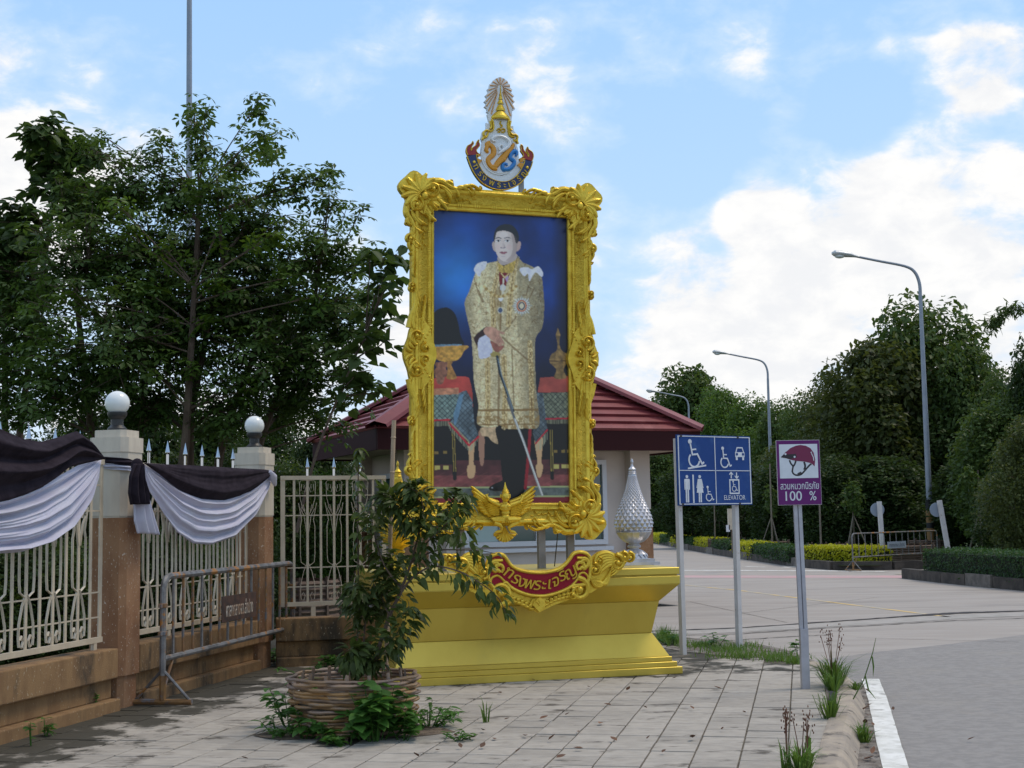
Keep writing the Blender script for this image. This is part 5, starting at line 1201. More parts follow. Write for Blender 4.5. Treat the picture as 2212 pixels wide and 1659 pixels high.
for (y0, w0, y1, w1) in [(500, 68, 488, 84), (488, 84, 470, 78), (470, 78, 440, 46), (440, 46, 425, 30), (425, 44, 408, 40), (408, 40, 375, 22), (365, 30, 352, 26), (352, 26, 330, 14), (325, 20, 300, 12), (300, 12, 285, 10), (290, 13, 270, 7), (270, 7, 235, 4), (235, 5, 195, 2)]:
    c0, c1 = 1112, 1111; A = [e6(c0 - w0, y0), e6(c0 + w0, y0), e6(c1 + w1, y1), e6(c1 - w1, y1)]
    n = 9; vs = []
    for k in range(n):
        f = k / (n - 1); q = math.sin(PI * f)
        vs.append((A[0][0] + (A[1][0] - A[0][0]) * f, -.014 - .055 * q * (w0 / 84) ** .6, A[0][1])); vs.append((A[3][0] + (A[2][0] - A[3][0]) * f, -.014 - .055 * q * (w1 / 84) ** .6, A[3][1]))
    b.add(vs, [(2 * k, 2 * k + 2, 2 * k + 3, 2 * k + 1) for k in range(n - 1)])
b.build('crown_spire', MT['gold'], cr)
b = MB()
for s, pts in [(1, [(1035, 500), (1048, 560), (1040, 600), (1010, 610), (985, 600), (960, 620), (965, 650), (990, 660)]), (1, [(1000, 625), (985, 660), (960, 665), (950, 685)]), (1, [(1185, 505), (1175, 560), (1190, 610), (1215, 640), (1245, 640), (1262, 665), (1240, 700), (1225, 680)]), (1, [(1180, 600), (1195, 650), (1230, 660)]), (1, [(1250, 680), (1265, 720)]), (1, [(1020, 520), (1030, 570), (1015, 590)]), (1, [(1200, 520), (1190, 580), (1210, 600)])]:
    Q = resample3([Vector((*e6(*p), 0)) for p in pts], 18); b.ribbon([(q.x, q.y) for q in Q], .012, .03, -.012, tip=False)
for pts in [[(1080, 600), (1090, 585), (1110, 595), (1100, 615), (1085, 612)], [(1112, 600), (1130, 585), (1150, 598), (1140, 618), (1118, 612)], [(1108, 575), (1125, 560), (1108, 545), (1112, 520)]]:
    Q = resample3([Vector((*e6(*p), 0)) for p in pts], 14); b.ribbon([(q.x, q.y) for q in Q], .008, .025, -.012, tip=False)
b.build('crown_scroll', MT['gold'], cr)
# oval rim and the three interlaced cipher strokes
oval = [(1105 + 166 * math.cos(2 * PI * k / 48), 815 + 180 * math.sin(2 * PI * k / 48)) for k in range(48)]
b = MB(); b.prism([e6(x, y) for x, y in oval], 0, -.022); b.build('oval_plate', MT['enamel_white'], cr, False)
b = MB(); Q = [e6(1105 + 150 * math.cos(2 * PI * k / 48), 815 + 164 * math.sin(2 * PI * k / 48)) for k in range(49)]; b.ribbon(Q, .005, .008, -.022, tip=False); b.build('oval_rim', MT['enamel_white'], cr)
def stroke3(name, m, strokes, h):
    b = MB()
    for pts, ws in strokes:
        Q = resample3([Vector((*e3(*p), 0)) for p in pts], 30); n = len(ws)
        W3 = [ws[min(int(i / 29 * (n - 1)), n - 2)] * (1 - (i / 29 * (n - 1) - min(int(i / 29 * (n - 1)), n - 2))) + ws[min(int(i / 29 * (n - 1)), n - 2) + 1] * (i / 29 * (n - 1) - min(int(i / 29 * (n - 1)), n - 2)) for i in range(30)]
        b.ribbon([(q.x, q.y) for q in Q], [w * .000262 for w in W3], h, -.022, tip=False)
    b.build(name, m, cr)
stroke3('cipher_stroke', MT['enamel_white'], [([(980, 190), (900, 170), (880, 110), (960, 60), (1100, 40), (1250, 90), (1360, 200), (1330, 320), (1200, 420), (1080, 500), (1050, 540)], [30, 60, 90, 70, 50, 60, 90, 95, 90, 60, 20]), ([(1090, 440), (1070, 350), (1110, 300), (1160, 310), (1150, 350)], [70, 60, 40, 40, 30])], .030)
stroke3('cipher_stroke', MT['enamel_orange'], [([(780, 470), (740, 460), (720, 390), (760, 300), (850, 290), (920, 380), (930, 480), (900, 560), (810, 640), (770, 720), (830, 850), (920, 920), (1020, 960)], [50, 80, 90, 100, 110, 120, 120, 110, 110, 100, 100, 110, 60]), ([(880, 880), (980, 860), (1080, 740), (1180, 650), (1300, 500), (1420, 370), (1480, 250)], [60, 110, 130, 150, 120, 90, 50]), ([(1170, 640), (1210, 690), (1230, 720)], [130, 90, 40]), ([(810, 190), (760, 260), (730, 350)], [60, 120, 80])], .026)
stroke3('cipher_stroke', MT['enamel_blue'], [([(1520, 600), (1560, 540), (1540, 460), (1460, 470), (1390, 560), (1390, 650), (1460, 700), (1500, 760), (1460, 850), (1380, 930), (1280, 960), (1190, 950), (1170, 860), (1220, 800), (1280, 810), (1280, 850)], [20, 60, 110, 100, 90, 90, 100, 90, 90, 90, 90, 100, 80, 70, 60, 50])], .028)
# navy ribbon with gold lettering
cen = (1105, 560)
outer = [(190, 590), (240, 740), (330, 960), (450, 1160), (600, 1330), (800, 1450), (1000, 1510), (1200, 1525), (1400, 1480), (1580, 1390), (1740, 1250), (1870, 1060), (1960, 880), (2000, 740)]
inner = [(1780, 690), (1765, 790), (1700, 920), (1620, 1060), (1500, 1180), (1350, 1270), (1180, 1300), (1000, 1270), (830, 1200), (680, 1090), (570, 940), (500, 790), (460, 650), (440, 540)]
oQ = [(q.x, q.y) for q in resample3([Vector((*p, 0)) for p in outer], 40)]; iQ = [(q.x, q.y) for q in resample3([Vector((*p, 0)) for p in inner], 40)]
b = MB(); b.prism(P3(oQ + iQ), .02, -.03); rb = b.build('ribbon', MT['enamel_navy'], cr, False)
b = MB(); b.ribbon(P3(oQ), .006, .016, -.026, tip=False); b.ribbon(P3(iQ), .005, .012, -.028, tip=False)
for x, y in ((385, 755), (1850, 905)):
    X, Z_ = e3(x, y); b.sphere((X, -.034, Z_), .016, 10, 6, (1, .4, 1))
b.build('ribbon_edge', MT['gold'], rb)
b = MB()
fold = [(460, 650), (600, 690), (570, 760), (500, 800)]
for fo_ in (fold, [(1780, 790), (1640, 770), (1580, 830), (1690, 930)], [(470, 540), (570, 570), (500, 615)], [(1640, 650), (1780, 650), (1740, 740), (1660, 750)]):
    b = MB(); b.prism(P3(fo_), .02, -.028); b.build('ribbon_fold', MT['enamel_orange'], rb, False)
b = MB()
em = abs(e3(0, 0)[1] - e3(0, 100)[1]) / 100
for txt, x, y, sz in [('ท', 430, 895, 190), ('ร', 545, 1085, 190), ('ง', 655, 1205, 190), ('พ', 860, 1335, 190), ('ร', 1065, 1395, 190), ('ะ', 1225, 1405, 190), ('เ', 1355, 1390, 190), ('จ', 1475, 1330, 190), ('ริ', 1610, 1220, 190), ('ญ', 1765, 1075, 190)]:
    dx, dy = x - 1130, y - 560; X, Z_ = e3(x, y); ang = -math.atan2(dx, dy) * -1
    put_text(b, txt, X, Z_, sz * em * 1.22, -.032, math.atan2(dx, dy) * .95, .008, .003)
b.build('lettering', MT['gold_smooth'], rb, False)
fl_l = [(215, 555), (170, 440), (200, 310), (300, 250), (335, 200), (350, 175), (375, 240), (330, 310), (300, 400), (318, 430), (340, 360), (440, 280), (455, 210), (495, 150), (525, 135), (520, 200), (545, 280), (500, 350), (450, 420), (480, 490), (560, 555), (470, 545)]
fl_r = [(1990, 720), (2030, 600), (2000, 480), (1900, 400), (1870, 330), (1840, 380), (1850, 450), (1900, 540), (1890, 600), (1850, 520), (1760, 420), (1740, 320), (1690, 262), (1675, 300), (1690, 380), (1680, 430), (1740, 520), (1750, 590), (1640, 680), (1790, 660)]
for fp in (fl_l, fl_r):
    Q = [(q.x, q.y) for q in resample3([Vector((*p, 0)) for p in fp], 60)]
    b = MB(); b.prism(P3(Q), .02, -.022); fo = b.build('flame', MT['enamel_red'], cr, False); b = MB(); b.ribbon(P3(Q), .005, .010, -.020, tip=False); b.build('flame_edge', MT['gold'], fo)
X, Z_ = fl(1070, 400)
b = MB(); b.box((X + .02, .06, Z_ + .0), (.06, .04, .35)); b.build('crest_bracket', MT['steel'], fr, False)
b = MB(); b.box((X + .3, .06, Z_ - .02), (.05, .04, .30)); b.build('crest_bracket', MT['steel'], fr, False)

# ================================================================== WINGED FIGURE AT THE FOOT OF THE FRAME
def g8(zx, zy, yl=-.13): return fl((1500 + zx / 2.212) / 1.8516, (1600 + zy / 2.212) / 1.8516, yl)
Y0 = -.10
gz = MB()
def gt(pts, rad, y=Y0 - .045): gz.tube([(g8(*p)[0], y, g8(*p)[1]) for p in pts], [r_ * .00108 for r_ in rad], 9)
def gs(x, y, rx, ry, d=.5, yy=Y0 - .05):
    X, Z_ = g8(x, y); s = .00108; gz.sphere((X, yy, Z_), s, 14, 10, (rx, max(rx, ry) * d, ry))
gs(1142, 855, 40, 52, .8, Y0 - .085); gt([(1141, 815), (1140, 795), (1138, 765), (1137, 728)], [34, 22, 12, 3], Y0 - .085)
for k, (y, r_) in enumerate([(822, 40), (808, 34), (795, 26)]): gs(1141, y, r_, 9, .9, Y0 - .085)
gs(1155, 868, 12, 14, 1, Y0 - .12); gs(1104, 850, 10, 20, .6, Y0 - .07); gs(1182, 850, 10, 20, .6, Y0 - .07)
gt([(1143, 895), (1145, 915)], [24, 26], Y0 - .06); gs(1146, 950, 55, 48, .55, Y0 - .055); gs(1150, 995, 40, 46, .5, Y0 - .05); gs(1152, 1040, 44, 34, .6, Y0 - .05); gs(1120, 940, 24, 18, .7, Y0 - .08); gs(1172, 940, 24, 18, .7, Y0 - .08)
gt([(1102, 930), (1050, 905), (1005, 885), (985, 850), (975, 832)], [22, 20, 15, 12, 6]); gt([(1192, 930), (1235, 915), (1285, 895), (1302, 860), (1312, 838)], [22, 20, 15, 12, 6])
gt([(985, 850), (968, 842)], [8, 3]); gt([(985, 850), (998, 828)], [8, 3]); gt([(1302, 860), (1318, 850)], [8, 3]); gt([(1302, 860), (1290, 832)], [8, 3])
gt([(1135, 1060), (1080, 1060), (1035, 1062), (1050, 1085), (1100, 1105), (1118, 1130), (1110, 1165)], [34, 34, 28, 26, 24, 17, 12]); gt([(1170, 1060), (1225, 1058), (1275, 1058), (1260, 1082), (1210, 1105), (1180, 1130), (1190, 1160)], [34, 34, 28, 26, 24, 17, 12])
for x, s in ((1108, -1), (1190, 1)):
    for k in range(3): gt([(x, 1162), (x + s * (24 + 12 * k), 1158 + 8 * k), (x + s * (48 + 8 * k), 1166 + 12 * k)], [11, 8, 4])
body = gz; wings = MB()
for sx, roots, tips_ in ((-1, [(1098, 905), (1104, 1030)], [(855, 762), (862, 800), (878, 838), (895, 875), (905, 910), (915, 945), (935, 975), (965, 1000), (1000, 1020), (1040, 1032)]), (1, [(1196, 905), (1196, 1025)], [(1420, 762), (1425, 800), (1420, 840), (1408, 880), (1396, 915), (1384, 945), (1360, 975), (1330, 998), (1295, 1015), (1250, 1025)])):
    for k, tp in enumerate(tips_):
        f = k / 9; rt = (roots[0][0] + (roots[1][0] - roots[0][0]) * f, roots[0][1] + (roots[1][1] - roots[0][1]) * f); mid = ((rt[0] + tp[0]) / 2, (rt[1] + tp[1]) / 2 + 26 * (1 - f))
        Q = resample3([Vector((*g8(*p), 0)) for p in (rt, mid, tp)], 10); wings.ribbon([(q.x, q.y) for q in Q], [.020, .022, .023, .024, .024, .024, .023, .021, .017, .006], .030 + .012 * (1 - f), Y0 + .012 - .003 * (k % 2))
    for k in range(7):
        f = k / 6; rt = (roots[0][0], roots[0][1] + 20 + 90 * f); tp = (roots[0][0] + sx * (150 - 60 * f), roots[0][1] - 10 + 110 * f)
        wings.ribbon([g8(*rt), g8((rt[0] + tp[0]) / 2, (rt[1] + tp[1]) / 2 + 10), g8(*tp)], [.02, .022, .010], .05, Y0 + .005)
for k in range(9):
    f = k / 8 - .5; tp = (1152 + 190 * f, 1258 - 110 * f * f * 2.4); wings.ribbon([g8(1150, 1120), g8(1151 + 70 * f, 1190), g8(*tp)], [.014, .020, .018], .035 + .004 * (k % 2), Y0 + .01, tip=False)
for k in range(5):
    f = k / 4 - .5; wings.ribbon([g8(1150 + 20 * f, 1040), g8(1152 + 70 * f, 1085)], [.016, .010], .03, Y0 - .05)
ga_o = body.build('winged_figure', MT['gold'], fr); wo = wings.build('wing_and_tail', MT['gold'], ga_o)

# ================================================================== RED NAME BOARD ON THE PEDESTAL
b0 = Vector((-math.sin(PA), math.cos(PA), 0)); u0_ = Vector((math.cos(PA), math.sin(PA), 0))
bd = thing('name_board', 'red board with gold Thai lettering and gold winged scrollwork on the pedestal front', 'sign board', tuple(PO + u0_ * 1.48 - b0 * .045 + Vector((0, 0, .9))), PA)
BO = Vector(bd.location)
def b2(zx, zy, yl=0.0):
    q = OnPlane((1900 + zx / 3.3515) / 1.8516, (2150 + zy / 3.3515) / 1.8516, BO + b0 * yl, b0) - BO; return q.dot(u0_), q.z
def Pb(L_, n=0):
    if n: L_ = [(q.x, q.y) for q in resample3([Vector((*p, 0)) for p in L_], n)]
    return [b2(*p) for p in L_]
top = [(160, 400), (168, 320), (215, 250), (300, 222), (375, 240), (430, 310), (480, 375), (560, 425), (680, 455), (820, 468), (960, 462), (1090, 430), (1190, 370), (1260, 290), (1310, 220), (1380, 195), (1460, 205), (1520, 250), (1535, 340), (1530, 500)]
bot = [(1500, 600), (1420, 640), (1310, 640), (1220, 690), (1080, 745), (940, 778), (820, 782), (700, 765), (560, 715), (460, 655), (400, 600), (330, 660), (250, 670), (200, 620), (170, 520)]
out_l = [(q.x, q.y) for q in resample3([Vector((*p, 0)) for p in top + bot + [top[0]]], 110)][:-1]
b = MB(); b.prism([b2(*p) for p in out_l], .03, -.018); b.build('panel', MT['panel_red'], bd, False)
# gold backing that carries wings and lotus edging
back = [(150, 380), (130, 310), (60, 250), (-60, 215), (-200, 260), (-330, 330), (-420, 300), (-500, 330), (-380, 430), (-250, 470), (-170, 600), (-60, 720), (100, 790), (260, 760), (420, 830), (640, 915), (850, 1012), (1050, 910), (1280, 830), (1400, 780), (1560, 740), (1700, 650), (1780, 560), (1830, 450), (1960, 440), (2050, 310), (2160, 215), (2060, 200), (1980, 180), (1900, 215), (1780, 175), (1650, 195), (1560, 260), (1530, 400), (1500, 660), (1300, 690), (1080, 770), (850, 800), (600, 760), (420, 660), (250, 690), (180, 600)]
b = MB(); b.prism([b2(*p) for p in back], .035, .004); b.build('scroll_backing', MT['gold'], bd, False)
b = MB(); b.ribbon([b2(*p) for p in out_l + [out_l[0]]], .020, .030, -.012, tip=False)
for pts in [[(1290, 640), (1360, 560), (1390, 490), (1450, 470), (1505, 530), (1480, 600), (1400, 625), (1300, 635)], [(400, 600), (330, 530), (280, 510), (215, 545), (205, 620), (260, 665), (330, 660)]]: b.ribbon(Pb(pts, 26), .014, .026, -.012, tip=False)
b.build('border', MT['gold'], bd)
b = MB()
for s, o_ in ((1, 0), (-1, 1)):
    mx_ = (lambda x, y: (x, y)) if s == 1 else (lambda x, y: (1695 - x, y + 60 - (x - 850) * .04))
    yb = .006
    for k in range(6):
        q = [(1600 + 12 * k, 330 + 30 * k), (1640 + 30 * k, 240 + 26 * k), (1760 + 26 * k, 205 + 34 * k), (1850 + 8 * k, 250 + 42 * k), (1830 - 10 * k, 350 + 36 * k)]
        b.ribbon(Pb([mx_(*p) for p in q], 14), [.014, .02, .024, .026, .028, .028, .028, .026, .024, .022, .019, .016, .012, .008], .04, yb)
    for k in range(6):
        q = [(1560 + 18 * k, 560 + 6 * k), (1600 + 30 * k, 640 - 4 * k), (1680 + 22 * k, 650 - 30 * k), (1740 + 14 * k, 580 - 30 * k)]
        b.ribbon(Pb([mx_(*p) for p in q], 12), [.024] * 6 + [.022, .02, .018, .015, .011, .006], .045, yb)
    for (x, y, r_) in [(1590, 430, 40), (1650, 315, 24), (1890, 340, 50), (1980, 270, 36), (2060, 270, 34), (1375, 700, 70), (1290, 760, 40)]:
        X, Z_ = b2(*mx_(x, y)); sc_ = .00155
        spiral(b, X, Z_, r_ * sc_, 1.2, PI / 2 * s, -s, r_ * sc_ * .34, .05, yb - .004, None, 16)
    for k in range(5): b.ribbon(Pb([mx_(1900 + 30 * k, 380 - 20 * k), mx_(1960 + 28 * k, 330 - 26 * k), mx_(2010 + 30 * k, 260 - 10 * k)], 8), [.02, .02, .018, .016, .014, .012, .01, .006], .04, yb)
    for k in range(7):
        f = k / 6; x = 940 + 330 * f; y = 880 - 110 * f - 20 * math.sin(PI * f)
        q = [(x, y - 40), (x + 30, y + 8), (x - 6, y + 22), (x - 30, y)]
        b.ribbon(Pb([mx_(*p) for p in q], 10), [.018, .02, .022, .022, .02, .02, .018, .015, .011, .006], .04, yb)
        X, Z_ = b2(*mx_(x + 26, y - 26)); b.sphere((X, yb - .03, Z_), .016, 8, 6)
for w_, y0_, y1_, d in [(120, 800, 960, .02), (90, 820, 985, .035), (55, 800, 900, .055), (30, 810, 870, .065)]:
    b.prism(Pb([(850, y0_), (850 + w_ * .7, y0_ + 20), (850 + w_, (y0_ + y1_) / 2), (850 + w_ * .4, y1_ - 25), (850, y1_ + 15), (850 - w_ * .4, y1_ - 25), (850 - w_, (y0_ + y1_) / 2), (850 - w_ * .7, y0_ + 20)]), .006, -d)
b.build('scrollwork', MT['gold'], bd)
for s in (1, -1):
    b = MB(); mx_ = (lambda x, y: (x, y)) if s == 1 else (lambda x, y: (1715 - x, y + 34))
    for q in [[(1370, 435), (1345, 380), (1380, 330), (1440, 340), (1450, 390), (1490, 380), (1505, 320), (1470, 280), (1410, 275), (1355, 270)], [(1385, 430), (1420, 400), (1460, 410), (1500, 360)], [(1400, 350), (1440, 300), (1490, 310)]]:
        b.ribbon(Pb([mx_(*p) for p in q], 22), [.016 + .010 * math.sin(PI * i / 21) for i in range(22)], .03, -.016)
    b.build('flame_ornament', MT['gold'], bd)
b = MB(); em2 = abs(b2(0, 0)[1] - b2(0, 100)[1]) / 100
for txt, x, y, a in [('ท', 445, 478, -32), ('ร', 537, 555, -25), ('ง', 612, 598, -16), ('พ', 717, 622, -10), ('ร', 825, 636, -3), ('ะ', 912, 638, 1), ('เ', 990, 622, 6), ('จ', 1065, 588, 14), ('ริ', 1150, 515, 24), ('ญ', 1265, 468, 32)]:
    X, Z_ = b2(x, y); put_text(b, txt, X, Z_, 225 * em2, -.018, math.radians(a), .022, .0045, 1.0, shear=.22)
b.build('lettering', MT['gold_smooth'], bd, False)

# ================================================================== LOTUS-BUD FINIALS STANDING ON THE PEDESTAL
def finial(label, m, px, py_, zt, dia, group='lotus-bud finials on the pedestal'):
    """px: along the pedestal, py_: depth, zt: height, dia: widest diameter"""
    p = PO + u0_ * px + b0 * py_; t = thing('lotus_bud_finial', label, 'finial', (p.x, p.y, PTOP + .001), PA, group)
    s = dia / 2; hh = zt
    b = MB(); b.box((0, 0, .014 * hh), (s * 2.05, s * 2.05, .028 * hh)); b.box((0, 0, .042 * hh), (s * 1.65, s * 1.65, .028 * hh)); b.build('plinth', m, t, False)
    b = MB(); b.lathe([(s * .70, .056 * hh), (s * .66, .075 * hh), (s * .56, .10 * hh), (s * .40, .135 * hh), (s * .24, .148 * hh), (s * .24, .155 * hh), (s * .34, .16 * hh), (s * .36, .172 * hh), (s * .30, .185 * hh), (s * .26, .19 * hh), (s * .30, .20 * hh)], 28); b.build('foot', m, t)
    for k in range(14):
        a = 2 * PI * k / 14; bq = MB()
    b = MB()
    for k in range(14):
        a = 2 * PI * k / 14; d = Vector((math.cos(a), math.sin(a), 0)); sd_ = Vector((-math.sin(a), math.cos(a), 0))
        A = d * s * .42 + Vector((0, 0, .135 * hh)); B = d * s * .73 + Vector((0, 0, .062 * hh)); b.add([A - sd_ * s * .07, A + sd_ * s * .07, (A + B) / 2 + sd_ * s * .14 + d * s * .05, B, (A + B) / 2 - sd_ * s * .14 + d * s * .05, (A + B) / 2 + d * s * .10], [(0, 1, 5), (1, 2, 5), (2, 3, 5), (3, 4, 5), (4, 0, 5)])
    b.build('petal_ring', m, t, False)
    b = MB(); n = 48; vs = []
    pr = [(.28, .20), (.50, .215), (.72, .25), (.84, .285), (.88, .302)]
    for (r_, z) in pr:
        for j in range(n): q = r_ * s * (1 + .035 * math.cos(2 * PI * j / n * 16)); a = 2 * PI * j / n; vs.append((q * math.cos(a), q * math.sin(a), z * hh))
    b.add(vs, [(i * n + j, i * n + (j + 1) % n, (i + 1) * n + (j + 1) % n, (i + 1) * n + j) for i in range(4) for j in range(n)]); b.lathe([(s * .86, .30 * hh), (s * .93, .303 * hh), (s * .93, .310 * hh), (s * .86, .313 * hh)], 32); b.build('cup', m, t)
    body = [(.86, .312), (.97, .345), (1.0, .39), (.98, .43), (.90, .48), (.78, .535), (.64, .59), (.50, .65), (.395, .71), (.315, .765), (.255, .81), (.21, .855)]
    b = MB(); b.lathe([(r_ * s * .95, z * hh) for r_, z in body], 32); b.build('bud', m, t)
    def R_at(z):
        for i in range(len(body) - 1):
            if body[i][1] <= z <= body[i + 1][1]: f = (z - body[i][1]) / (body[i + 1][1] - body[i][1]); return body[i][0] + (body[i + 1][0] - body[i][0]) * f
        return body[-1][0]
    sc_b = MB(); z = .325; row = 0                                   # diamond scales in a lattice
    while z < .84:
        r_ = R_at(z) * s; cnt = 18; ds = 2 * PI / cnt; dz = max(.020, .070 * R_at(z)) * 1.0
        r2 = R_at(min(.855, z + dz / 2)) * s; r1 = R_at(max(.312, z - dz / 2)) * s
        for k in range(cnt):
            a = (k + .5 * (row % 2)) * ds
            f = lambda aa, rr, zz, o_=0.0: ((rr * (.95 + o_)) * math.cos(aa), (rr * (.95 + o_)) * math.sin(aa), zz * hh)
            sc_b.add([f(a, r1, z - dz / 2), f(a + ds * .46, r_, z), f(a, r2, z + dz / 2), f(a - ds * .46, r_, z), f(a, r_, z - dz * .08, .10)], [(0, 1, 4), (1, 2, 4), (2, 3, 4), (3, 0, 4)])
        z += dz / 2; row += 1
    o = sc_b.build('scale', m, t, False, kind='stuff')
    b = MB(); b.lathe([(s * .21, .85 * hh), (s * .22, .857 * hh), (s * .185, .866 * hh), (s * .20, .874 * hh), (s * .165, .884 * hh), (s * .20, .892 * hh), (s * .20, .90 * hh), (s * .12, .915 * hh), (s * .10, .92 * hh), (s * .055, .938 * hh), (s * .05, .95 * hh), (s * .075, .962 * hh), (s * .075, .972 * hh), (s * .045, .99 * hh), (s * .008, hh)], 20); b.build('tip', m, t)
    return t
def fin_place(x, ybase, ytop, wpx, yd):
    # find the spot on the pedestal top seen at image x, at depth yd behind the front edge
    n_ = Vector((-math.sin(PA), math.cos(PA), 0)); q = OnPlane(x, ybase, PO + b0 * yd, b0) - PO; return q.dot(u0_)
fx = fin_place(1371, 1220, 0, 0, 1.0)
ppos = PO + u0_ * fx + b0 * 1.0; dep = (Vector((ppos.x, ppos.y, PTOP)) - CAM).dot(FW)
finial('silver lotus-bud finial with diamond scales on the right end of the pedestal', MT['silver'], fx, 1.0, (1222 - 993) * dep / F, 83 * dep / F)
gx = fin_place(861, 1225, 0, 0, 1.15)
ppos = PO + u0_ * gx + b0 * 1.15; dep = (Vector((ppos.x, ppos.y, PTOP)) - CAM).dot(FW)
finial('gold lotus-bud finial half hidden behind the left side of the portrait frame', MT['gold'], max(gx, .25), 1.15, (1222 - 985) * dep / F, 83 * dep / F)

# ================================================================== GUARDHOUSE
gA = Vector((-2.316, 22.9, 0)); gR = Vector((3.544, 25.4, 0)); gL = Vector((-4.22, 26.8, 0))
gang = math.atan2(gR.y - gA.y, gR.x - gA.x); gu = Vector((math.cos(gang), math.sin(gang), 0)); gv = Vector((-math.sin(gang), math.cos(gang), 0))
GWx = (gR - gA).length; GWy = max(4.3, (gL - gA).dot(gv))
gh = thing('guardhouse', 'small pale guardhouse with red hipped metal roof behind the portrait', 'guardhouse', tuple(gA), gang)
def gl(p): q = Vector(p) - gA; return q.dot(gu), q.dot(gv), q.z
EZ, FASC = 3.14, .36
apx = gl(AtY(1050, 738, 26.1)); AX, AY, AZ = GWx * .5, GWy * .5, apx[2]
rf = MB()
rf.add([(-.01, -.01, EZ - .001), (GWx + .01, -.01, EZ - .001), (GWx + .01, GWy + .01, EZ - .001), (-.01, GWy + .01, EZ - .001), (AX, AY, AZ - .08)], [(0, 1, 4), (1, 2, 4), (2, 3, 4), (3, 0, 4)])
roof = rf.build('roof', MT['fascia'], gh, False)
cs = [Vector((0, 0, EZ)), Vector((GWx, 0, EZ)), Vector((GWx, GWy, EZ)), Vector((0, GWy, EZ))]; ap = Vector((AX, AY, AZ))
NC = 13
for k in range(4):
    A, B = cs[k], cs[(k + 1) % 4]
    nrm_ = (B - A).cross(ap - A).normalized()
    for i in range(NC):
        f0, f1 = i / NC, (i + 1.0) / NC
        P_ = [A.lerp(ap, f0) + nrm_ * .065, B.lerp(ap, f0) + nrm_ * .065, B.lerp(ap, f1) + nrm_ * .012, A.lerp(ap, f1) + nrm_ * .012]
        lower = [P_[0] - nrm_ * .063, P_[1] - nrm_ * .063]
        b = MB(); b.add(P_ + lower, [(0, 1, 2, 3), (4, 5, 1, 0)]); b.build('roof_course', MT['roof'], roof, False)
for k in range(4):                                                # hip caps
    A = cs[k]; d = (ap - A).normalized(); sd_ = d.cross(Vector((0, 0, 1))).normalized(); up_ = sd_.cross(d)
    vs = []
    for p in (A - d * .02, ap + d * .03):
        for (a_, h_) in ((-.24, .02), (-.23, .08), (0, .15), (.23, .08), (.24, .02)): vs.append(p + sd_ * a_ + up_ * (h_ + .0))
    b = MB(); b.add(vs, [(j, j + 1, j + 6, j + 5) for j in range(4)] + [(0, 5, 9, 4)]); b.build('hip_cap', MT['roof'], roof, False)
b = MB()
for (c_, d_) in (((GWx / 2, .02, EZ - FASC / 2), (GWx, .05, FASC)), ((GWx / 2, GWy - .02, EZ - FASC / 2), (GWx, .05, FASC)), ((.02, GWy / 2, EZ - FASC / 2), (.05, GWy - .1, FASC)), ((GWx - .02, GWy / 2, EZ - FASC / 2), (.05, GWy - .1, FASC))): b.box(c_, d_)
b.build('fascia', MT['fascia'], roof, False)
b = MB(); b.box((GWx / 2, GWy / 2, EZ - FASC + .05), (GWx - .14, GWy - .14, .03)); b.build('soffit', MT['soffit'], roof, False)
# walls
wr = gl(AtY(1345, 1100, 25.2)); ov = .92
x0, x1, y0, y1 = ov, GWx - ov, ov, GWy - ov * .85; WZ = EZ - FASC + .034
b = MB(); b.box(((x0 + x1) / 2, y0 + .08, WZ / 2), (x1 - x0 - .3, .14, WZ)); b.build('wall', MT['wall'], gh, False)
b = MB(); b.box(((x0 + x1) / 2, y1 - .08, WZ / 2), (x1 - x0 - .3, .14, WZ)); b.build('wall', MT['wall'], gh, False)
b = MB(); b.box((x0 + .08, (y0 + y1) / 2, WZ / 2), (.14, y1 - y0 - .3, WZ)); b.build('wall', MT['wall'], gh, False)
b = MB(); b.box((x1 - .08, (y0 + y1) / 2, WZ / 2), (.14, y1 - y0 - .3, WZ)); b.build('wall', MT['wall'], gh, False)
for (x, y) in ((x0, y0), (x1, y0), (x0, y1), (x1, y1)):
    b = MB(); b.box((x, y, .85 + WZ / 2 + .35), (.42, .42, WZ - 1.7 + .7 - .0)); o = b.build('column', MT['wall'], gh, False)
    b.v = []; b.f = []; b.m = []; b.box((x, y, .68), (.46, .46, 1.36)); b.build('column_base', MT['granite'], o, False)
def window(name, face, c, wdt, zc, hgt, panes, glassm):
    """face: 'front' or 'left'; c: centre along the wall"""
    def bx(b, a, z, wa, wz, dpt, prj):
        if face == 'front': b.box((c + a, y0 + .01 - prj, zc + z), (wa, dpt, wz))
        else: b.box((x0 + .01 - prj, c + a, zc + z), (dpt, wa, wz))
    b = MB(); fwd = .09
    bx(b, 0, hgt / 2, wdt, fwd, .10, .02); bx(b, 0, -hgt / 2, wdt, fwd, .10, .02); bx(b, -wdt / 2 + fwd / 2, 0, fwd, hgt - fwd - .002, .10, .02); bx(b, wdt / 2 - fwd / 2, 0, fwd, hgt - fwd - .002, .10, .02)
    for k in range(1, panes): bx(b, -wdt / 2 + wdt * k / panes, 0, .07, hgt - fwd - .002, .08, .025)
    o = b.build(name, MT['winframe'], gh, False)
    for k in range(panes):
        b = MB(); bx(b, -wdt / 2 + wdt * (k + .5) / panes, 0, wdt / panes - .10, hgt - .10, .012, .012); b.build('pane', glassm if k != 0 or panes < 3 else MT['glass_lit'], o, False)
wc0 = gl(AtY(1020, 1100, 24.5))[0]
zt_, zb_ = AtY(1290, 995, 24.8).z, AtY(1290, 1172, 24.8).z
wxr = gl(OnPlane(1309, 1090, gA + gv * y0, gv))[0]; wxl = gl(OnPlane(1000, 1090, gA + gv * y0, gv))[0]
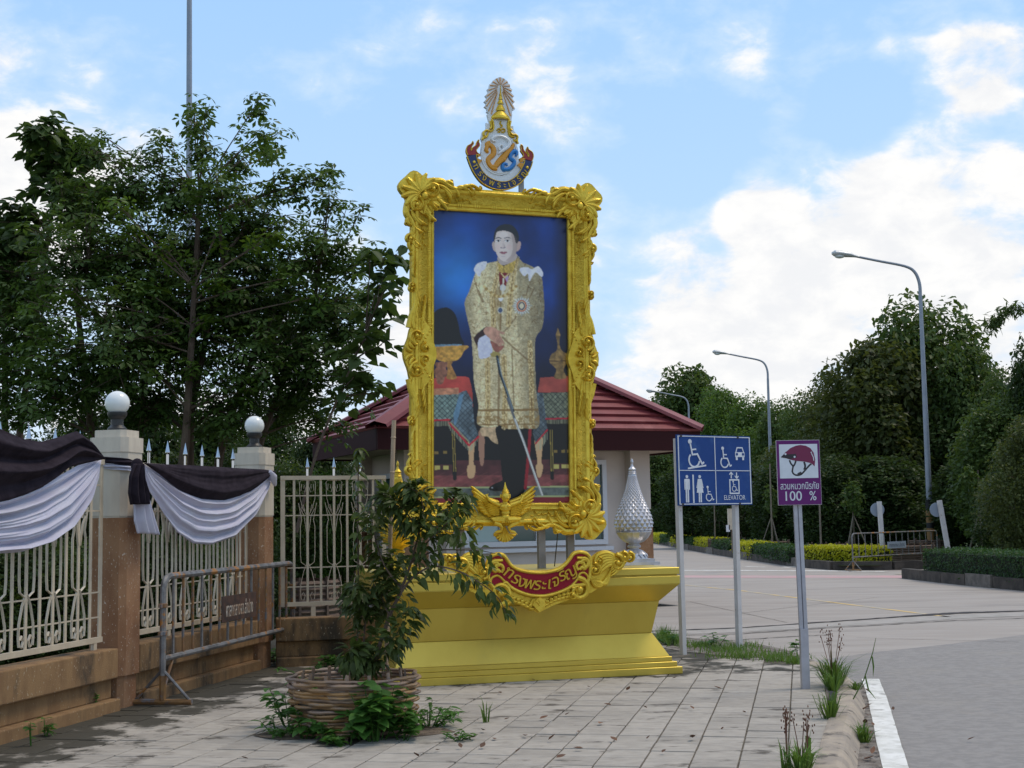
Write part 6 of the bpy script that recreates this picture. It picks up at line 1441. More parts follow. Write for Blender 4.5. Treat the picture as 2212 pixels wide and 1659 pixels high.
window('window', 'front', (wxr + wxl) / 2, wxr - wxl, (zt_ + zb_) / 2, zt_ - zb_, 4, MT['glass'])
window('window', 'left', (y0 + y1) / 2 - .3, 1.5, 1.75, 1.3, 2, MT['glass'])
b = MB(); b.box(((wxr + wxl) / 2, y0 - .04, zb_ - .12), (wxr - wxl + .2, .10, .07)); b.build('sill', MT['winframe'], gh, False)
sheet('guardhouse_slab', ccw([tuple((gA + gu * a + gv * c_).xy) for a, c_ in ((.3, .3), (GWx - .3, .3), (GWx - .3, GWy), (.3, GWy))]), -.015, MT['band'])

# ================================================================== SIGNS
def rect(b, x, z, w, h, y, t=.004, ang=0.0, mi=0):
    c_, s_ = math.cos(ang), math.sin(ang); p = [(-w / 2, -h / 2), (w / 2, -h / 2), (w / 2, h / 2), (-w / 2, h / 2)]
    b.prism([(x + a * c_ - d * s_, z + a * s_ + d * c_) for a, d in p], y, y - t, mi)
def disc(b, x, z, r_, y, t=.004, n=20, sx=1.0): b.prism([(x + sx * r_ * math.cos(2 * PI * k / n), z + r_ * math.sin(2 * PI * k / n)) for k in range(n)], y, y - t)
def line2(b, pts, w, y, t=.004, caps=False):
    for i in range(len(pts) - 1):
        (x0, z0), (x1, z1) = pts[i], pts[i + 1]; l_ = math.hypot(x1 - x0, z1 - z0); a = math.atan2(z1 - z0, x1 - x0)
        rect(b, (x0 + x1) / 2, (z0 + z1) / 2, l_ + (w * .9 if i < len(pts) - 2 else 0), w, y, t + .0003 * i, a)
def arcl(b, cx, cz, r_, a0, a1, w, y, t=.004, n=26):
    o_ = [(cx + (r_ + w / 2) * math.cos(a0 + (a1 - a0) * k / n), cz + (r_ + w / 2) * math.sin(a0 + (a1 - a0) * k / n)) for k in range(n + 1)]
    i_ = [(cx + (r_ - w / 2) * math.cos(a0 + (a1 - a0) * k / n), cz + (r_ - w / 2) * math.sin(a0 + (a1 - a0) * k / n)) for k in range(n, -1, -1)]
    b.prism(o_ + i_, y, y - t)
BS = math.radians(34)
s0 = G(1483, 1412); s1_ = G(1603, 1399)
bu = Vector((math.cos(BS), math.sin(BS), 0)); bb_ = Vector((-math.sin(BS), math.cos(BS), 0))
so = (s0 + s1_) / 2; sg = thing('facilities_sign', 'blue sign with white wheelchair, car, toilet and elevator pictograms on two white posts', 'sign', (so.x, so.y, 0), BS)
def sl(x, y, yl=0.0): q = OnPlane(x, y, so + bb_ * yl, bb_) - so; return q.dot(bu), q.z
cc = [sl(1453, 938), sl(1612, 945), sl(1615, 1091), sl(1457, 1092)]
X0, X1 = (cc[0][0] + cc[3][0]) / 2, (cc[1][0] + cc[2][0]) / 2; Z1, Z0 = (cc[0][1] + cc[1][1]) / 2, (cc[2][1] + cc[3][1]) / 2
SW, SH = X1 - X0, Z1 - Z0; sx0, sz0 = (X0 + X1) / 2, (Z0 + Z1) / 2
b = MB(); b.box((sx0, -.06, sz0), (SW, .025, SH)); pnl = b.build('panel', MT['sign_blue'], sg, False)
ys = -.0726
def q_(u, v): return X0 + u * SW, Z1 - v * SH           # 0..1 from the upper left
b = MB()
for (u, v, w_, h_) in [(.5, .02, .975, .012), (.5, .98, .975, .012), (.5, .505, .96, .010)]: rect(b, *q_(u, v), w_ * SW, h_ * SH, ys)
for (u, v, w_, h_) in [(.015, .5, .012, .966), (.985, .5, .012, .966), (.502, .26, .009, .466), (.502, .745, .009, .464)]: rect(b, *q_(u, v), w_ * SW, h_ * SH, ys)
b.build('white_border', MT['sign_white'], pnl, False)
def wheelchair(b, u, v, s, tilt=0.0):
    """u, v: wheel centre in sign units; s: figure height in metres"""
    cx, cz = q_(u, v); c_, s_ = math.cos(tilt), math.sin(tilt); f = lambda x, z: (cx + (x * c_ - z * s_) * s, cz + (x * s_ + z * c_) * s)
    disc(b, *f(-.12, .67), .085 * s, ys); w = .062 * s
    line2(b, [f(-.11, .60), f(-.075, .20), f(.16, .19), f(.33, -.18), f(.43, -.13)], w, ys); line2(b, [f(-.09, .37), f(.13, .37)], w * .85, ys, .005)
    arcl(b, *f(-.02, 0), .245 * s, math.radians(125) + tilt, math.radians(345) + tilt, w, ys, .0045)
b = MB(); wheelchair(b, .225, .355, SH * .40, .12); rect(b, *q_(.255, .455), .245 * SW, .022 * SH, ys, ang=.13)
b.build('pictogram', MT['sign_white'], pnl, False)
b = MB(); wheelchair(b, .635, .385, SH * .30); b.build('pictogram', MT['sign_white'], pnl, False)
b = MB()                                                          # car from the front
cx, cz = q_(.845, .245); f = lambda x, z: (cx + x * SH * .20, cz + z * SH * .20)
b.prism([f(-.42, .05), f(-.28, .42), f(.28, .42), f(.42, .05), f(.34, .05), f(.22, .33), f(-.22, .33), f(-.34, .05)], ys, ys - .004)
b.prism([f(-.46, .05), f(.46, .05), f(.46, -.30), f(-.46, -.30)], ys, ys - .0045); rect(b, *f(-.32, -.40), .07 * SH * .5, .05 * SH, ys); rect(b, *f(.32, -.40), .07 * SH * .5, .05 * SH, ys)
b.build('pictogram', MT['sign_white'], pnl, False)
b = MB(); disc(b, *f(-.30, -.10), .028 * SH * .75, ys - .005, .002); disc(b, *f(.30, -.10), .028 * SH * .75, ys - .005, .002); b.build('headlight_mark', MT['sign_blue'], pnl, False)
b = MB(); hgt = SH * .40                                          # man, bar, woman, wheelchair
def fg(u, v): cx, cz = q_(u, v); return lambda x, z: (cx + x * hgt, cz + z * hgt)
f = fg(.115, .765); disc(b, *f(0, .43), .058 * hgt, ys); b.prism([f(-.10, .35), f(.10, .35), f(.125, .32), f(.125, -.03), f(.085, -.03), f(.085, .24), f(.075, .24), f(.075, -.48), f(.012, -.48), f(.012, -.02), f(-.012, -.02), f(-.012, -.48), f(-.075, -.48), f(-.075, .24), f(-.085, .24), f(-.085, -.03), f(-.125, -.03), f(-.125, .32)], ys, ys - .004)
b.build('pictogram', MT['sign_white'], pnl, False); b = MB(); rect(b, *q_(.197, .765), .018 * SW, .40 * SH, ys); b.build('pictogram', MT['sign_white'], pnl, False)
b = MB(); f = fg(.285, .765); disc(b, *f(0, .43), .058 * hgt, ys); b.prism([f(-.09, .35), f(.09, .35), f(.165, .03), f(.135, .02), f(.085, .20), f(.16, -.14), f(.07, -.14), f(.07, -.48), f(.015, -.48), f(.015, -.14), f(-.015, -.14), f(-.015, -.48), f(-.07, -.48), f(-.07, -.14), f(-.16, -.14), f(-.085, .20), f(-.135, .02), f(-.165, .03)], ys, ys - .004); b.build('pictogram', MT['sign_white'], pnl, False)
b = MB(); wheelchair(b, .405, .885, SH * .215); b.build('pictogram', MT['sign_white'], pnl, False)
b = MB(); x_, z_ = q_(.755, .735); bw_, bh_ = .125 * SW, .195 * SH
for (dx, dz, w_, h_) in [(0, bh_ / 2, bw_ + .016, .016), (0, -bh_ / 2, bw_ + .016, .016), (-bw_ / 2, 0, .016, bh_ - .016), (bw_ / 2, 0, .016, bh_ - .016)]: rect(b, x_ + dx, z_ + dz, w_, h_, ys)
wheelchair(b, .752, .765, SH * .155)
for u, d in ((.715, 1), (.79, -1)):
    xx, zz = q_(u, .572); rect(b, xx, zz, .014, .085 * SH, ys); a = d; b.prism([(xx, zz + a * .055 * SH), (xx + .032, zz + a * .015 * SH), (xx + .024, zz + a * .004 * SH), (xx, zz + a * .035 * SH), (xx - .024, zz + a * .004 * SH), (xx - .032, zz + a * .015 * SH)], ys, ys - .0045)
b.build('pictogram', MT['sign_white'], pnl, False)
b = MB(); x_, z_ = q_(.755, .895); put_text(b, 'ELEVATOR', x_, z_ - .002, .078, ys, 0, .003, .004, .92); b.build('lettering', MT['sign_white'], pnl, False)
for (px, py) in ((1476, 1412), (1597, 1399)):
    xx = sl(px - (10 if px < 1500 else 8), 1095)[0]
    xb = sl(px, py)[0]
    b = MB(); b.tube([(xb, 0, -.05), (xx, 0, Z1 - .04)], .041, 4, True, up=(1, 1, 0)); b.build('post', MT['post_white'], sg, False)
    for zz in (Z1 - .015, Z0 + .015):
        b = MB(); b.box((xx, -.076, zz), (.03, .008, .025)); b.build('bolt', MT['helmet_dark'], sg, False)

hp = G(1740, 1487); hs_ = thing('helmet_sign', 'purple helmet safety sign with Thai lettering and 100 % on a single grey post', 'sign', tuple(hp), 0.02)
HYA = Vector((0, 1, 0))
def hl(x, y): q = OnPlane(x, y, hp, HYA) - hp; return q.x, q.z
cc = [hl(1673, 953), hl(1767, 950), hl(1772, 1090), hl(1678, 1092)]
X0, X1 = (cc[0][0] + cc[3][0]) / 2, (cc[1][0] + cc[2][0]) / 2; Z1, Z0 = (cc[0][1] + cc[1][1]) / 2, (cc[2][1] + cc[3][1]) / 2; SW, SH = X1 - X0, Z1 - Z0
lean = math.atan((cc[3][0] - cc[0][0]) / SH)
b = MB(); b.box(((X0 + X1) / 2, -.05, (Z0 + Z1) / 2), (SW, .012, SH)); pn2 = b.build('panel', MT['post_white'], hs_, False)
y2 = -.0565
b = MB(); rect(b, (X0 + X1) / 2, (Z0 + Z1) / 2, SW * .985, SH * .988, y2, .0015); b.build('purple_field', MT['sign_purple'], pn2, False); y2 -= .0015
b = MB(); rect(b, *q_(.505, .325), .88 * SW, .525 * SH, y2, .0015); b.build('white_field', MT['sign_white'], pn2, False); y2 -= .0015
def hq(zx, zy): return q_(((zx - 1393) - (zy - 660) * .033) / 478 , (zy - 307) / 725)      # from the enlarged photograph of the sign
b = MB(); Q = [(1500, 430), (1540, 395), (1600, 370), (1650, 362), (1710, 372), (1760, 400), (1795, 450), (1812, 530), (1805, 605), (1770, 570), (1700, 550), (1600, 540), (1540, 525), (1480, 505), (1432, 497), (1465, 465), (1485, 440)]
b.prism([hq(*p) for p in Q], y2, y2 - .0015); b.build('helmet_shell', MT['helmet'], pn2, False)
b = MB(); b.prism([hq(*p) for p in [(1432, 497), (1465, 465), (1600, 462), (1610, 500), (1540, 518)]], y2 - .0016, y2 - .0022)
for pts, w_ in [([(1530, 530), (1545, 570), (1568, 600), (1560, 660), (1590, 695), (1640, 698), (1680, 670), (1740, 600), (1770, 575)], .0125), ([(1600, 540), (1585, 580), (1568, 602)], .0125), ([(1690, 552), (1702, 600), (1690, 640)], .0145), ([(1620, 692), (1660, 672)], .018)]:
    Q = [hq(*p) for p in pts]; Q = [(q.x, q.y) for q in resample3([Vector((*p, 0)) for p in Q], 20)]; b.ribbon(Q, w_ * .62, .0025, y2, tip=False)
b.build('helmet_strap', MT['helmet_dark'], pn2, False)
b = MB()
for p, r_ in (((1485, 462), .009), ((1585, 494), .009), ((1768, 447), .006)): disc(b, *hq(*p), r_, y2 - .0022, .0015, 12)
line2(b, [hq(1772, 460), hq(1790, 500), hq(1796, 540)], .007, y2 - .0022, .0015); b.build('helmet_rivet', MT['sign_white'], pn2, False)
b = MB(); x_, z_ = q_(.505, .705); put_text(b, 'สวมหมวกนิรภัย', x_, z_ - .006, .086, y2 + .0015, 0, .002, .0048, .66); b.build('lettering', MT['sign_white'], pn2, False)
b = MB(); x_, z_ = q_(.36, .865); put_text(b, '100', x_, z_ - .004, .122, y2 + .0015, 0, .002, .0075, .95); x_, z_ = q_(.80, .865); put_text(b, '%', x_, z_ - .004, .118, y2 + .0015, 0, .002, .006, .82); b.build('lettering', MT['sign_white'], pn2, False)
xt = hl(1722, 1095)[0]; zt_ = hl(1722, 1040)[1]; zj = hl(1735, 1358)[1]; xj = hl(1735.5, 1358)[0]
b = MB()
for dx in (-.021, .021): b.tube([(xj + dx, 0, zj - .05), (xt + dx, 0, zt_)], .0225, 4, True, up=(1, 1, 0))
b.tube([(xj, .012, zj - .05), (xt, .009, zt_)], .012, 4, True, up=(1, 1, 0)); b.build('post', MT['post_grey'], hs_, False)
b = MB(); b.tube([(0.0, 0, -.03), (xj, 0, zj)], .050, 4, True, up=(1, 1, 0)); b.build('sleeve', MT['post_grey'], hs_, False)
# ================================================================== STREET LAMPS
def copy_tree(o, parent=None):
    c = o.copy(); COL.objects.link(c)
    if parent is not None: c.parent = parent
    for ch in list(o.children): copy_tree(ch, c)
    return c
LY = 50.0
lb_ = AtY(2012, 1185, LY)
lamp = thing('street_lamp', 'nearest tall grey street lamp with curved arm and striped foot', 'street lamp', (lb_.x, LY, 0), 0, 'street lamps along the road')
LO = Vector(lamp.location)
lq = lambda x, y: AtY(x, y, LY) - LO
pb_, pt_ = Vector((0, 0, 0)), lq(1988, 640)
P = [pb_.lerp(pt_, k / 8) for k in range(9)]
arc_ = resample3([pt_, lq(1986, 612), lq(1976, 588), lq(1955, 575), lq(1900, 564), lq(1850, 554)], 24)
b = MB(); b.tube(P + arc_[1:], [.125 - .055 * k / 8 for k in range(9)] + [.066 - .02 * k / 22 for k in range(23)], 12); b.build('pole', MT['lamp_steel'], lamp)
b = MB(); hd = [lq(1856, 555), lq(1846, 553), lq(1836, 550.5), lq(1818, 548.5), lq(1803, 547), lq(1797, 547)]
b.tube(hd, [.06, .09, .15, .20, .19, .08], 12, True, up=(0, 0, 1), flat=.62); b.build('lamp_head', MT['lamp_head'], lamp)
b = MB(); b.sphere(tuple((lq(1814, 553))), .17, 14, 8, (1.2, .9, .55)); b.build('lamp_glass', MT['lamp_glass'], lamp)
for k, (z0, z1) in enumerate([(.0, .45), (.45, .95), (.95, 1.15), (1.15, 1.6), (1.6, 2.0)]):
    b = MB(); r_ = .135; b.lathe([(r_ + .004, z0), (r_ + .004, z1 - .004)], 14, cap=False); b.build('painted_band', MT['band_black'] if k % 2 == 0 else MT['band_orange'], lamp)
for (x, y, Y, lab) in [(1661, 925, 80, 'second street lamp, curved arm against the white cloud'), (1487, 905, 104, 'farthest street lamp, seen just above the red roof corner')]:
    c = copy_tree(lamp); p = AtY(x, y, Y); c.location = (p.x, Y, 0); c['label'] = lab
t = thing('light_pole', 'very tall plain grey pole rising behind the left tree', 'pole', (AtY(413, 380, 25).x, 25, 0))
b = MB(); pt = AtY(409, 0, 25) - Vector(t.location); b.tube([(0, 0, 0), (pt.x * .5, 0, pt.z * .5), (pt.x, 0, pt.z), (pt.x * 1.3, 0, pt.z * 1.3)], [.085, .066, .050, .038], 12); b.build('shaft', MT['lamp_steel'], t)
for z in (4.2,): b = MB(); b.lathe([(.06, z), (.08, z + .02), (.08, z + .07), (.06, z + .09)], 12); b.build('collar', MT['lamp_steel'], t)

# ================================================================== FOLIAGE
def rnd_dirs(n):
    v = rng.normal(size=(n, 3)); return v / np.linalg.norm(v, axis=1, keepdims=True)
def quads_mesh(name, C_, Nn, U_, sl, sw, m, fold=.18, hexa=False):
    """many small leaves: C centres, N facing, U along; lengths sl, widths sw; every leaf two triangles folded on the midrib"""
    n = len(C_)
    Nn = Nn / (np.linalg.norm(Nn, axis=1, keepdims=True) + 1e-9); U_ = U_ - Nn * (U_ * Nn).sum(1, keepdims=True); U_ /= (np.linalg.norm(U_, axis=1, keepdims=True) + 1e-9); V_ = np.cross(Nn, U_)
    sl = sl[:, None]; sw = sw[:, None]
    if hexa:
        k6 = [(0, 0), (.22, .42), (.58, .5), (1, 0), (.58, -.5), (.22, -.42)]
        co = np.stack([C_ + U_ * sl * a_ + V_ * sw * b_ + Nn * (sw * fold * abs(b_) * 2 - sl * .22 * a_ * a_) for a_, b_ in k6], 1).reshape(-1, 3)
        me = bpy.data.meshes.new(name); me.vertices.add(n * 6); me.vertices.foreach_set('co', co.astype(np.float32).ravel()); base = (np.arange(n) * 6)[:, None]
        idx = np.concatenate([base + np.array([0, 3, 2, 1])[None], base + np.array([0, 5, 4, 3])[None]], 1).reshape(-1); me.loops.add(n * 8); me.loops.foreach_set('vertex_index', idx); me.polygons.add(n * 2); me.polygons.foreach_set('loop_start', np.arange(n * 2) * 4)
        me.materials.append(m); me.update(calc_edges=True); return me
    p0 = C_; p2 = C_ + U_ * sl; mid = C_ + U_ * sl * .55
    p1 = mid + V_ * sw / 2 + Nn * sw * fold; p3 = mid - V_ * sw / 2 + Nn * sw * fold
    co = np.stack([p0, p1, p2, p3], 1).reshape(-1, 3)
    me = bpy.data.meshes.new(name); me.vertices.add(n * 4); me.vertices.foreach_set('co', co.astype(np.float32).ravel())
    base = (np.arange(n) * 4)[:, None]; idx = np.concatenate([base + np.array([0, 3, 2])[None], base + np.array([0, 2, 1])[None]], 1).reshape(-1)
    me.loops.add(n * 6); me.loops.foreach_set('vertex_index', idx); me.polygons.add(n * 2); me.polygons.foreach_set('loop_start', np.arange(n * 2) * 3)
    me.materials.append(m); me.update(calc_edges=True); return me
def crown_mesh(name, m, n=9000, lobes=16, ls=.040, seed=0, low=.0, drop=.0):
    """unit-height crown, about .8 across: overlapping leafy lobes on a broad dome"""
    r_ = np.random.default_rng(seed); C_ = []; Nn = []
    for k in range(lobes):
        a = k * 2.39996 + r_.normal() * .3; h_ = ((k + .5) / lobes) ** .85; prof = math.sqrt(max(0, 1 - ((h_ - .34) / .66) ** 2)) if h_ > .34 else .62 + .38 * h_ / .34
        rad = .31 * prof * (.60 + .45 * r_.random()); c = np.array([rad * math.cos(a), rad * math.sin(a), low + (1 - low) * (.12 + .77 * h_)])
        lr = (.105 + .07 * r_.random()); q = int(n / lobes)
        d = r_.normal(size=(q, 3)); d /= np.linalg.norm(d, axis=1, keepdims=True); rr = lr * (.50 + .55 * r_.random(q) ** .55) * (1 + .22 * np.sin(d[:, 0] * 8 + k) * np.cos(d[:, 2] * 7 + d[:, 1] * 5))
        rr = np.where(r_.random(q) < .20, lr * (.92 + .30 * r_.random(q)), rr); C_.append(c + d * np.array([1, 1, .85]) * rr[:, None]); Nn.append(d * .45 + np.array([0, 0, .9]) + r_.normal(size=(q, 3)) * .55)
    C_ = np.concatenate(C_); Nn = np.concatenate(Nn); U_ = r_.normal(size=C_.shape) + np.array([0, 0, -.2 - drop])
    s = ls * (.5 + .9 * r_.random(len(C_)))
    return quads_mesh(name, C_, Nn, U_, s, s * .55, m)
def trunk_mesh(name, seed, split=.28):
    r_ = np.random.default_rng(seed); b = MB()
    P = resample3([Vector((0, 0, -.02)), Vector((r_.normal() * .01, r_.normal() * .01, split * .6)), Vector((r_.normal() * .02, r_.normal() * .02, split)), Vector((r_.normal() * .03, r_.normal() * .03, .60)), Vector((0, 0, .85))], 12); b.tube(P, [.022 - .0016 * i for i in range(12)], 7)
    for k in range(6):
        h_ = split + .06 * k; i = min(10, int(h_ / .85 * 11)); a = r_.random() * 6.28; q = P[i]; e = q + Vector((math.cos(a) * .22, math.sin(a) * .22, .12 + .1 * r_.random())); b.tube(resample3([q, q.lerp(e, .5) + Vector((0, 0, .03)), e], 6), [.010 - .0013 * j for j in range(6)], 5)
    me = bpy.data.meshes.new(name); me.from_pydata(b.v, [], b.f); me.materials.append(MT['bark_far']); me.polygons.foreach_set('use_smooth', [True] * len(b.f)); return me
CR = [crown_mesh('crown', MT['leaf_a'], 17000, 26, .034, 1), crown_mesh('crown', MT['leaf_b'], 19000, 34, .026, 2), crown_mesh('crown', MT['leaf_a'], 16000, 22, .038, 3), crown_mesh('crown', MT['leaf_c'], 17000, 28, .031, 4), crown_mesh('crown', MT['leaf_a'], 20000, 36, .027, 5, -.12)]
CS = crown_mesh('crown', MT['leaf_a'], 420, 7, .15, 9)
TR_ = [trunk_mesh('trunk', 11), trunk_mesh('trunk', 12, .22), trunk_mesh('trunk', 13, .34)]
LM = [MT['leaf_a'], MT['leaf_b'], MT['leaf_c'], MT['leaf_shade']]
def tree(x, ytop, Y, wpx, label, v=0, lm=0, group='woodland trees right of the road', cat='tree', name='broadleaf_tree', zb=0.0, trunk=True):
    top = AtY(x, ytop, Y); hgt = top.z - zb; wd = wpx * Y / F * (1.35 if group.startswith('woodland') else 1.1)
    t = thing(name, label, cat, (top.x, Y, zb), rng.random() * 6.28, group)
    o = inst(CR[v], 'crown', t, (0, 0, 0), None, (wd / .80, wd / .80, hgt / .98))
    if lm is not None and CR[v].materials[0] != LM[lm]: o.material_slots[0].link = 'OBJECT'; o.material_slots[0].material = LM[lm]
    if trunk:
        k = max(hgt * .85, wd * 1.2); o = inst(TR_[int(rng.integers(3))], 'trunk', t, (0, 0, 0), (0, 0, rng.random() * 6), (k, k, hgt))
    return t
wl_ = [  # x, top y, depth, crown width px, variant, leaf material, label
 (1985, 655, 60, 260, 0, 0, 'tallest woodland tree, its dark crown crossed by the nearest lamp pole'),
 (1890, 735, 58, 210, 2, 1, 'olive tinged tree on the left shoulder of the tallest tree'),
 (2078, 742, 57, 150, 2, 0, 'round crowned tree on the right shoulder of the tallest tree'),
 (1810, 800, 64, 170, 1, 1, 'olive tree between the tallest tree and the second lamp'),
 (2160, 800, 50, 130, 4, 0, 'dark tree near the right edge, behind the arching bamboo'),
 (2240, 735, 46, 150, 0, 3, 'darkest tree cut off by the right edge of the view'),
 (1740, 850, 74, 140, 4, 0, 'tree seen just right of the second lamp pole'),
 (1490, 793, 130, 160, 2, 0, 'pointed tall tree standing right of the farthest lamp'),
 (1560, 835, 112, 140, 1, 2, 'fresh green tree left of the second lamp pole'),
 (1425, 860, 155, 120, 4, 0, 'small tree above the right corner of the red roof'),
 (1625, 860, 97, 130, 3, 2, 'lighter tree straight behind the second lamp pole'),
 (1690, 870, 88, 120, 0, 0, 'low tree behind the lamp row, right of the second pole'),
 (1400, 915, 160, 110, 1, 1, 'small distant tree just beside the red roof edge'),
 (1530, 905, 130, 150, 4, 1, 'olive bushy tree above the top edge of the blue sign'),
 (1640, 925, 93, 150, 3, 2, 'fresh green tree between the blue and the purple sign'),
 (1730, 930, 76, 160, 1, 1, 'brownish bushy tree above the purple sign'),
 (1830, 900, 58, 170, 4, 1, 'olive bushy tree right of the purple sign'),
 (1930, 890, 58, 190, 4, 0, 'dark bushy tree left of the nearest lamp pole'),
 (2060, 885, 57, 180, 3, 0, 'bushy tree right of the nearest lamp pole'),
 (2150, 870, 46, 200, 3, 0, 'mid green tree at the right edge above the hedge'),
 (2225, 900, 38, 160, 4, 1, 'nearest olive tree cut by the right edge'),
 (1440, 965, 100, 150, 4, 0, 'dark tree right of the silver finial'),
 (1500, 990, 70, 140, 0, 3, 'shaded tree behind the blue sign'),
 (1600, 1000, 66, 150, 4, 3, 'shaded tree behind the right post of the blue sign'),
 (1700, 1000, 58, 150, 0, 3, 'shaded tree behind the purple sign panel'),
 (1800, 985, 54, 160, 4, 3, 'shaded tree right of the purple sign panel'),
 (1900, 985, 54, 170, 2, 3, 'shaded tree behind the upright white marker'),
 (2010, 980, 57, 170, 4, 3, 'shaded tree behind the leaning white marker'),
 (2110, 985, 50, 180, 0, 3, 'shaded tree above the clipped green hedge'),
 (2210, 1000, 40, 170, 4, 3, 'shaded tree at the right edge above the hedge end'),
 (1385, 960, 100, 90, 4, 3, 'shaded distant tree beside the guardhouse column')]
for x, y, Y, wpx, v, lm, lab in wl_: tree(x, y, Y, wpx, lab, v, lm)
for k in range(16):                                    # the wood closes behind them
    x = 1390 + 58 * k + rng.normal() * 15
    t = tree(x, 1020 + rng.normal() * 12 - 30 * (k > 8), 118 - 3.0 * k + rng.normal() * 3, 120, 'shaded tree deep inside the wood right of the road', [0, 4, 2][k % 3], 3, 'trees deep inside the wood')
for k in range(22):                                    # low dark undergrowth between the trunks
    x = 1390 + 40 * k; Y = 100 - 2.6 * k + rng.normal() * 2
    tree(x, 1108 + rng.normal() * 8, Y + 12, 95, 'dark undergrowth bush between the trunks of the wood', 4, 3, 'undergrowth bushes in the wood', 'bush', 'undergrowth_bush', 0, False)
# compound behind the left fence
for k, (x, y, Y, wpx) in enumerate([(20, 930, 34, 200), (150, 905, 36, 220), (300, 880, 33, 240), (450, 880, 36, 240), (590, 890, 33, 230), (690, 930, 30, 150), (-90, 880, 36, 240), (740, 975, 42, 160)]):
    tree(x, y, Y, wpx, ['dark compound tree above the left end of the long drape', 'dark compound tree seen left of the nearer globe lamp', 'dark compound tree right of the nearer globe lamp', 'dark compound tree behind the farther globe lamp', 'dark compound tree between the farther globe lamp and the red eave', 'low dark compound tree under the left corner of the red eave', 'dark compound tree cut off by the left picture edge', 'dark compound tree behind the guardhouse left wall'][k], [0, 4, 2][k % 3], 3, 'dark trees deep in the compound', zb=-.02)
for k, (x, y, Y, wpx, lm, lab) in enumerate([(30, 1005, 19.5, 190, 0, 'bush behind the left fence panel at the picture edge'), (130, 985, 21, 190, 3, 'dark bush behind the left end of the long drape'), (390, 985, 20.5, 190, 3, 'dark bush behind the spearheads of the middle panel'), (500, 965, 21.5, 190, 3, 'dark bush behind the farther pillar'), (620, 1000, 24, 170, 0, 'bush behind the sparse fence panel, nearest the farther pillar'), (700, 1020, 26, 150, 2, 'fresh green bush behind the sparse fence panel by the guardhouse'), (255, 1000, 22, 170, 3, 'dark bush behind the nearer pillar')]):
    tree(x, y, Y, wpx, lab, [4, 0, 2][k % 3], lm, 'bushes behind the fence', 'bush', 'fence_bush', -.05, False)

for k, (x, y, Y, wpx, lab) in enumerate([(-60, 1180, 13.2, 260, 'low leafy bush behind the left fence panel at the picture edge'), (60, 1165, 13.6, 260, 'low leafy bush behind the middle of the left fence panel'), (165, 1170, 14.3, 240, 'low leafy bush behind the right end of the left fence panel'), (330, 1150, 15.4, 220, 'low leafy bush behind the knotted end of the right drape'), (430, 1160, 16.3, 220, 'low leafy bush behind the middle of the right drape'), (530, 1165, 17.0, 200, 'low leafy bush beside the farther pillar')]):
    tree(x, y, Y, wpx, lab, [4, 0][k % 2], [0, 3][k % 2], 'low bushes along the inside of the fence', 'bush', 'fence_bush', -.05, False)
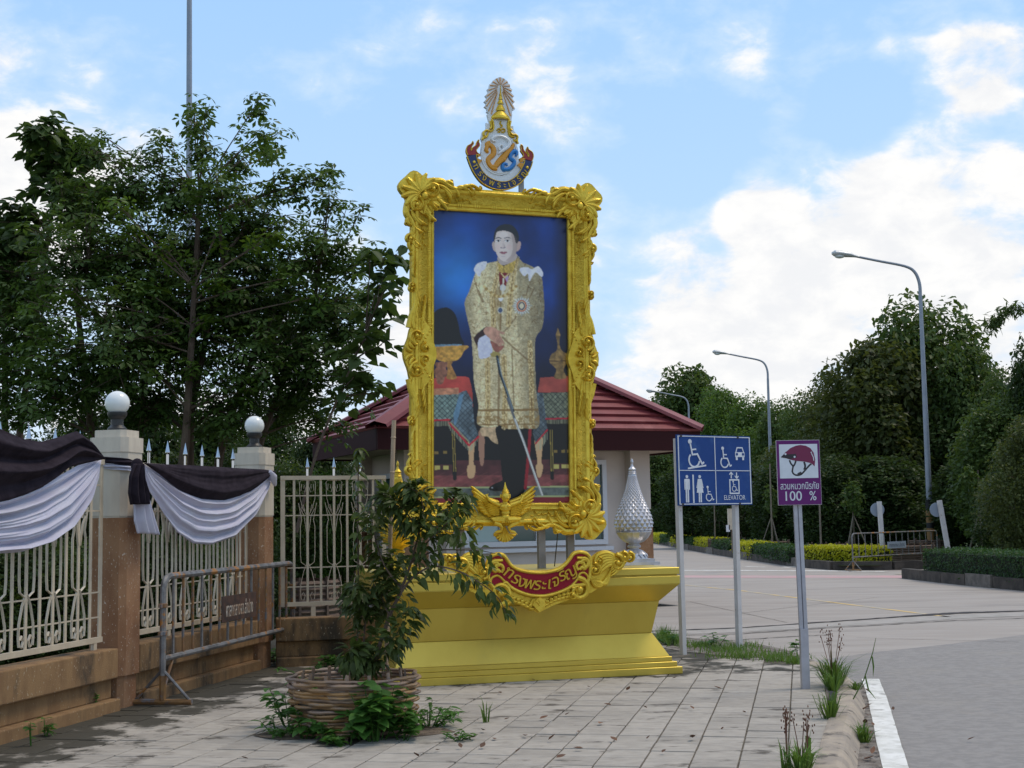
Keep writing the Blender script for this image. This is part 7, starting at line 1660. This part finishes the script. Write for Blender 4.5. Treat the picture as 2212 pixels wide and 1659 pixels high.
# ------------------------------------------------------------------ the big left tree and its big-leaved neighbours
def lobe_tree(name, label, base, Yc, lobes, kind, m, seed, density, trunks, tr_=1.0):
    r_ = np.random.default_rng(seed)
    t = thing(name, label, 'tree', (AtY(base[0], 1130, Yc).x, Yc, -.02)); O = Vector(t.location); tb = MB()
    stems = [resample3([AtY(x0, 1150, Yc + d0) - O, AtY(x1, 960, Yc + d0) - O, AtY(x2, y2, Yc + d0 * .5) - O], 14) for (x0, x1, x2, y2, d0) in trunks]
    for S_ in stems: tb.tube(S_, [(.085 - .004 * i) * tr_ for i in range(14)], 8)
    C_, Nn, U_, Ls = [], [], [], []
    for (x, y, rp_, *dd) in lobes:
        d_ = dd[0] if dd else r_.normal() * .7
        c = AtY(x, y, Yc + d_) - O; R_ = rp_ * Yc / F
        S_ = min(stems, key=lambda s: min((q - c).length for q in s)); q0 = min(S_, key=lambda q: (q - c).length + .6 * max(0, q.z - c.z + .5)); B_ = resample3([q0, q0.lerp(c, .5) + Vector((0, 0, .12 * R_)), c], 9); tb.tube(B_, [.032 * min(1, R_ + .3) - .0028 * i * min(1, R_ + .3) for i in range(9)], 5)
        ntw = max(4, int(density * R_ * R_ * 9))
        for k in range(ntw):
            d = r_.normal(size=3); d /= np.linalg.norm(d); d[2] = d[2] * .8 + .12; e = np.array(c) + d * R_ * (.55 + .5 * r_.random() ** .5) * np.array([1, .9, 1])
            s = np.array(B_[4 + int(r_.integers(5))])
            if r_.random() < .35: tb.tube([Vector(s), Vector(s * .5 + e * .5) + Vector((0, 0, .05 * R_)), Vector(e)], [.008, .006, .003], 4, False)
            for j in range(3 if kind == 'palm' else 2):
                f = 1 - .28 * j; p = s * (1 - f) + e * f + r_.normal(size=3) * .06
                if kind == 'palm':                     # a whorl of leaflets
                    up_ = np.array([0, 0, 1.0]) + d * .5 + r_.normal(size=3) * .35; up_ /= np.linalg.norm(up_); a0 = r_.random() * 6.28; ref = np.cross(up_, [.3, .9, .1]); ref /= np.linalg.norm(ref); rf2 = np.cross(up_, ref); nl = 6; L0 = .085 + .055 * r_.random()
                    for q in range(nl):
                        a = a0 + q * 2 * PI / nl + r_.normal() * .15; u_ = ref * math.cos(a) + rf2 * math.sin(a) - up_ * .28; C_.append(p + u_ * .025); U_.append(u_); Nn.append(up_ + u_ * .3); Ls.append(L0 * (.8 + .4 * r_.random()))
                else:
                    for q in range(2):
                        u_ = d * .5 + r_.normal(size=3) * .7 + np.array([0, 0, -.55]); C_.append(p); U_.append(u_); Nn.append(np.array([0, 0, 1.0]) + d * .5 + r_.normal(size=3) * .3); Ls.append(.15 + .11 * r_.random())
    tb.build('trunk', MT['bark'], t)
    Ls = np.array(Ls); me = quads_mesh('crown', np.array(C_), np.array(Nn), np.array(U_), Ls, Ls * (.46 if kind == 'palm' else .66), m, hexa=(kind != 'palm'))
    inst(me, 'crown', t); print(name, len(Ls)); return t
L1 = [(330, 560, 190), (190, 570, 150), (480, 540, 165), (600, 620, 160), (705, 690, 120), (560, 480, 110), (150, 440, 80), (250, 400, 95), (370, 410, 85), (330, 335, 45), (352, 300, 26), (440, 320, 48), (425, 255, 36), (445, 222, 18), (415, 225, 14), (520, 360, 52), (560, 290, 38), (545, 240, 24), (562, 212, 14), (608, 282, 26), (590, 330, 40), (640, 400, 62), (690, 385, 34), (715, 368, 18), (712, 432, 48), (750, 446, 26), (778, 456, 14), (690, 560, 95), (760, 570, 52), (800, 545, 24), (805, 640, 50), (770, 720, 60), (700, 800, 85), (560, 790, 150), (400, 750, 180), (220, 760, 170), (60, 720, 130), (0, 600, 110), (-70, 750, 150), (110, 860, 90), (300, 880, 110), (480, 890, 100), (620, 890, 85), (690, 905, 50), (780, 850, 42), (730, 930, 30), (190, 320, 40), (215, 300, 24), (470, 420, 80), (560, 690, 120), (330, 660, 150), (480, 660, 140)]
lobe_tree('palmate_tree', 'big dark tree with palmate leaves spreading over the left fence', (380, 0), 19.0, L1 + [(30, 880, 80), (180, 905, 80), (-20, 820, 90), (100, 800, 90), (250, 830, 90), (370, 880, 80), (560, 905, 70), (650, 850, 80), (760, 800, 40), (740, 650, 60), (640, 720, 100)], 'palm', MT['leaf_tree'], 21, 15.5, [(300, 300, 330, 620, .3), (380, 400, 480, 560, -.3), (470, 480, 600, 640, .5), (520, 560, 680, 660, 0), (220, 200, 160, 600, .2), (420, 410, 430, 420, 0)])
L1b = [(600, 500, 26), (560, 530, 30), (620, 600, 34), (360, 540, 30), (300, 620, 34), (150, 640, 30), (440, 690, 30), (480, 480, 28), (330, 800, 26), (200, 700, 26), (690, 640, 28), (60, 650, 30), (410, 800, 24), (540, 840, 24), (620, 780, 24), (270, 500, 26), (470, 610, 26), (250, 440, 24)]
lobe_tree('vine_sprays', 'scattered sprays of lighter young leaves on the front of the big left tree', (380, 0), 17.9, [(x, y, r_, 0.0) for x, y, r_ in L1b], 'palm', MT['leaf_light'], 31, 15, [(380, 400, 420, 620, .2)])
L2 = [(95, 290, 42), (75, 320, 36), (130, 310, 40), (160, 330, 40), (110, 360, 42), (150, 400, 45), (95, 410, 30), (200, 330, 28), (80, 460, 20), (20, 480, 55), (40, 530, 55), (10, 560, 70), (-60, 600, 90), (60, 620, 60), (200, 450, 60), (30, 660, 50)]
lobe_tree('large_leaved_tree', 'large leaved tree at the far left with a raised leafy shoot', (60, 0), 20.6, L2, 'big', MT['leaf_teak'], 22, 34, [(40, 40, 120, 400, 0), (0, 10, 10, 600, 0)])
L3 = [(855, 550, 26), (830, 560, 22), (845, 600, 26), (800, 560, 20), (830, 625, 28), (815, 660, 34), (840, 690, 30), (800, 730, 36), (825, 745, 28), (770, 760, 40), (800, 800, 34), (760, 820, 36), (740, 860, 30), (812, 850, 22)]
lobe_tree('large_leaved_tree', 'large leaved branches hanging beside the left edge of the gold frame', (760, 0), 17.6, L3, 'big', MT['leaf_teak'], 23, 15, [(640, 690, 790, 720, 0)], .3)
# arching bamboo plume at the right edge
t = thing('bamboo_plume', 'arching bamboo plume bending in from the right edge against the sky', 'bamboo', tuple(AtY(2260, 1100, 44))); O = Vector(t.location)
P = resample3([AtY(2260, 1100, 44) - O, AtY(2262, 850, 44) - O, AtY(2240, 690, 44) - O, AtY(2195, 664, 44) - O, AtY(2155, 684, 44) - O, AtY(2142, 705, 44) - O], 60)
b = MB(); b.tube(P, [.03 - .00045 * i for i in range(60)], 6); b.build('stem', MT['prop'], t)
C_ = []; U_ = []
for i in range(26, 60):
    for k in range(15 if i > 34 else 6):
        C_.append(np.array(P[i]) + rng.normal(size=3) * .10); U_.append(rng.normal(size=3) + np.array([0, 0, -1.3]))
n = len(C_); me = quads_mesh('leaves', np.array(C_), rng.normal(size=(n, 3)) + np.array([0, -.5, .4]), np.array(U_), .22 + .1 * rng.random(n), .05 + .02 * rng.random(n), MT['leaf_a']); inst(me, 'leaves', t)

# ================================================================== HEDGES
def hedge(pts, wd, hgt, m, label, z0=.02, group='clipped hedge blocks along the kerb', fuzz=.05, leafs=.06, dens=900):
    Q = resample([Vector(p) for p in pts], 9); mid = Q[4]; t = thing('hedge', label, 'hedge', (mid.x, mid.y, z0), 0, group)
    b = MB(); n = len(Q); C_ = []; Nn = []
    vs = []
    for i in range(n):
        d = (Q[min(i + 1, n - 1)] - Q[max(i - 1, 0)]).normalized(); nn = Vector((-d.y, d.x)); k = wd / 2 - .05
        for s in (-1, 1): q = Q[i] + nn * (s * k) - mid; vs += [(q.x, q.y, 0), (q.x, q.y, hgt - .05)]
    for i in range(n - 1):
        a = i * 4; b.f += [(a, a + 4, a + 5, a + 1), (a + 1, a + 5, a + 7, a + 3), (a + 3, a + 7, a + 6, a + 2)]
    b.f += [(0, 1, 3, 2), ((n - 1) * 4, (n - 1) * 4 + 2, (n - 1) * 4 + 3, (n - 1) * 4 + 1)]; b.v = vs; b.m = [0] * len(b.f); b.build('core', MT['hedge_core'], t, False)
    L_ = sum((Q[i + 1] - Q[i]).length for i in range(n - 1)); cnt = int(dens * (L_ * (wd + 2 * hgt) + 2 * wd * hgt))
    for k in range(cnt):
        f = rng.random() * (n - 1); i = min(int(f), n - 2); q = Q[i].lerp(Q[i + 1], f - i); d = (Q[i + 1] - Q[i]).normalized(); nn = Vector((-d.y, d.x)); u = rng.random() * (wd + 2 * hgt + (2 * wd if False else 0))
        if rng.random() < .10:
            e = 0 if rng.random() < .5 else n - 1; dd = (Q[1] - Q[0]).normalized() if e == 0 else (Q[-2] - Q[-1]).normalized(); nn2 = Vector((-dd.y, dd.x)); q = Q[e] + nn2 * ((rng.random() - .5) * wd); p = (q.x, q.y, rng.random() * hgt); nv = (-dd.x, -dd.y, .3)
        elif u < hgt: p_ = q + nn * (wd / 2); p = (p_.x, p_.y, u); nv = (nn.x, nn.y, .35)
        elif u < hgt + wd: p_ = q + nn * (wd / 2 - (u - hgt)); p = (p_.x, p_.y, hgt); nv = (0, 0, 1)
        else: p_ = q - nn * (wd / 2); p = (p_.x, p_.y, u - hgt - wd); nv = (-nn.x, -nn.y, .35)
        C_.append((p[0] - mid.x, p[1] - mid.y, p[2])); Nn.append(nv)
    C_ = np.array(C_) + rng.normal(size=(len(C_), 3)) * fuzz * np.array([.7, .7, .6]); Nn = np.array(Nn) + rng.normal(size=C_.shape) * .45
    s = leafs * (.7 + .6 * rng.random(len(C_))); me = quads_mesh('foliage', C_, Nn, rng.normal(size=C_.shape), s, s * .6, m); inst(me, 'foliage', t)
HG, HY = MT['hedge_green'], MT['hedge_yellow']
hx = lambda x, X=9.25: (X, F * X / (x - CX))
hedge([(9.45, 43.0), (10.1, 41.6), (11.0, 40.6)], .9, .48, HY, 'bright yellow hedge block on the corner, behind the far barrier', dens=800, leafs=.085, fuzz=.06)
seg = [(1722, 1643, HG, 'long green hedge block right of the blue sign'), (1640, 1600, HY, 'yellow hedge block seen right of the blue sign post'), (1590, 1548, HG, 'green hedge block between the posts of the blue sign, right one'), (1546, 1514, HY, 'yellow hedge block between the posts of the blue sign'), (1511, 1481, HG, 'green hedge block just right of the left sign post'), (1479, 1460, HY, 'yellow hedge block just left of the left sign post'), (1458, 1436, HG, 'green hedge block next left of the sign'), (1434, 1416, HY, 'small yellow hedge block near the silver finial'), (1414, 1400, HG, 'farthest green hedge block beside the silver finial')]
for xa, xb, m, lab in seg:
    X = 9.3 if xa > 1700 else 9.2
    hedge([hx(xa, X), hx(xb, X - .02)], 1.0, .44 if m is HG else .46, m, lab, dens=260, leafs=.10, fuzz=.05)
hedge([(10.55, 33.2), (10.75, 31), (11.15, 28.3), (11.95, 25.8), (13.0, 24)], 1.1, .60, HG, 'long clipped green hedge at the right edge of the road', dens=700, leafs=.06, fuzz=.045)
hedge([(12.5, 27.4), (13.2, 26.0)], .8, .66, HY, 'yellow hedge tuft behind the green hedge at the right edge', dens=400, leafs=.08)

# ================================================================== FAR BARRIER, MARKERS, POTS AND PROPS
A = Vector((9.80, 39.3, ZR)); B = Vector((13.3, 42.6, ZR))
ft, fl_ = barrier(A, B, 1.08, 'far grey barrier standing across the driveway mouth', 13, True, True, False)
b = MB(); b.box((fl_ * .50, -.012, .70), (1.05, .01, .20)); pl2 = b.build('name_plate', MT['sign_grey'], ft, False)
b = MB(); put_text(b, 'ศาลากลางจว.ลำปาง', fl_ * .50, .685, .15, -.0175, depth=.001, xs=.72); b.build('lettering', MT['band_black'], pl2, False)
def marker(xt, yt, xb, yb, xd, yd, Y, label):
    bp = AtY(xb, yb, Y); t = thing('round_sign_post', label, 'sign post', tuple(bp), 0, 'white posts with round signs seen from behind'); q = lambda x, y: AtY(x, y, Y) - bp
    top = q(xt, yt); b = MB(); d = top * .13; b.tube([d, top], .088, 4, True, up=(1, 1, 0)); b.build('post', MT['post_white'], t, False)
    b = MB(); b.tube([(0, 0, -.15), d], .090, 4, True, up=(1, 1, 0)); b.build('black_foot', MT['band_black'], t, False)
    c = q(xd, yd); b = MB(); b.prism([(c.x + .21 * math.cos(2 * PI * k / 28), c.z + .21 * math.sin(2 * PI * k / 28)) for k in range(28)], -.10 - .03, -.10); o = b.build('round_sign', MT['sign_grey'], t, False); o.location = (0, .26, 0)
marker(1899, 1083, 1909, 1218, 1898, 1101, 41, 'upright white post with a round sign seen from behind')
marker(2029, 1081, 2051, 1205, 2027, 1101, 40, 'leaning white post with a round sign seen from behind')
def pot(x, y, Y, dia, h_, label, group='wicker planters on the roadside lawn'):
    p = AtY(x, y, Y); t = thing('wicker_planter', label, 'planter', (p.x, Y, 0.02), 0, group); b = MB(); R_ = dia / 2
    for k in range(7): z = h_ * (k + .5) / 7; b.lathe([(R_ - .01, z - h_ / 14), (R_ + .025, z), (R_ - .01, z + h_ / 14 - .002)], 20, cap=False)
    b.build('woven_strip', MT['wicker'], t, True); b = MB(); b.lathe([(0, h_ * .8), (R_ - .02, h_ * .82)], 20, cap=False); b.build('soil', MT['soil'], t, False)
    for k in range(10): b = MB(); a = k * .628; b.box(((R_ + .02) * math.cos(a), (R_ + .02) * math.sin(a), h_ / 2 + .03), (.04, .04, h_ + .06), a); b.build('stake', MT['wicker'], t, False)
pot(1780, 1180, 46.5, 1.55, .50, 'wicker planter behind the yellow corner hedge'); pot(1950, 1200, 44, 2.0, .48, 'wide wicker planter behind the far barrier'); pot(1660, 1170, 53, 1.6, .5, 'wicker planter left of the purple sign post'); pot(1570, 1168, 60, 1.6, .5, 'wicker planter right of the blue sign right post'); pot(1500, 1162, 72, 1.8, .5, 'wicker planter between the blue sign posts'); pot(2005, 1190, 50, 1.4, .5, 'small wicker planter at the foot of the nearest lamp')
pot(632, 1235, 22, 1.5, .62, 'wicker planter behind the sparse fence panel, seen through its bars', 'wicker planters in the compound'); pot(685, 1190, 30, 1.6, .55, 'farther wicker planter behind the sparse fence panel', 'wicker planters in the compound')
sheet('compound_path', ccw([(-8, 26.2), (-2.6, 26.2), (-2.6, 27.6), (-8, 27.6)]), .0, MT['concrete'])
sheet('compound_path', ccw([(-5.5, 19.0), (-2.0, 19.6), (-2.2, 21.2), (-5.7, 20.6)]), .0, MT['soil'])
def props(x, Y, hgt, label, sp=.55):
    p = AtY(x, 1150, Y); t = thing('propped_sapling', label, 'sapling', (p.x, Y, .02), rng.random() * 3, 'young trees propped with poles')
    b = MB(); b.tube([(0, 0, 0), (.03, 0, hgt * .6), (0, .02, hgt)], [.04, .03, .02], 6); b.build('stem', MT['bark_far'], t)
    for k in range(3): a = k * 2.094; b = MB(); b.tube([(sp * math.cos(a), sp * math.sin(a), 0), (.02 * math.cos(a), .02 * math.sin(a), hgt * .55)], .022, 5); b.build('prop_pole', MT['prop'], t)
    o = inst(CS, 'crown', t, (.1, 0, hgt * .55), (.2, .1, rng.random() * 6), (hgt * .45, hgt * .36, hgt * .5)); o.material_slots[0].link = 'OBJECT'; o.material_slots[0].material = MT['leaf_a']
for x, Y, h_, lab in [(1668, 54, 2.6, 'propped sapling left of the purple sign post'), (1515, 70, 2.8, 'propped sapling behind the left post of the blue sign'), (1585, 64, 3.0, 'propped sapling beside the right post of the blue sign'), (1555, 66, 3.4, 'propped sapling between the blue sign posts'), (1795, 56, 2.8, 'propped sapling right of the purple sign'), (2120, 42, 2.8, 'propped sapling above the green hedge on the right'), (1845, 50, 2.6, 'propped sapling left of the upright white marker')]: props(x, Y, h_, lab)
for x, Y, h_, lab in [(1773, 46.5, 3.6, 'thin pale pole rising from the planter right of the purple sign'), (1668, 52.5, 3.5, 'thin pale pole behind the left edge of the purple sign'), (1545, 62, 3.4, 'thin pale pole seen between the blue sign posts')]:
    p = AtY(x, 1170, Y); t = thing('thin_pole', lab, 'pole', (p.x, Y, .02), 0, 'thin pale poles on the lawn'); b = MB(); b.tube([(0, 0, 0), (.02, 0, h_)], [.035, .028], 6); b.build('pole', MT['prop'], t)
t = thing('meter_box', 'cream utility box standing beside the blue sign post', 'box', tuple(AtY(1583, 1125, 40)), 0); b = MB(); b.box((0, 0, .05), (.28, .2, .62)); b.build('cabinet', MT['fence'], t, False); b = MB(); b.box((-.16, -.06, -.22), (.10, .08, .2)); b.build('small_box', MT['winframe'], t, False); b = MB(); b.tube([(0, .1, -.9), (0, .1, .3)], .05, 8); b.build('post', MT['bark_far'], t)
t['category'] = 'box'

# ================================================================== GRASS TUFTS AND LITTER
def tuft(P, n, hgt, spread, label, m='blade', seeds=0, group='grass tufts by the kerb', w_=.006):
    t = thing('grass_tuft', label, 'grass tuft', tuple(P), 0, group); b = MB(); hgt *= 1.0
    for k in range(n):
        a = rng.random() * 2 * PI; l_ = hgt * (.5 + .6 * rng.random()); o_ = spread * rng.random() ** .7; d = Vector((math.cos(a), math.sin(a), 0)); r0 = d * o_ * .25 + Vector((rng.normal(), rng.normal(), 0)) * .012
        p1 = r0 + d * o_ * .45 + Vector((0, 0, l_ * .6)); p2 = r0 + d * o_ * 1.25 + Vector((0, 0, l_ * (.95 - .45 * rng.random()))); s_ = Vector((-d.y, d.x, 0)) * w_ * (.7 + .6 * rng.random())
        b.add([r0 - s_, r0 + s_, p1 + s_ * .8, p1 - s_ * .8, p2], [(0, 1, 2, 3), (3, 2, 4)])
    b.build('blades', MT[m], t)
    if seeds:
        b = MB()
        for k in range(seeds):
            a = rng.random() * 2 * PI; d = Vector((math.cos(a), math.sin(a), 0)); e = d * spread * .5 * rng.random() + Vector((0, 0, hgt * (1.0 + .6 * rng.random()))); b.tube([(0, 0, 0), tuple(e * .5 + Vector((0, 0, .03))), tuple(e)], .0028, 4)
            for j in range(9): b.sphere(tuple(e + Vector((rng.normal() * .012, rng.normal() * .012, rng.normal() * .030))), .0042, 5, 4, (1, 1, 2))
        b.build('seed_heads', MT['blade_dry'], t)
tuft(G(1800, 1483), 170, .34, .26, 'tall grass tuft with reddish seed heads beside the purple sign post', seeds=9)
tuft(G(1800, 1492), 60, .26, .22, 'short dense grass in front of the tall tuft by the purple sign post')
tuft(G(1793, 1552), 60, .30, .18, 'grass tuft in the tile joint at the kerb edge')
tuft(G(1732, 1668), 120, .20, .14, 'yellow green grass tuft at the bottom edge of the view', seeds=3)
tuft(G(1700, 1664), 14, .22, .05, 'seeding stalks at the bottom edge left of the yellow green tuft', seeds=5)
tuft(G(1745, 1650), 6, .27, .03, 'single tall seeding stalk in the tile joint near the kerb', seeds=2)
tuft(G(1866, 1606, ZR), 70, .18, .12, 'small grass tuft in the gutter at the kerb foot')
tuft(G(1850, 1490), 30, .10, .12, 'flattened grass where the kerb meets the road')
tuft(G(1052, 1560), 16, .24, .07, 'thin grass blades growing between the middle tiles')
t = thing('grass_stalk', 'long leaning grass stalk hanging over the road by the kerb', 'grass stalk', tuple(G(1842, 1512))); q = lambda x, y: AtY(x, y, t.location.y) - Vector(t.location)
b = MB(); b.tube([q(1842, 1512), q(1866, 1468), q(1885, 1410), q(1892, 1378)], [.006, .005, .004, .002], 5); b.build('stem', MT['blade'], t); b = MB()
for p in [[(1869, 1460), (1876, 1490), (1892, 1510)], [(1884, 1418), (1887, 1440), (1886, 1462)]]: b.tube([q(*p_) for p_ in p], [.006, .007, .001], 4)
b.build('blade', MT['blade'], t)
def patch(label, pts, n, hgt):
    t = MB()
    for k in range(n):
        i = int(rng.integers(len(pts))); x, y, rx, ry = pts[i]; c = G(x + rng.normal() * rx, y + rng.normal() * ry); a = rng.random() * 6.28; l_ = hgt * (.4 + .9 * rng.random()); d = Vector((math.cos(a), math.sin(a), 0)); s_ = Vector((-d.y, d.x, 0)) * .006
        t.add([c - s_, c + s_, c + d * l_ * .5 + Vector((0, 0, l_ * .9))], [(0, 1, 2)])
    o = t.build('grass', MT['blade'], None, False, kind='stuff'); o['label'] = label; o['category'] = 'grass'
patch('low grass along the back edge of the pavement between the signs', [(1510, 1396, 22, 3), (1560, 1405, 25, 4), (1600, 1400, 30, 4), (1650, 1415, 35, 4), (1580, 1420, 30, 3), (1680, 1425, 25, 3), (1720, 1432, 12, 2)], 1500, .085)
patch('small weeds beside the right end of the pedestal', [(1440, 1385, 8, 5), (1462, 1388, 8, 4), (1430, 1378, 6, 4)], 420, .16)
for (x, y, n_, r_, h_, lab) in [(1725, 1418, 16, .12, .30, 'broad leaved vine on the kerb behind the purple sign post'), (1450, 1392, 60, .2, .22, 'weed clump right of the pedestal'), (1545, 1398, 60, .25, .22, 'weed clump between the blue sign posts')]:
    weed('verge_weed', G(x, y), lab, n_, r_, h_, wl if n_ < 20 else wn, 'weeds on the verge', scale=(.7, 1.2))
dl, _ = leaf_mesh('dead_leaf', .055, .03, MT['dead'], droop=-.3, fold=.5)
spots_ = [(1010, 1600), (985, 1590), (1045, 1618), (1090, 1560), (1130, 1590), (1180, 1600), (1220, 1545), (1260, 1622), (1300, 1560), (1350, 1500), (1400, 1530), (1450, 1470), (1500, 1540), (1560, 1490), (1610, 1540), (1000, 1620), (1065, 1600), (1120, 1630), (1165, 1560), (1240, 1585), (1330, 1600), (1390, 1600), (1430, 1630), (1490, 1600), (1080, 1500), (1160, 1480), (950, 1625), (905, 1640), (525, 1640), (420, 1480), (1270, 1490), (1320, 1530), (1200, 1640), (1035, 1575), (1560, 1580), (1850, 1585), (1845, 1600), (1858, 1560), (1852, 1620), (1840, 1640), (1872, 1530), (1876, 1552), (1868, 1570), (1880, 1592), (1874, 1616), (1884, 1636), (1866, 1648), (1888, 1574), (1860, 1540), (1878, 1500), (2090, 1605), (1930, 1540)]
for (x, y) in spots_:
    p = G(x + rng.normal() * 4, y + rng.normal() * 3) if x < 1830 else G(x, y, ZR); o = bpy.data.objects.new('fallen_leaf', dl); COL.objects.link(o); o.location = p + Vector((0, 0, .016 if x < 1830 else .024)); o.rotation_euler = (rng.normal() * .2, rng.normal() * .2, rng.random() * 6.28); o.scale = (.7 + .7 * rng.random(),) * 3
    tag(o, 'small brown fallen leaf lying on the pale paving' if x < 1830 else 'small brown fallen leaf lying on the road beside the kerb', 'leaf', 'fallen leaves on the ground')
